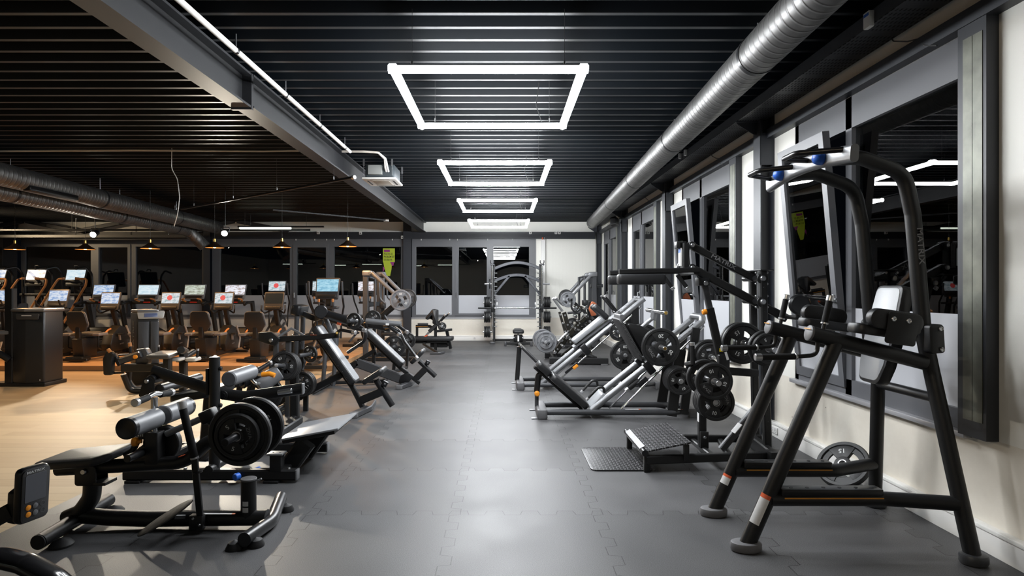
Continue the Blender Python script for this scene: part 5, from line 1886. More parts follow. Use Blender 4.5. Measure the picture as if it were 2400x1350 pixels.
Y = 7.5
root, u, nb = incline_machine('black chest-supported row with steep pale pad, nearer of the two pale padded machines', Y,
    q3(745, 762, Y), q3(838, 894, Y), V((-1.79, 7.06, 0)), V((-1.745, 7.9, 0)), q3(858, 900, Y), q3(906, 869, Y), q3(886, 898, Y), q3(920, 951, Y), q3(846, 938, Y), q3(852, 958, Y))
MB().bar([q3(822, 868, Y), q3(752, 902, Y), (-2.78, Y + 0.02, 0.06)], 0.07, 0.08, 0.1).build('base_beam', BLACK, root)
MB().tube([(-2.80, 6.98, 0.05), (-2.77, 7.95, 0.05)], 0.04, 0, 14).build('rear_foot_tube', BLACK, root)
for yy in (7.62, 7.86):
    MB().tube([(-2.70, yy, 0.07), (-2.66, yy, 1.24)], 0.03, 0, 12).build('rear_column', GREYD, root)
MB().obox((-2.665, 7.74, 1.27), (1, 0, -0.2), (0, 1, 0), 0.13, 0.36, 0.13, 0.04).build('column_boot', BLACK2, root)
MB().bar([(-2.66, 7.72, 1.24), (-2.45, 7.72, 1.15), (-2.34, 7.6, 1.19)], 0.06, 0.07, 0.1).build('rocker_arm', BLACK2, root)
o = MB().cyl(q3(752, 732, 7.55), q3(826, 755, 7.45), 0.055, ch=0.01, seg=20).build('lever_tube', BLACK2, root)
MB().cyl(q3(750, 742, 7.9), q3(820, 764, 7.8), 0.03, seg=14).build('lower_lever_tube', BLACK, root)
MB().obox(q3(795, 757, 7.65), (1, 0, -0.3), (0, 1, 0), 0.05, 0.03, 0.05).build('sticker', REDST, o)
MB().cyl(q3(752, 731, 7.45), q3(752, 731, 7.75), 0.085).build('pivot_hub', BLACK2, root)
MB().tube([(-2.30, 7.6, 1.20), (-2.18, 7.62, 0.9), (-2.12, 7.6, 0.55)], 0.03, 0.1, 12).build('pad_support', GREYD, root)
hp = q3(845, 752, 7.42)
ax = V((-0.25, -1, 0.05)).normalized()
MB().bar([q3(826, 755, 7.45), hp], 0.05, 0.06).build('horn_mount', BLACK, root)
peg(root, hp, ax, 0.30, m=GREYD)
plate(2.5, hp + ax * 0.17, ax, 100, 'small black plate on the lever horn above the nearer pale pad')
grips(root, [[q3(772, 787, 7.4), q3(788, 783, 7.3), q3(797, 773, 7.3), q3(829, 779, 7.2)], [q3(816, 768, 7.55), q3(826, 769, 7.45), q3(853, 774, 7.4)]])
MB().tube([q3(842, 764, 7.55), q3(860, 778, 7.5), q3(854, 800, 7.5), q3(815, 826, 7.6)], 0.022, 0.12, 12).build('curved_arm', BLACK2, root)
MB().tube([q3(788, 783, 7.3), (-2.3, 7.5, 0.95)], 0.02, 0, 10).build('grip_link', BLACK2, root)

# upright, long arm and storage of the nearer chest row
q = MB()
K4 = 1.055
q.slab(rpoly([(x * K4, max(0.0, 1.55 + (z - 1.55) * K4)) for x, z in ((-2.86, 0.08), (-2.70, 0.08), (-2.62, 0.20), (-2.50, 0.62), (-2.54, 0.88), (-2.72, 0.88), (-2.74, 0.72), (-2.64, 0.55), (-2.72, 0.30))], 0.03), (0, 7.92, 0), (1, 0, 0), (0, 0, 1), 0.10, 0.01)
fp = q.build('main_upright', BLACK, root)
MB().slab([(-0.03, 0), (0.03, 0), (0, 0.05)], (-2.66 * K4, 7.817, 0.66), (1, 0, 0), (0, 0, 1), 0.003, 0).build('warning_sticker', YELLOW, fp)
MB().cyl((-2.76, 7.87, 0.86), (-2.74, 7.87, 0.92), 0.075).build('upright_head', BLACK2, root)
q = MB().slab(rpoly([(-2.93, 0.92), (-2.74, 0.86), (-2.68, 0.95), (-2.78, 1.03), (-2.93, 1.02)], 0.02), (0, 7.12, 0), (1, 0, 0), (0, 0, 1), 0.05, 0.006)
cv = q.build('clevis', BLACK, root)
bolts(cv, [(-2.775, 7.065, 0.93)], (0, -1, 0), 0.026)
arm = MB().bar([(-2.77, 7.15, 0.935), (-2.35, 7.15, 0.955), (-1.99, 7.15, 0.985)], 0.05, 0.065).build('long_arm', BLACK, root)
MB().box((-2.33, 7.12, 0.988), (-2.25, 7.18, 0.9895)).build('sticker', REDST, arm)
MB().tube([(-2.02, 7.15, 0.98), (-2.0, 7.10, 1.01), (-1.985, 7.05, 1.02)], 0.014, 0.02, 8).build('arm_tip', BRASS, arm)
for x_ in (-2.77, -2.62):
    MB().bar([(x_, 7.18, 0.0), (x_ + 0.01, 7.18, 0.93)], 0.05, 0.06).build('arm_post', GREYD, root)
MB().bar([(-2.74, 7.2, 0.96), (-2.60, 7.25, 1.06), (-2.44, 7.25, 0.97)], 0.03, 0.03).build('link_rod', GREYM, root)
peg(root, (-2.5, 7.46, 0.365), (0, -1, 0), 0.23)
MB().bar([(-2.5, 7.48, 0.0), (-2.5, 7.48, 0.42)], 0.05, 0.06).build('storage_post', BLACK, root)
for i in range(3):
    plate(10, (-2.50, 7.31 + 0.046 * i, 0.365), (0, -1, 0), 60 + 11 * i, 'one of three black plates hung low behind the steep pale pad', 'three plates low behind the steep pale pad')
ax = V((-0.35, -1, 0.0)).normalized()
hp = q3(731, 829, 7.15)
peg(root, hp + ax * -0.02, ax, 0.26, m=GREYD)
MB().bar([hp + ax * -0.02, (-2.68, 7.86, 0.72)], 0.06, 0.07, side=(0, 0, 1)).build('horn_bracket', BLACK, root)
plate(2.5, hp + ax * 0.03, ax, 30, 'small black 2.5 plate on a bare horn in front of the pale incline pad')

Y = 9.4
root, u, nb = incline_machine('black chest-supported row with lower pale pad, farther of the two pale padded machines', Y,
    q3(861, 770, Y), q3(948, 852, Y), V((-1.6, 9.06, 0)), V((-1.50, 9.75, 0)), q3(969, 853, Y), q3(998, 823, Y), q3(988, 851, Y), q3(1021, 882, Y), q3(975, 887, Y), q3(984, 898, Y))
MB().bar([q3(954, 893, Y), q3(838, 850, Y)], 0.09, 0.15).build('base_beam', GREYD, root)
MB().bar([q3(838, 850, Y), (-2.75, Y, 0.10)], 0.09, 0.11).build('rear_beam', BLACK, root)
MB().bar([q3(838, 846, Y), q3(880, 820, Y)], 0.06, 0.06).build('brace', BLACK, root)
MB().tube([(-2.79, 8.65, 0.045), (-2.78, 10.0, 0.045)], 0.04, 0, 12).build('rear_foot_tube', GREYD, root)
for x_, y_ in ((-2.75, 9.0), (-2.62, 9.1)):
    MB().tube([(x_, y_, 0.05), (x_ + 0.03, y_ + 0.1, 0.85)], 0.033, 0, 12).build('rear_column', GREYD, root)
q = MB().slab(rpoly([(-1.66, 0.06), (-1.50, 0.06), (-1.42, 0.16), (-1.50, 0.22), (-1.62, 0.18)], 0.03), (0, Y - 0.04, 0), (1, 0, 0), (0, 0, 1), 0.03, 0.004)
q.build('knuckle_plate', BLACK2, root)
MB().tube([q3(858, 752, 9.2), q3(940, 760, 9.2)], 0.042, 0, 16).build('lever_tube', GREYM, root)
MB().bar([q3(850, 757, 9.5), q3(914, 772, 9.4)], 0.06, 0.09).build('lower_lever', BLACK, root)
MB().tube([q3(855, 756, 9.4), q3(866, 790, 9.5), q3(880, 832, 9.5)], 0.03, 0, 12).build('lever_column', BLACK, root)
o = MB().obox(q3(908, 760, 9.13), (1, 0, -0.07), (0, 0, 1), 0.05, 0.03, 0.01).build('sticker', STICK, root)
MB().obox(q3(909, 769, 9.3), (1, 0, 0.3), (0, 0, 1), 0.09, 0.02, 0.02).build('amber_trigger', AMBER, root)
grips(root, [[q3(900, 766, 9.3), q3(912, 766, 9.2), q3(935, 784, 9.1)], [q3(922, 758, 9.3), q3(932, 763, 9.2), q3(953, 778, 9.1)],
             [q3(915, 764, 9.2), q3(936, 776, 9.2), q3(948, 800, 9.1), q3(976, 838, 9.0)]], 0.024)
p15, p05, p10 = q3(924, 812, 10.6), q3(874, 746, 10.3), q3(954, 798, 11.2)
peg(root, p15 + V((0, 0.13, 0)), (0, -1, 0), 0.3, m=GREYD)
plate(15, p15, (0, -1, 0), 0, 'black 15 plate behind the farther pale pad, its numbers in white')
peg(root, p05 + V((0, 0.12, 0)), (0, -1, 0), 0.25, m=GREYD)
plate(5, p05, (0, -1, 0), 10, 'black 5 plate above the farther pale pad, behind a lever tube')
MB().bar([p05 + V((0, 0.13, 0)), (-2.3, 10.45, 0.0)], 0.05, 0.06).build('plate_post', BLACK, root)
MB().bar([p15 + V((0, 0.15, 0)), (-2.0, 10.75, 0.0)], 0.05, 0.06).build('plate_post', BLACK, root)
MB().bar([(-2.3, 10.4, 0.05), (-2.0, 10.75, 0.05), (-1.95, 9.6, 0.05)], 0.05, 0.06, side=(0, 0, 1)).build('plate_base', BLACK, root)
MB().bar([(-1.95, 9.6, 0.05), (-2.75, 9.4, 0.05)], 0.05, 0.06, side=(0, 0, 1)).build('plate_base', BLACK, root)
plate(10, p10, (0, -1, 0), 190, 'black 10 plate partly behind the 15 plate past the farther pale pad')
peg(root, p10 + V((0, 0.12, 0)), (0, -1, 0), 0.25, m=GREYD)
MB().bar([p10 + V((0, 0.13, 0)), (-1.85, 11.3, 0.04), (-2.0, 10.75, 0.05)], 0.05, 0.06, side=(1, 0, 0.01)).build('plate_post', BLACK, root)

# ------------------------------------------------------------------ plate loaded pulldown with the big grey-lit plates
Y = 12.7
root = thing('lever_pulldown', 'black lever pulldown with two long grey arms and large grey-lit plate, left of the aisle', 'weight machine', (-2.6, Y, 0))
for px, yy in ((857, 12.6), (889, 13.5)):
    c0 = q3(px, 700, yy)
    MB().bar([(c0.x, yy, 0.05), (c0.x, yy, 1.86)], 0.08, 0.11).build('column', GREYD, root)
    q = MB().slab(rpoly([(c0.x - 0.06, 1.82), (c0.x + 0.13, 1.82), (c0.x + 0.15, 1.87), (c0.x + 0.13, 1.93), (c0.x - 0.06, 1.93)], 0.03), (0, yy + 0.08, 0), (1, 0, 0), (0, 0, 1), 0.16, 0.02)
    hd = q.build('column_head', GREYM, root)
    bolts(hd, [(c0.x + 0.115, yy - 0.08, 1.875)], (0, -1, 0), 0.028)
    MB().bar([(c0.x, yy, 0.05), (-1.9, yy, 0.05)], 0.07, 0.08).build('base_rail', BLACK, root)
MB().bar([(-2.95, 12.6, 0.06), (-2.83, 13.5, 0.06)], 0.08, 0.08, side=(1, 0, 0)).build('base_cross', BLACK, root)
MB().bar([(-2.95, 12.6, 1.2), (-2.83, 13.5, 1.2)], 0.06, 0.10, side=(1, 0, 0)).build('column_cross', BLACK2, root)
A = [(q3(872, 639, 12.5), q3(938, 701, 12.35)), (q3(895, 640, 13.4), q3(952, 697, 13.3))]
for a, b2 in A:
    MB().tube([a, b2], 0.042, 0, 14).build('swing_arm', GREYM, root)
    MB().bar([b2, b2 + V((-0.52, 0.03, -0.44))], 0.05, 0.07).build('lower_arm', BLACK, root)
    MB().tube([b2 + V((-0.3, -0.02, -0.1)), b2 + V((-0.42, -0.02, -0.0)), b2 + V((-0.44, -0.02, 0.35))], 0.022, 0.15, 10).build('pull_handle', GREYD, root)
for x_, yy in ((-2.77, 12.75), (-2.62, 12.9)):
    MB().tube([(x_, yy, 1.78), (x_, yy, 0.98), (x_ + 0.14, yy, 0.78), (x_ + 0.4, yy, 0.72)], 0.03, 0.12, 12).build('bent_tube', GREYD, root)
    MB().tube([(x_, yy, 1.75), (-2.9, yy - 0.05, 1.80)], 0.026, 0, 10).build('tube_stay', GREYD, root)
MB().obox((-2.62, 12.85, 1.18), (1, 0, 0), (0, 1, 0), 0.12, 0.16, 0.14, 0.03).build('thigh_pad', VINYL, root)
MB().bar([(-2.62, 12.85, 0.05), (-2.62, 12.85, 1.15)], 0.06, 0.07).build('pad_post', BLACK, root)
MB().slab(rrect(0.4, 0.34, 0.06), (-2.45, 12.95, 0.52), (1, 0, 0), (0, 1, 0), 0.07, 0.02).build('seat', VINYL, root)
MB().bar([(-2.45, 12.95, 0.05), (-2.45, 12.95, 0.53)], 0.08, 0.08).build('seat_post', BLACK, root)
for (a, b2), lb, mm in zip(A, ('large grey-lit 20 plate on the near arm of the lever pulldown', 'large black 20 plate on the far arm of the lever pulldown'), (PLATE_LIT, PLATE)):
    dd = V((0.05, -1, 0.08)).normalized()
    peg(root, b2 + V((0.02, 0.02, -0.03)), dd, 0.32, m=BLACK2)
    plate(20, b2 + V((0.02, 0.02, -0.03)) + dd * 0.11, (0.05, -1, 0.08), 0 if mm is PLATE_LIT else 200, lb, None, mm)

# ------------------------------------------------------------------ bench machine against the back wall, left of the smith rack
Y = 14.4
root = thing('leg_curl_bench', 'low black bench machine with angled arm pads by the back wall', 'weight machine', (-2.0, Y, 0))
MB().slab(rrect(1.10, 0.40, 0.06), (q3(1010, 795, Y).x, Y, 0.29), (1, 0, 0), (0, 1, 0), 0.09, 0.02).build('bench_pad', VINYL, root)
MB().bar([(-2.55, Y, 0.25), (-1.36, Y, 0.25)], 0.08, 0.07).build('bench_rail', BLACK, root)
MB().bar([(-2.45, Y, 0.04), (-2.45, Y, 0.25)], 0.08, 0.08).build('bench_leg', BLACK, root)
MB().bar([(-1.90, Y - 0.3, 0.22), (-1.55, Y - 0.5, 0.04)], 0.05, 0.05).build('front_strut', BLACK, root)
MB().bar([(-1.72, Y - 0.52, 0.03), (-1.50, Y - 0.52, 0.03), (-1.42, Y - 0.3, 0.03)], 0.05, 0.06, 0.05, side=(0, 0, 1)).build('front_foot', GREYD, root)
MB().bar([(-1.90, Y - 0.3, 0.22), (-1.90, Y, 0.25)], 0.06, 0.05, side=(1, 0, 0)).build('strut_cross', BLACK, root)
MB().bar([(-1.80, Y + 0.2, 0.15), (-1.38, Y + 0.2, 0.15)], 0.14, 0.10).build('counterweight_box', BLACK2, root)
MB().bar([(-1.38, Y + 0.2, 0.15), (-1.36, Y, 0.25)], 0.05, 0.05, side=(0, 0, 1)).build('box_arm', BLACK, root)
# angled A shaped pad
q = MB()
q.slab(rpoly([(-1.90, 0.83), (-1.83, 0.78), (-1.72, 0.93), (-1.72, 0.70), (-1.60, 0.66), (-1.60, 1.02), (-1.72, 1.05)], 0.03), (0, Y + 0.22, 0), (1, 0, 0), (0, 0, 1), 0.34, 0.03)
q.build('arm_pad', VINYL, root)
MB().bar([(-1.66, Y + 0.05, 0.04), (-1.66, Y + 0.05, 0.72)], 0.05, 0.07).build('pad_post', BLACK, root)
MB().bar([(-1.80, Y - 0.05, 0.50), (-1.56, Y - 0.05, 0.74)], 0.10, 0.09).build('ankle_pad', VINYL, root)
grips(root, [[(-1.56, Y - 0.1, 0.74), (-1.50, Y - 0.1, 0.80), (-1.42, Y - 0.12, 0.90)], [(-1.54, Y + 0.15, 0.74), (-1.47, Y + 0.15, 0.82), (-1.34, Y + 0.13, 0.93)]], 0.02)
o = MB().bar([(-1.95, Y - 0.02, 0.33), (-1.72, Y - 0.02, 0.58)], 0.04, 0.05).build('actuator', STEEL, root)
MB().bar([(-1.97, Y - 0.06, 0.34), (-1.84, Y - 0.06, 0.42)], 0.02, 0.03).build('orange_clip', REDST, o)
MB().bar([(-2.15, Y + 0.1, 0.62), (-1.80, Y + 0.1, 0.62), (-1.70, Y + 0.05, 0.55)], 0.06, 0.07, 0.1).build('upper_rail', BLACK, root)
MB().box((-2.10, Y + 0.06, 0.655), (-1.85, Y + 0.14, 0.70), 0.01).build('upper_block', GREYD, root)
MB().box((-2.15, Y + 0.065, 0.61), (-1.85, Y + 0.068, 0.62)).build('amber_stripe', AMBER, root)
MB().bar([(-2.12, Y + 0.1, 0.25), (-2.12, Y + 0.1, 0.62)], 0.05, 0.06).build('upper_post', BLACK, root)
for s in (0, 1):
    MB().bar([(-1.42, Y + 0.35 + 0.1 * s, 0.5), (-1.33, Y + 0.45 + 0.1 * s, 0.04)], 0.05, 0.07).build('rear_leg', BLACK, root)
MB().bar([(-1.66, Y + 0.1, 0.5), (-1.30, Y + 0.4, 0.52)], 0.06, 0.06).build('rear_rail', BLACK, root)
c = q3(1036, 765, 14.22)
peg(root, c + V((0, 0.1, 0)), (0, -1, 0), 0.2)
MB().bar([c + V((0, 0.1, 0)), (-1.5, Y + 0.25, 0.52)], 0.04, 0.04).build('horn_arm', BLACK, root)
plate(2.5, c, (0, -1, 0), 0, 'small dark plate on the bench machine near the back wall')
plate(2.5, c + V((0, 0.031, 0)), (0, -1, 0), 30, 'second small plate behind the small plate on the bench machine near the back wall')
# ------------------------------------------------------------------ second lever pulldown, far right corner
def right_pulldown():
    Y = 15.3
    root = thing('lever_pulldown', 'black lever pulldown with grey-lit plate in the far right corner by the cream wall', 'weight machine', (2.1, Y, 0))
    for px, yy in ((1393, 15.2), (1384, 16.0)):
        c0 = P(px, 700, yy)
        MB().bar([(c0.x, yy, 0.05), (c0.x, yy, 1.90)], 0.09, 0.12).build('column', GREYD, root)
        q = MB().slab(rpoly([(c0.x + 0.07, 1.86), (c0.x - 0.14, 1.84), (c0.x - 0.17, 1.90), (c0.x - 0.14, 1.97), (c0.x + 0.07, 1.98)], 0.03), (0, yy + 0.08, 0), (1, 0, 0), (0, 0, 1), 0.16, 0.02)
        q.build('column_head', GREYM, root)
        MB().bar([(c0.x, yy, 0.05), (1.25, yy, 0.05)], 0.07, 0.08).build('base_rail', BLACK, root)
    MB().bar([(2.34, 15.2, 0.06), (2.36, 16.0, 0.06)], 0.08, 0.08, side=(1, 0, 0)).build('base_cross', BLACK, root)
    MB().tube([(2.30, 15.6, 1.62), (2.62, 15.6, 1.62)], 0.045).build('top_roller', GREYD, root)
    MB().bar([(2.34, 15.2, 1.62), (2.36, 16.0, 1.62)], 0.06, 0.08, side=(1, 0, 0)).build('column_cross', GREYD, root)
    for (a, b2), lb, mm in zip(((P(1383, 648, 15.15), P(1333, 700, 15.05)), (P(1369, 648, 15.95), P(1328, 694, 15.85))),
                               ('grey-lit 15 plate on the near arm of the pulldown in the far right corner', 'dark 15 plate on the far arm of the pulldown in the far right corner'), (PLATE_LIT, PLATE)):
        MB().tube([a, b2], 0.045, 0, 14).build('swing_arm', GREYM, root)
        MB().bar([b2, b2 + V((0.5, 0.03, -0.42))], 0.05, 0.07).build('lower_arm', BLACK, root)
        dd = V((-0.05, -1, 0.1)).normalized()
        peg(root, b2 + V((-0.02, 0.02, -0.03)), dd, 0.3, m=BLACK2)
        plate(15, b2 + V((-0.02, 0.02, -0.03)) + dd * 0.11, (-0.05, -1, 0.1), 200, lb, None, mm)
    for x_, yy in ((2.10, 15.3), (1.98, 15.5)):
        MB().tube([(x_, yy, 1.85), (x_, yy, 1.05), (x_ - 0.14, yy, 0.92), (x_ - 0.3, yy, 0.90)], 0.032, 0.12, 12).build('bent_tube', GREYD, root)
        MB().tube([(x_, yy, 1.83), (2.3, yy, 1.88)], 0.026, 0, 10).build('tube_stay', GREYD, root)
        MB().bar([(x_, yy, 1.06), (x_ + 0.02, yy, 0.05)], 0.05, 0.06).build('inner_post', BLACK, root)
    MB().obox((2.12, 15.35, 1.18), (1, 0, 0), (0, 1, 0), 0.14, 0.3, 0.14, 0.03).build('thigh_pad', VINYL, root)
    MB().slab(rrect(0.4, 0.34, 0.06), (1.85, 15.6, 0.50), (1, 0, 0), (0, 1, 0), 0.07, 0.02).build('seat', VINYL, root)
    MB().bar([(1.85, 15.6, 0.05), (1.85, 15.6, 0.51)], 0.08, 0.08).build('seat_post', BLACK, root)
right_pulldown()

# ------------------------------------------------------------------ black linkage machine with many bolts, tan pad
Y = 12.4
M_DKBR = mat('dark_bronze_black', (0.028, 0.026, 0.02), 0.3, 0.5, 0.5)
root = thing('linkage_machine', 'black many-bolted linkage machine with tan pad and twin plates, behind the hack squat', 'weight machine', (1.5, Y, 0))
for yy, x0_, x1_ in ((12.0, 0.93, 2.12), (12.9, 0.90, 1.9)):
    MB().bar([(x0_, yy, 0.09), (x1_, yy, 0.07)], 0.12, 0.13).build('base_rail', BLACK, root)
    for x_ in (x0_ + 0.06, x1_ - 0.08):
        MB().box((x_ - 0.07, yy - 0.07, 0), (x_ + 0.07, yy + 0.07, 0.025), 0.006).build('rubber_foot', GREYC, root)
MB().bar([(1.05, 12.0, 0.12), (1.05, 12.9, 0.12)], 0.1, 0.1, side=(1, 0, 0)).build('cross_beam', BLACK, root)
MB().bar([(1.85, 12.0, 0.12), (1.75, 12.9, 0.12)], 0.1, 0.1, side=(1, 0, 0)).build('cross_beam', BLACK, root)
def zz(px, py, yy=Y):
    return P(px, py, yy)
beams = [((1300, 826), (1354, 760), 0.09, 0.11), ((1352, 762), (1396, 724), 0.07, 0.08), ((1318, 835), (1370, 792), 0.09, 0.10), ((1311, 731), (1326, 783), 0.10, 0.05),
         ((1322, 732), (1338, 790), 0.08, 0.09), ((1306, 800), (1335, 780), 0.05, 0.04), ((1352, 748), (1356, 776), 0.06, 0.06), ((1345, 720), (1392, 722), 0.10, 0.06),
         ((1372, 790), (1384, 836), 0.09, 0.08), ((1330, 800), (1382, 812), 0.08, 0.07), ((1356, 775), (1380, 768), 0.05, 0.04), ((1344, 790), (1354, 838), 0.08, 0.08)]
for i, (a, b2, w, h) in enumerate(beams):
    yy = Y + (0.1, 0.25, 0.15, -0.2, 0.2, -0.02)[i % 6]
    o = MB().bar([zz(*a, yy), zz(*b2, yy)], w, h).build('link_beam', M_DKBR, root)
    for t_ in (0.12, 0.5, 0.88):
        p = zz(*a, yy).lerp(zz(*b2, yy), t_)
        bolts(o, [p + V((0, -w / 2, 0))], (0, -1, 0), 0.022)
for p in ((1301, 826), (1316, 798), (1332, 790), (1350, 772), (1347, 724), (1350, 742), (1373, 722), (1376, 741), (1320, 812), (1390, 841)):
    c = zz(*p, Y - 0.36)
    MB().cyl(c, c + V((0, 0.3, 0)), 0.034).build('pivot_pin', CHROME, root)
MB().tube([zz(1318, 729, 12.1), zz(1296, 699, 12.0)], 0.026, 0, 12).build('silver_handle', STEEL, root)
MB().tube([zz(1322, 716, 12.4), zz(1316, 712, 12.4), zz(1302, 698, 12.3)], 0.026, 0.06, 12).build('silver_handle', STEEL, root)
MB().tube([zz(1340, 708, 12.2), zz(1339, 722, 12.2), zz(1350, 735, 12.2), zz(1360, 722, 12.3)], 0.02, 0.1, 10).build('curved_grip', BLACK2, root)
MB().tube([zz(1308, 800, 12.0), zz(1326, 782, 12.0), zz(1332, 778, 12.0)], 0.018, 0, 8).build('lock_lever', STEEL, root)
MB().cyl(zz(1330, 780, 12.0), zz(1334, 776, 12.0), 0.03).build('lever_ball', BLACK2, root)
q = MB().slab(rpoly([(0, 0), (0.10, 0.02), (0.12, 0.25), (0.06, 0.30), (0, 0.32), (-0.06, 0.16)], 0.03), zz(1385, 740, Y), (1, 0, 0), (0, -0.2, 1), 0.07, 0.02)
q.build('tan_pad', BRICKRED, root, label='tan leather pad')
q = MB().slab(rpoly([(-0.05, -0.02), (0.02, 0), (-0.02, 0.18), (0, 0.32), (-0.05, 0.32), (-0.09, 0.16)], 0.02), zz(1384, 740, Y + 0.02), (1, 0, 0), (0, -0.2, 1), 0.05, 0.01)
q.build('pad_shell', BLACK, root)
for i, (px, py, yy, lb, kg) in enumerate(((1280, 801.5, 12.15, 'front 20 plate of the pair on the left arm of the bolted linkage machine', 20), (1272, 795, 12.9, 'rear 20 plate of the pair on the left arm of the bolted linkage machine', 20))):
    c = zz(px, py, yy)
    plate(kg, c, (-0.12, -1, 0.03), 300, 'grey-lit ' + lb, None, PLATE_LIT)
MB().tube([c - V((-0.12, -1, 0.03)).normalized() * 0.2 if False else zz(1280, 801.5, 12.15) + V((0.02, 0.22, 0)), zz(1302, 826, 12.5)], 0.04, 0, 12).build('plate_arm', BLACK, root)
c = zz(1280, 801.5, 12.15)
dd = V((-0.12, -1, 0.03)).normalized()
peg(root, c - dd * 0.22, dd, 0.42, m=STEEL)
plate(5, c + dd * 0.045, (-0.12, -1, 0.03), 60, 'small grey-lit 5 plate on the face of the front 20 plate of the linkage machine', None, PLATE_LIT)
c = zz(1272, 795, 12.9)
peg(root, c - dd * 0.2, dd, 0.4, m=STEEL)
MB().tube([c - dd * 0.19, zz(1300, 822, 13.15)], 0.04, 0, 12).build('plate_arm', BLACK, root)
for px, py, yy, kg, lb in ((1382, 753, 12.8, 15, 'black 15 plate under the tan pad of the linkage machine'), (1342, 766, 12.95, 15, 'black 15 plate in the middle of the bolted linkage machine'), (1370, 764, 13.0, 10, 'black 10 plate between the two 15 plates of the linkage machine')):
    c = zz(px, py, yy)
    peg(root, c + V((0, 0.12, 0)), (0, -1, 0), 0.2)
    MB().bar([c + V((0, 0.12, 0)), (c.x, yy + 0.12, 0.05)], 0.05, 0.06).build('storage_post', BLACK, root)
    MB().bar([(c.x, yy + 0.12, 0.05), (c.x, 12.9, 0.08)] if abs(yy + 0.12 - 12.9) > 0.06 else [(c.x, yy + 0.12, 0.05), (c.x, yy + 0.02, 0.05)], 0.05, 0.06, side=(1, 0, 0)).build('storage_foot', BLACK, root)
    plate(kg, c, (0, -1, 0), 25, lb, None, PLATE)

# ------------------------------------------------------------------ counterbalanced bar rack (smith) at the back
Y = 16.6
root = thing('barbell_rack', 'tall black guided barbell rack with two arched cross bars in front of the back window', 'exercise rack', (0.38, Y, 0))
XL, XR = -0.312, 1.085
M_ARCH = mat('rack_blue_grey', (0.05, 0.053, 0.062), 0.4, 0.2)
for x_, s in ((XL, -1), (XR, 1)):
    o = MB().bar([(x_ - s * 0.05, Y + 0.08, 0.05), (x_ - s * 0.05, Y + 0.08, 2.24)], 0.07, 0.06).build('upright', BLACK, root)
    MB().cyl((x_, Y - 0.02, 0.32), (x_, Y - 0.02, 2.22), 0.024).build('guide_rod', CHROME, root)
    f = MB().box((x_ - 0.075, Y - 0.12, 0), (x_ + 0.075, Y + 0.55, 0.055), 0.02)
    f.build('foot', GREYD, root)
    MB().box((x_ - 0.06, Y - 0.06, 2.2), (x_ + 0.06, Y + 0.12, 2.24), 0.01).build('rod_clamp', GREYD, root)
    for k in (-1, 1):
        MB().tube([(x_ + k * 0.02, Y, 2.24), (x_ + k * 0.055, Y, 2.28), (x_ + k * 0.05, Y, 2.34)], 0.012, 0.02, 8).build('pulley_fork', BLACK2, root)
    for i in range(13):
        z = 0.48 + i * 0.125
        MB().cyl((x_ - s * 0.05, Y + 0.04, z), (x_ - s * 0.135, Y + 0.02, z), 0.014).build('lock_peg', STEEL, root)
        if i % 2 == 0:
            MB().cyl((x_ + s * 0.0, Y + 0.04, z + 0.03), (x_ + s * 0.04, Y + 0.03, z + 0.03), 0.012).build('bolt', STEEL, root)
    MB().box((x_ - 0.035, Y - 0.06, 0.88), (x_ + 0.035, Y + 0.02, 1.12), 0.01).build('bar_carriage', BLACK2, root)
    # plate storage on the outside
    n_ = 0
    for z, kg, cnt in ((1.155, 10, 4), (0.745, 10, 4), (0.325, 10, 4)):
        peg(root, (x_ + s * 0.0, Y + 0.10, z), (s, 0, 0), 0.27)
        for k in range(cnt):
            plate(kg, (x_ + s * (0.075 + 0.046 * k), Y + 0.10, z), (s, 0, 0), 40 * k, 'black plate stored edge-on on the %s side of the barbell rack' % ('window' if s < 0 else 'cream wall'), 'plates stored on the barbell rack, %s side' % ('window' if s < 0 else 'cream wall'), None, letters=False)
    peg(root, (x_, Y + 0.10, 1.675), (s, 0, 0), 0.22)
plate(5, (XL - 0.075, Y + 0.10, 1.675), (-1, 0, 0), 0, 'small black plate alone on the top left peg of the barbell rack')
def arch(z0, z1, w, h, nm):
    pts = []
    for i in range(17):
        t = i / 16
        pts.append(V((XL + 0.03 + (XR - XL - 0.06) * t, Y + 0.08, z0 + (z1 - z0) * math.sin(PI * t))))
    MB().bar(pts, w, h).build(nm, M_ARCH, root)
arch(2.10, 2.28, 0.06, 0.085, 'top_arch')
arch(1.75, 1.93, 0.06, 0.085, 'middle_arch')
for s in (-1, 1):
    xc = (XL + XR) / 2
    xe = XL if s < 0 else XR
    MB().bar([(xe - s * 0.05, Y + 0.08, 1.38), (xc + s * 0.22, Y + 0.08, 1.90)], 0.06, 0.07).build('arch_brace', M_ARCH, root)
MB().bar([(XL, Y + 0.5, 0.06), (XR, Y + 0.5, 0.06)], 0.08, 0.06).build('rear_floor_beam', BLACK, root)
o = MB().cyl((-0.71, Y - 0.03, 1.0), (1.49, Y - 0.03, 1.0), 0.024, seg=14).build('bar_sleeves', BLACK2, root)
MB().cyl((XL + 0.06, Y - 0.03, 1.0), (XR - 0.06, Y - 0.03, 1.0), 0.0255, seg=14).build('chrome_bar', CHROME, o)
for x_ in (XL + 0.12, XR - 0.2):
    MB().cyl((x_, Y - 0.03, 1.0), (x_ + 0.03, Y - 0.03, 1.0), 0.036).build('bar_collar', STEEL, o)
    MB().box((x_ - 0.005, Y - 0.04, 1.0), (x_ + 0.025, Y + 0.0, 1.16), 0.004).build('bar_hook', STEEL, o)

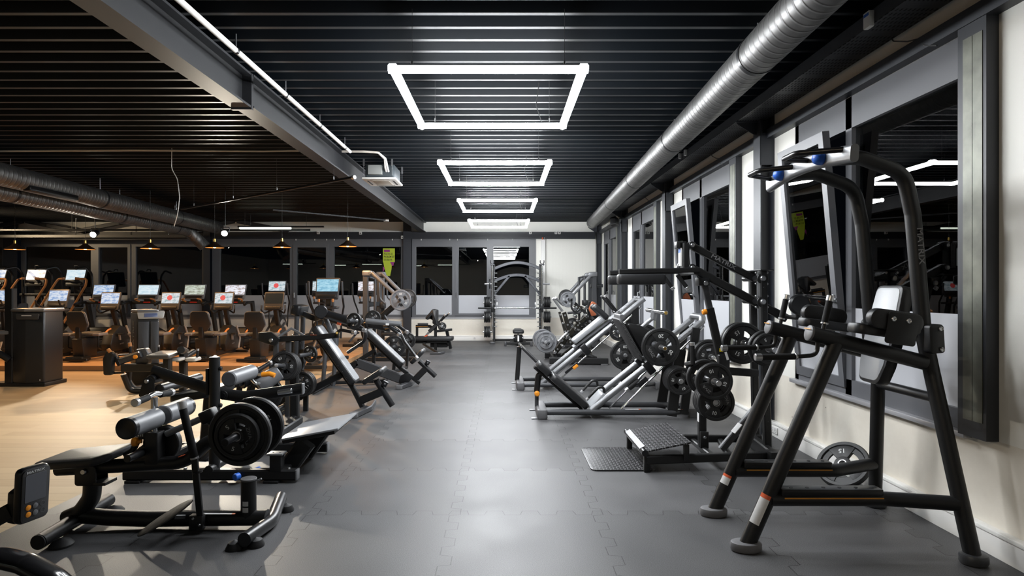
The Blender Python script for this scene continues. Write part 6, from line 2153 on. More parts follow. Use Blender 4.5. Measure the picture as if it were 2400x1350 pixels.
# ------------------------------------------------------------------ adjustable bench under it
Y = 16.0
root = thing('adjustable_bench', 'small black adjustable bench standing in front of the barbell rack', 'bench', (0.40, Y, 0))
MB().bar([(0.04, Y - 0.1, 0.075), (0.76, Y - 0.1, 0.075)], 0.07, 0.07).build('front_foot_bar', BLACK, root)
for x_ in (0.05, 0.75):
    MB().box((x_ - 0.035, Y - 0.15, 0), (x_ + 0.035, Y - 0.05, 0.12), 0.015).build('foot_cap', GREYD, root)
MB().bar([(0.18, Y + 0.42, 0.06), (0.62, Y + 0.42, 0.06)], 0.07, 0.07).build('rear_foot_bar', BLACK, root)
MB().bar([(0.40, Y - 0.1, 0.09), (0.40, Y + 0.42, 0.07)], 0.07, 0.08, side=(1, 0, 0)).build('spine', BLACK, root)
MB().box((0.28, Y - 0.02, 0.10), (0.52, Y + 0.10, 0.30), 0.03).build('hinge_block', BLACK2, root)
MB().bar([(0.40, Y - 0.06, 0.1), (0.40, Y + 0.02, 0.36)], 0.06, 0.05).build('support_leg', STEEL, root)
MB().slab(rpoly([(0.26, Y - 0.10), (0.54, Y - 0.10), (0.52, Y + 0.2), (0.50, Y + 0.75), (0.30, Y + 0.75), (0.28, Y + 0.2)], 0.04), (0, 0, 0.34), (1, 0, 0), (0, 1, 0), 0.085, 0.02).build('bench_pad', VINYL, root)
MB().slab(rrect(0.30, 0.24, 0.05), (0.40, Y - 0.12, 0.35), (1, 0, 0), (0, 1, 0.1), 0.09, 0.03).build('seat_pad', VINYL, root)
for s in (-1, 1):
    MB().cyl((0.40 + s * 0.1, Y + 0.0, 0.22), (0.40 + s * 0.14, Y + 0.0, 0.22), 0.03).build('hinge_bolt', STEEL, root)
# ------------------------------------------------------------------ screens
def screen_mat(name, a, b, c, strength=1.25, red=False):
    m = bpy.data.materials.new(name)
    m.use_nodes = True
    t = NT(m)
    t.b.inputs['Base Color'].default_value = (0.01, 0.01, 0.01, 1)
    t.b.inputs['Roughness'].default_value = 0.25
    tc = t.n('ShaderNodeTexCoord')
    n = t.n('ShaderNodeTexNoise')
    n.inputs['Scale'].default_value = 6
    n.inputs['Detail'].default_value = 3
    t.link(tc.outputs['Generated'], n.inputs['Vector'])
    r = t.n('ShaderNodeValToRGB')
    r.color_ramp.elements[0].position = 0.38
    r.color_ramp.elements[0].color = a + (1,)
    r.color_ramp.elements[1].position = 0.62
    r.color_ramp.elements[1].color = c + (1,)
    e = r.color_ramp.elements.new(0.5)
    e.color = b + (1,)
    t.link(n.outputs['Fac'], r.inputs[0])
    col = r.outputs[0]
    if red:
        sep = t.n('ShaderNodeSeparateXYZ')
        t.link(tc.outputs['Generated'], sep.inputs[0])
        dx = t.m('SUBTRACT', sep.outputs[0], 0.45)
        dz = t.m('MULTIPLY', t.m('SUBTRACT', sep.outputs[2], 0.55), 0.6)
        d = t.m('SQRT', t.m('ADD', t.m('POWER', t.m('ABSOLUTE', dx), 2.0), t.m('POWER', t.m('ABSOLUTE', dz), 2.0)))
        col = t.mix(t.m('LESS_THAN', d, 0.15), col, (0.9, 0.12, 0.12))
    t.link(col, t.b.inputs['Emission Color'])
    t.b.inputs['Emission Strength'].default_value = strength
    return m


SCR = {
    'blue': screen_mat('screen_blue_picture', (0.25, 0.42, 0.75), (0.6, 0.72, 0.9), (0.8, 0.88, 1.0), 0.85),
    'white': screen_mat('screen_white_menu', (0.62, 0.8, 0.9), (0.75, 0.9, 0.98), (0.85, 0.95, 1.0), 0.9),
    'red': screen_mat('screen_red_badge', (0.35, 0.5, 0.55), (0.72, 0.8, 0.85), (0.8, 0.86, 0.9), 0.85, True),
    'green': screen_mat('screen_pale_picture', (0.42, 0.42, 0.34), (0.66, 0.74, 0.6), (0.85, 0.9, 0.82), 0.75),
    'film': screen_mat('screen_film_still', (0.45, 0.35, 0.3), (0.85, 0.85, 0.95), (0.95, 0.95, 1.0), 0.95),
    'cyan': screen_mat('screen_cyan_menu', (0.25, 0.55, 0.75), (0.38, 0.72, 0.9), (0.5, 0.82, 0.98), 0.85),
    'off': mat('screen_off', (0.012, 0.018, 0.025), 0.2),
}
M_CON = mat('console_grey', (0.03, 0.03, 0.032), 0.45)
M_CONL = mat('console_light_grey', (0.16, 0.16, 0.165), 0.45)
M_HSG = mat('machine_housing', (0.011, 0.0105, 0.010), 0.4)
M_TRIMG = mat('silver_trim', (0.42, 0.41, 0.39), 0.4, 0.3)
M_SEAT = mat('bike_seat_pad', (0.07, 0.068, 0.062), 0.6)
M_OGRIP = mat('orange_toned_grip', (0.45, 0.18, 0.05), 0.4)  # orange tone: warm light on the handrail tubes put into the colour


def console(root, c, w, h, tilt, m=None, bezel_low=0.36):
    """touch console facing -Y, leaning back by tilt; parts: console > screen, rim"""
    c = V(c)
    v = V((0, math.sin(R(tilt)), math.cos(R(tilt))))
    u = V((1, 0, 0))
    n = u.cross(v)
    q = MB()
    q.slab(rpoly([(-w / 2 * 0.93, -h / 2), (w / 2 * 0.93, -h / 2), (w / 2, h / 2), (-w / 2, h / 2)], 0.03), c - n * 0.05, u, v, 0.05, 0.012)
    b = q.build('console', m or M_CON, root)
    q = MB()
    lo = -h / 2 + h * bezel_low
    hi = h / 2 - 0.03
    q.slab([(-w / 2 + 0.03, lo), (w / 2 - 0.03, lo), (w / 2 - 0.022, hi), (-w / 2 + 0.022, hi)], c + n * 0.0005, u, v, 0.003, 0)
    s = q.build('screen', SCR['off'], b, smooth=0)
    q = MB()
    q.slab(rpoly([(-w * 0.36, -h / 2 + 0.02), (w * 0.36, -h / 2 + 0.02), (w * 0.40, -h / 2 + h * 0.2), (-w * 0.40, -h / 2 + h * 0.2)], 0.02), c - n * 0.01, u, v, 0.035, 0.008)
    q.build('key_shelf', M_HSG, b)
    return s


def set_screen(root, key):
    for ch in root.children_recursive:
        if ch.name.split('.')[0] == 'screen':
            ch.material_slots[0].link = 'OBJECT'
            ch.material_slots[0].material = SCR[key]


# ------------------------------------------------------------------ recumbent bike, rider looks along +Y
def make_recumbent():
    root = thing('recumbent_bike', '', 'exercise bike', (0, 0, 0))
    MB().box((-0.30, -0.42, 0.02), (0.30, -0.34, 0.075), 0.015).build('rear_stabilizer', BLACK, root)
    MB().box((-0.17, -0.36, 0.02), (0.17, -0.10, 0.10), 0.02).build('rear_skid', BLACK, root)
    MB().bar([(0, -0.2, 0.09), (0, 0.30, 0.08), (0, 1.05, 0.10)], 0.12, 0.09, 0.1, side=(1, 0, 0)).build('base_spine', M_HSG, root)
    MB().box((-0.28, 1.22, 0.02), (0.30, 1.29, 0.075), 0.02).build('front_stabilizer', BLACK, root)
    MB().bar([(0, 0.9, 0.07), (0, 1.27, 0.05)], 0.08, 0.06, side=(1, 0, 0)).build('front_spine', BLACK, root)
    q = MB()
    q.slab(rpoly([(-0.22, 0.08), (0.16, 0.08), (0.24, 0.46), (-0.28, 0.46)], 0.03), (-0.11, 0, 0), (0, 1, 0), (0, 0, 1), 0.22, 0.02)
    q.build('seat_pedestal', M_HSG, root)
    q = MB()
    q.slab(rpoly([(-0.21, -0.16), (0.21, -0.16), (0.16, 0.24), (-0.16, 0.24)], 0.08), (0, 0.03, 0.50), (1, 0, 0), (0, 1, 0), 0.07, 0.025)
    q.build('seat_cushion', M_SEAT, root)
    # backrest: shell with a light rim and a cut-out look
    q = MB()
    bc = V((0, -0.16, 0.60))
    v = V((0, -0.22, 1)).normalized()
    q.slab(rpoly([(-0.12, 0), (0.12, 0), (0.21, 0.16), (0.17, 0.42), (-0.17, 0.42), (-0.21, 0.16)], 0.07), bc + V((0, -0.02, 0)), (1, 0, 0), v, 0.06, 0.02)
    br = q.build('backrest', VINYL, root)
    pts = [bc + V((a, -0.045, 0)) + v * b for a, b in ((-0.05, 0.0), (-0.21, 0.13), (-0.175, 0.40), (0.175, 0.40), (0.21, 0.13), (0.05, 0.0))]
    MB().tube(pts, 0.014, 0.07, 8).build('backrest_rim', GREYC, br)
    MB().box((-0.05, -0.26, 0.45), (0.05, -0.19, 0.82), 0.02).build('backrest_bracket', M_HSG, root)
    for s in (-1, 1):
        q = MB()
        q.slab(rpoly([(-0.085, -0.14), (0.07, -0.14), (0.07, 0.14), (-0.05, 0.2)], 0.03), (s * 0.30, -0.02, 0.50), (1, 0, 0), (0, 1, 0), 0.06, 0.02)
        a = q.build('side_tray', M_CONL, root)
        MB().ring((s * 0.30, -0.05, 0.555), (0, 0, 1), 0.035, 0.055, 0.008, 16).build('cup_holder_rim', GREYD, a)
        MB().tube([(s * 0.30, -0.08, 0.50), (s * 0.31, -0.10, 0.26), (s * 0.26, 0.06, 0.22)], 0.016, 0.06, 8).build('tray_stay', BLACK, root)
        MB().tube([(s * 0.33, 0.06, 0.53), (s * 0.33, 0.17, 0.60), (s * 0.33, 0.25, 0.62)], 0.018, 0.05, 8).build('side_grip', M_OGRIP, root)
    # drive housing
    q = MB()
    q.slab(rpoly([(0.62, 0.10), (1.22, 0.10), (1.30, 0.30), (1.10, 0.60), (0.92, 0.66), (0.66, 0.48), (0.58, 0.26)], 0.06), (-0.11, 0, 0), (0, 1, 0), (0, 0, 1), 0.22, 0.03)
    h = q.build('drive_housing', M_HSG, root)
    for s in (-1, 1):
        MB().tube([(s * 0.112, 1.10, 0.63), (s * 0.118, 1.26, 0.34), (s * 0.112, 1.20, 0.12)], 0.022, 0.1, 8).build('silver_trim', M_TRIMG, h)
        MB().bar([(s * 0.13, 0.86, 0.34), (s * 0.15, 0.80, 0.48)], 0.02, 0.04).build('crank_arm', M_TRIMG, root)
        MB().box((s * 0.15 - 0.05 + s * 0.05, 0.74, 0.46), (s * 0.15 + 0.05 + s * 0.05, 0.86, 0.49), 0.01).build('pedal', BLACK, root)
    t = MB()
    t.text('MATRIX', 0.035, (0.1105, 0.95, 0.25), (0, 1, 0.1), (0, -0.1, 1), 0.001)
    t.build('lettering', GREYTXT, h, smooth=0)
    MB().bar([(0, 1.0, 0.58), (0, 0.80, 1.05)], 0.09, 0.09, side=(1, 0, 0)).build('console_mast', M_HSG, root)
    for s in (-1, 1):
        MB().tube([(s * 0.06, 0.82, 1.0), (s * 0.22, 0.74, 0.92), (s * 0.26, 0.68, 1.0), (s * 0.25, 0.70, 1.10)], 0.017, 0.06, 8).build('handlebar', BLACK, root)
    console(root, (0, 0.72, 1.19), 0.43, 0.40, 14)
    return root


PZ = PLAT_Z
proto = make_recumbent()
REC = [(-8.50, 12.05, 'blue', 'black recumbent bike with blue picture screen, at the left beside the dark weight tower'),
       (-7.28, 12.2, 'red', 'black recumbent bike hidden behind the tall grey weight stack tower'),
       (-6.08, 12.12, 'red', 'black recumbent bike with red badge on its screen, right of the weight stack tower'),
       (-4.94, 12.0, 'off', 'black recumbent bike with a dark switched-off screen, the rightmost recumbent')]
for i, (x, y, scr, lb) in enumerate(REC):
    o = proto if i == 0 else dup(proto, (x, y, PZ), 0, lb, 'recumbent bikes in the front cardio row')
    o.location = (x, y, PZ)
    o['label'] = lb
    o['group'] = 'recumbent bikes in the front cardio row'
    set_screen(o, scr)

# ------------------------------------------------------------------ upright bikes at the left end
def make_upright():
    root = thing('upright_bike', '', 'exercise bike', (0, 0, 0))
    for y_ in (-0.35, 0.55):
        MB().box((-0.27, y_ - 0.04, 0.0), (0.27, y_ + 0.04, 0.07), 0.02).build('stabilizer', BLACK, root)
    MB().bar([(0, -0.35, 0.06), (0, 0.55, 0.06)], 0.10, 0.08, side=(1, 0, 0)).build('base_spine', M_HSG, root)
    q = MB()
    q.slab(rpoly([(-0.25, 0.08), (0.52, 0.08), (0.56, 0.30), (0.38, 0.56), (0.12, 0.58), (-0.22, 0.36)], 0.08), (-0.11, 0, 0), (0, 1, 0), (0, 0, 1), 0.22, 0.03)
    h = q.build('drive_housing', M_HSG, root)
    t = MB()
    t.text('MATRIX', 0.04, (0.1105, 0.2, 0.18), (0, 1, 0), (0, 0, 1), 0.001)
    t.build('lettering', GREYTXT, h, smooth=0)
    for s in (-1, 1):
        MB().bar([(s * 0.125, 0.10, 0.34), (s * 0.14, 0.04, 0.20 if s > 0 else 0.48)], 0.02, 0.04).build('crank_arm', M_TRIMG, root)
        MB().box((s * 0.19 - 0.05, -0.02, (0.20 if s > 0 else 0.48) - 0.02), (s * 0.19 + 0.05, 0.10, (0.20 if s > 0 else 0.48)), 0.006).build('pedal', BLACK, root)
    MB().bar([(0, -0.10, 0.40), (0, -0.24, 0.86)], 0.07, 0.07, side=(1, 0, 0)).build('seat_post', M_HSG, root)
    MB().slab(rpoly([(-0.12, -0.14), (0.12, -0.14), (0.03, 0.16), (-0.03, 0.16)], 0.05), (0, -0.26, 0.86), (1, 0, 0), (0, 1, 0), 0.07, 0.025).build('saddle', VINYL, root)
    MB().bar([(0, 0.34, 0.52), (0, 0.28, 1.12)], 0.09, 0.09, side=(1, 0, 0)).build('console_mast', M_HSG, root)
    for s in (-1, 1):
        MB().tube([(0, 0.25, 1.05), (s * 0.20, 0.15, 1.05), (s * 0.24, -0.02, 1.12), (s * 0.24, -0.06, 1.22)], 0.017, 0.06, 8).build('handlebar', BLACK, root)
    MB().box((-0.22, 0.06, 0.98), (0.22, 0.30, 1.03), 0.02).build('tray', M_CON, root)
    console(root, (0, 0.24, 1.25), 0.44, 0.40, 14)
    return root


u0 = make_upright()
UPR = [(-9.45, 12.3, 'blue', 'black upright bike with blue picture screen, right of the dark tower at the left edge'),
       (-10.65, 12.3, 'blue', 'upright bike with pale silver console behind the dark tower at the left edge')]
for i, (x, y, scr, lb) in enumerate(UPR):
    o = u0 if i == 0 else dup(u0, (x, y, PZ), 0, lb, 'upright bikes at the left end of the row')
    o.location = (x, y, PZ)
    o['label'] = lb
    o['group'] = 'upright bikes at the left end of the row'
    set_screen(o, scr)
    if i == 1:
        for ch in o.children:
            if ch.name.startswith('console') and not ch.name.startswith('console_mast'):
                ch.material_slots[0].link = 'OBJECT'
                ch.material_slots[0].material = M_TRIMG

# ------------------------------------------------------------------ treadmills
def make_treadmill():
    root = thing('treadmill', '', 'treadmill', (0, 0, 0))
    MB().box((-0.44, -1.85, 0.02), (0.44, 0.25, 0.20), 0.04).build('deck', M_HSG, root)
    MB().box((-0.29, -1.84, 0.201), (0.29, -0.05, 0.208), 0.002).build('running_belt', RUBBER, root)
    for s in (-1, 1):
        MB().box((s * 0.36 - 0.06, -1.84, 0.20), (s * 0.36 + 0.06, -0.05, 0.222), 0.008).build('side_rail', M_CON, root)
        MB().bar([(s * 0.44, 0.25, 0.10), (s * 0.43, -0.02, 1.12)], 0.07, 0.13, 0, side=(1, 0, 0)).build('upright_post', M_HSG, root)
        q = MB().tube([(s * 0.43, -0.02, 1.10), (s * 0.43, -0.30, 1.10), (s * 0.43, -0.48, 1.05)], 0.035, 0.08, 10)
        q.build('side_handrail', M_HSG, root)
        MB().tube([(s * 0.20, -0.08, 1.12), (s * 0.25, -0.22, 1.18), (s * 0.16, -0.24, 1.20)], 0.022, 0.05, 8).build('front_grip', M_OGRIP, root)
    q = MB()
    q.slab(rpoly([(-0.25, 0.0), (0.35, 0.0), (0.30, 0.10), (-0.15, 0.28)], 0.05), (-0.34, 0.0, 0.20), (0, 1, 0), (0, 0, 1), 0.68, 0.03)
    q.build('motor_hood', M_HSG, root)
    MB().box((-0.46, -0.10, 1.06), (0.46, 0.06, 1.13), 0.03).build('cross_bar', M_HSG, root)
    MB().box((-0.09, -0.115, 1.09), (0.09, -0.10, 1.12), 0.003).build('stop_button', mat('red_button', (0.6, 0.03, 0.02), 0.4), root)
    MB().bar([(0, -0.02, 1.10), (0, -0.03, 1.28)], 0.22, 0.07, side=(1, 0, 0)).build('console_neck', M_HSG, root)
    console(root, (0, -0.05, 1.38), 0.56, 0.40, 16, M_CONL, 0.30)
    return root


t0 = make_treadmill()
TRD = [(-10.36, 15.36, 'blue', 'treadmill with blue picture screen, the leftmost of four treadmills'),
       (-9.20, 15.36, 'white', 'treadmill with plain white screen, behind the tall grey tower'),
       (-8.0, 15.36, 'green', 'treadmill with pale green picture screen, third of the four treadmills'),
       (-6.95, 15.36, 'film', 'treadmill with white film still screen, the rightmost of four treadmills')]
for i, (x, y, scr, lb) in enumerate(TRD):
    o = t0 if i == 0 else dup(t0, (x, y, PZ), 0, lb)
    o.location = (x, y, PZ)
    o['label'] = lb
    o['group'] = 'treadmills in the rear cardio row'
    set_screen(o, scr)

# ------------------------------------------------------------------ ellipticals
def make_elliptical():
    root = thing('elliptical_trainer', '', 'elliptical trainer', (0, 0, 0))
    MB().box((-0.32, -1.25, 0.0), (0.32, -1.15, 0.07), 0.02).build('rear_foot', BLACK, root)
    MB().box((-0.32, 0.25, 0.0), (0.32, 0.35, 0.07), 0.02).build('front_foot', BLACK, root)
    MB().bar([(0, -1.2, 0.07), (0, 0.3, 0.07)], 0.10, 0.08, side=(1, 0, 0)).build('base_spine', M_HSG, root)
    q = MB().lathe((0.11, 0.05, 0.42), (-1, 0, 0), [(0, 0.30), (0.02, 0.34), (0.20, 0.34), (0.22, 0.30)], 32)
    h = q.build('drive_housing', M_HSG, root)
    for s in (-1, 1):
        MB().lathe((s * 0.113, 0.05, 0.42), (s, 0, 0), [(0, 0.23), (0.008, 0.22), (0.008, 0.09), (0.0, 0.08)], 28).build('flywheel_cover', M_TRIMG, h)
    for s in (-1, 1):
        MB().tube([(s * 0.17, 0.0, 0.55), (s * 0.17, -0.5, 0.26), (s * 0.17, -1.15, 0.12)], 0.028, 0.1, 8).build('pedal_link', GREYD, root)
        MB().box((s * 0.17 - 0.07, -0.75, 0.27), (s * 0.17 + 0.07, -0.38, 0.31), 0.015).build('foot_pedal', BLACK, root)
        MB().tube([(s * 0.24, 0.02, 0.45), (s * 0.25, 0.05, 0.85), (s * 0.32, -0.05, 1.10), (s * 0.33, -0.18, 1.30)], 0.020, 0.15, 10).build('moving_arm', BLACK2, root)
        MB().cyl((s * 0.33, -0.17, 1.27), (s * 0.33, -0.22, 1.60), 0.019).build('arm_grip', GREYD, root)
        MB().tube([(s * 0.05, -0.06, 1.10), (s * 0.14, -0.16, 1.10), (s * 0.14, -0.18, 1.20)], 0.018, 0.05, 8).build('fixed_handle', GREYD, root)
        MB().cyl((s * 0.14, -0.18, 1.19), (s * 0.14, -0.18, 1.25), 0.022).build('handle_tip', M_OGRIP, root)
    MB().bar([(0, 0.12, 0.70), (0, 0.0, 1.32)], 0.11, 0.10, side=(1, 0, 0)).build('console_mast', M_HSG, root)
    MB().box((-0.20, -0.10, 1.05), (0.20, 0.08, 1.10), 0.02).build('tray', M_CON, root)
    console(root, (0, -0.08, 1.46), 0.48, 0.44, 14)
    return root


e0 = make_elliptical()
ELL = [(-3.52, 11.9, 'cyan', 'elliptical trainer with bright blue screen, nearest one, behind the padded row machines'),
       (-5.95, 15.6, 'red', 'elliptical trainer with red badge screen, behind the recumbent with the dark screen'),
       (-4.80, 15.6, 'red', 'elliptical trainer mostly hidden behind the one with the bright blue screen'),
       (-3.70, 16.0, 'film', 'elliptical trainer with orange handles behind the lever pulldown columns')]
for i, (x, y, scr, lb) in enumerate(ELL):
    o = e0 if i == 0 else dup(e0, (x, y, PZ), 0, lb)
    o.location = (x, y, PZ)
    o['label'] = lb
    o['group'] = 'elliptical trainers on the timber platform'
    set_screen(o, scr)

# ------------------------------------------------------------------ stair climbers
def make_climber():
    root = thing('stair_climber', '', 'stair climber', (0, 0, 0))
    q = MB()
    q.slab(rpoly([(-1.0, 0.0), (0.30, 0.0), (0.34, 1.0), (0.10, 1.0), (-0.85, 0.25)], 0.06), (0.33, 0, 0), (0, 1, 0), (0, 0, 1), 0.07, 0.02)
    q.build('side_panel', M_CONL, root)
    q = MB()
    q.slab(rpoly([(-1.0, 0.0), (0.30, 0.0), (0.34, 1.0), (0.10, 1.0), (-0.85, 0.25)], 0.06), (-0.40, 0, 0), (0, 1, 0), (0, 0, 1), 0.07, 0.02)
    q.build('side_panel', M_CONL, root)
    for i in range(4):
        MB().box((-0.33, -0.85 + i * 0.26, 0.02), (0.33, -0.55 + i * 0.26, 0.22 + i * 0.22), 0.015).build('stair_step', BLACK, root)
    for s in (-1, 1):
        MB().tube([(s * 0.38, 0.25, 0.9), (s * 0.38, 0.20, 1.75), (s * 0.38, 0.0, 1.93), (s * 0.38, -0.35, 1.86)], 0.028, 0.2, 10).build('arched_rail', M_HSG, root)
        MB().tube([(s * 0.40, -0.80, 0.55), (s * 0.40, -0.05, 1.45), (s * 0.36, 0.05, 1.62), (s * 0.22, -0.02, 1.62)], 0.026, 0.12, 10).build('side_handrail', M_OGRIP, root)
        MB().cyl((s * 0.22, -0.02, 1.62), (s * 0.14, -0.06, 1.63), 0.034).build('rail_knob', M_OGRIP, root)
    MB().bar([(0, 0.28, 0.9), (0, 0.24, 1.5)], 0.18, 0.10, side=(1, 0, 0)).build('console_mast', M_HSG, root)
    MB().box((-0.36, 0.05, 1.18), (0.36, 0.26, 1.25), 0.03).build('tray', M_HSG, root)
    s_ = console(root, (0, 0.14, 1.66), 0.52, 0.46, 16)
    MB().tube([(-0.06, 0.20, 1.90), (-0.05, 0.18, 1.96), (0.05, 0.18, 1.96), (0.06, 0.20, 1.90)], 0.012, 0.03, 8).build('fan_bracket', BLACK, root)
    return root


c0_ = make_climber()
CLB = [(-12.62, 15.8, 'film', 'stair climber with orange-lit handrails and picture screen at the left edge'),
       (-11.55, 15.8, 'white', 'stair climber with orange-lit handrails and pale screen, second from the left edge'),
       (-13.7, 15.8, 'blue', 'stair climber cut by the left edge of the view, only its handrail showing')]
for i, (x, y, scr, lb) in enumerate(CLB):
    o = c0_ if i == 0 else dup(c0_, (x, y, PZ), 0, lb)
    o.location = (x, y, PZ)
    o['label'] = lb
    o['group'] = 'stair climbers at the left end'
    o.scale = (1.06, 1.06, 1.06)
    set_screen(o, scr)

# ------------------------------------------------------------------ weight stack towers and the prone leg machine in front of the platform
root = thing('weight_stack_machine', 'dark weight stack machine with curved black shroud at the left edge', 'weight machine', (-7.65, 9.5, 0))
Ys = 9.35
xa, xb = P(28, 800, Ys).x, P(103, 800, Ys).x
q = MB()
out = [(xa, Ys), (xa + (xb - xa) * 0.5, Ys - 0.05), (xb, Ys - 0.0), (xb + 0.0, Ys + 0.42), (xa, Ys + 0.42)]
q.slab(rpoly(out, 0.04), (0, 0, 0.06), (1, 0, 0), (0, 1, 0), 1.12, 0.01)
sh = q.build('weight_shroud', mat('shroud_black', (0.016, 0.0165, 0.018), 0.35, 0.1), root)
q = MB()
q.slab(rpoly([(xa - 0.02, Ys - 0.02), ((xa + xb) / 2, Ys - 0.08), (xb + 0.02, Ys - 0.02), (xb + 0.02, Ys + 0.44), (xa - 0.02, Ys + 0.44)], 0.04), (0, 0, 1.18), (1, 0, 0), (0, 1, 0), 0.05, 0.02)
q.build('top_cap', GREYM, root)
q = MB().slab(rpoly([(xa + 0.12, 1.06), (xb - 0.05, 1.06), (xb - 0.03, 1.15), (xa + 0.10, 1.15)], 0.02), (0, Ys - 0.045, 0), (1, 0, 0), (0, 0, 1), 0.015, 0.004)
lb_ = q.build('instruction_plate', GREYD, root)
MB().box((xa + 0.20, Ys - 0.063, 1.115), (xb - 0.15, Ys - 0.060, 1.128)).build('plate_text', STICK, lb_)
MB().box((xb - 0.14, Ys - 0.0, 0.09), (xb - 0.05, Ys - 0.012, 0.115)).build('maker_tag', STICK, sh)
MB().box((xa - 0.30, Ys - 0.02, 0.0), (xb + 0.03, Ys + 0.46, 0.06), 0.015).build('base_plinth', BLACK, root)
MB().bar([(xa - 0.06, Ys + 0.05, 0.05), (xa - 0.06, Ys + 0.05, 1.55)], 0.10, 0.14).build('frame_post', BLACK, root)
MB().bar([(xa - 0.30, Ys - 0.15, 0.10), (xa - 0.30, Ys - 0.15, 1.48)], 0.20, 0.20).build('front_post', BLACK, root)
MB().tube([(xa - 0.26, Ys - 0.1, 1.15), (xa - 0.24, Ys - 0.1, 0.62), (xa - 0.02, Ys - 0.02, 0.42)], 0.05, 0.25, 12).build('curved_guard', BLACK2, root)
MB().bar([(xa - 0.30, Ys - 0.05, 0.85), (xa, Ys + 0.05, 0.85)], 0.06, 0.06).build('guard_stay', GREYM, root)
bolts(root, [(xa - 0.30, Ys - 0.26, 0.5), (xa - 0.24, Ys - 0.26, 0.5)], (0, -1, 0), 0.02)
MB().cyl((xa - 0.30, Ys - 0.1, 1.48), (xa - 0.30, Ys - 0.3, 1.52), 0.05).build('head_pulley', BLACK2, root)

Yt = 9.35
root = thing('prone_leg_machine', 'leg machine with tall grey weight stack tower, flat pad and copper tipped levers', 'weight machine', (-5.4, 9.0, 0))
xa, xm, xb = P(296, 800, Yt).x, P(322, 800, Yt + 0.2).x, P(374, 800, Yt - 0.1).x
# tower turned a little: left side wall carries the lettering, two grey fronts
A_, B_, C_ = V((xa, Yt + 0.10, 0)), V((P(321, 800, Yt - 0.12).x, Yt - 0.12, 0)), V((P(374, 800, Yt + 0.02).x, Yt + 0.02, 0))
D_ = A_ + (C_ - B_)
ztop = 1.17
q = MB()
q.slab(rpoly([(p.x, p.y) for p in (A_, B_, C_, D_)], 0.02), (0, 0, 0.35), (1, 0, 0), (0, 1, 0), ztop - 0.35, 0.015)
sh = q.build('weight_tower', M_HSG, root)
d = (C_ - B_).normalized()
n = V((d.y, -d.x, 0))
W_ = (C_ - B_).length
for t0_, t1_ in ((0.05, 0.53), (0.60, 0.97)):
    q = MB()
    q.slab(rrect(W_ * (t1_ - t0_), 0.66, 0.01), B_ + d * (W_ * (t0_ + t1_) / 2) + V((0, 0, 0.70)), d, (0, 0, 1), 0.025, 0.008)
    q.build('front_panel', GREYD, sh)
q = MB()
q.slab(rpoly([(p.x, p.y) for p in (A_ + n * 0.02, B_ + n * 0.03, C_ + n * 0.03, D_)], 0.03), (0, 0, ztop), (1, 0, 0), (0, 1, 0), 0.05, 0.02)
q.build('top_cap', GREYM, root)
q = MB()
q.slab(rpoly([(-0.17, 0), (0.17, 0), (0.19, 0.12), (-0.19, 0.12)], 0.02), B_ + d * (W_ * 0.62) + V((0, 0, ztop - 0.10)) + n * 0.01, d, V((0, 0, 1)) - n * 0.2, 0.03, 0.008)
pl = q.build('display_panel', M_TRIMG, root)
MB().obox(B_ + d * (W_ * 0.62) + V((0, 0, ztop - 0.04)) + n * 0.03, d, V((0, 0, 1)) - n * 0.2, 0.18, 0.06, 0.012, 0.004).build('display', mat('lcd_blue', (0.10, 0.13, 0.25), 0.3), pl)
t = MB()
sd = (B_ - A_).normalized()
t.text('MATRIX', 0.095, A_.lerp(B_, 0.5) + V((0, 0, 0.80)) + V((sd.y, -sd.x, 0)) * 0.002, (0, 0, 1), -sd, 0.0015, stretch=1.45)
t.build('lettering', GREYTXT, sh, smooth=0)
MB().tube([(P(296, 880, 8.9).x + 0.05, 8.9, 0.40), (P(296, 880, 8.9).x + 0.03, 8.9, 0.16), (P(312, 905, 8.9).x, 8.9, 0.04), (P(352, 900, 9.3).x, 9.3, 0.04)], 0.045, 0.12, 12).build('base_loop', BLACK, root)
MB().box((A_.x + 0.05, Yt - 0.1, 0.0), (C_.x, Yt + 0.25, 0.36), 0.02).build('tower_base', BLACK, root)
Yp = 8.6
bm_ = MB().bar([P(288, 862, Yp), P(386, 862, Yp)], 0.10, 0.115).build('main_beam', M_HSG, root)
q = MB()
q.slab(rpoly([(-5.02, 8.3), (-4.69, 8.3), (-4.86, 8.92), (-5.18, 8.92)], 0.03), (0, 0, 0.555), (1, 0, 0), (0, 1, 0), 0.06, 0.02)
q.build('flat_pad', mat('dark_pad', (0.05, 0.05, 0.05), 0.45), root)
for px, yy, z1 in ((393, 8.55, 0.56), (430, 8.9, 0.58)):
    x_ = P(px, 800, yy).x
    MB().bar([(x_, yy, 0.0), (x_, yy, z1)], 0.10, 0.10).build('pad_post', BLACK, root)
    MB().box((x_ - 0.1, yy - 0.08, 0), (x_ + 0.1, yy + 0.08, 0.03), 0.01).build('post_foot', BLACK, root)
MB().tube([(P(430, 800, 8.9).x, 8.9, 0.50), (P(455, 820, 9.1).x, 9.1, 0.58)], 0.045).build('roller_arm', BLACK, root)
MB().cyl(P(424, 820, 8.6), P(434, 824, 9.1), 0.055).build('foot_roller', M_HSG, root)
for (px, py, yy) in ((412, 846, 8.75), (450, 846, 8.75)):
    c = P(px, py, yy)
    MB().slab(rpoly([(-0.10, -0.06), (0.10, -0.08), (0.08, 0.14), (-0.04, 0.12)], 0.04), c, (1, 0, 0), (0, 1, 0), 0.05, 0.02).build('elbow_rest', mat('pale_pad', (0.5, 0.5, 0.48), 0.4), root)
    MB().bar([c + V((0, 0.05, 0)), (P(430, 800, 8.9).x, 8.9, c.z - 0.02)], 0.05, 0.06, side=(0, 0, 1)).build('rest_arm', BLACK, root)
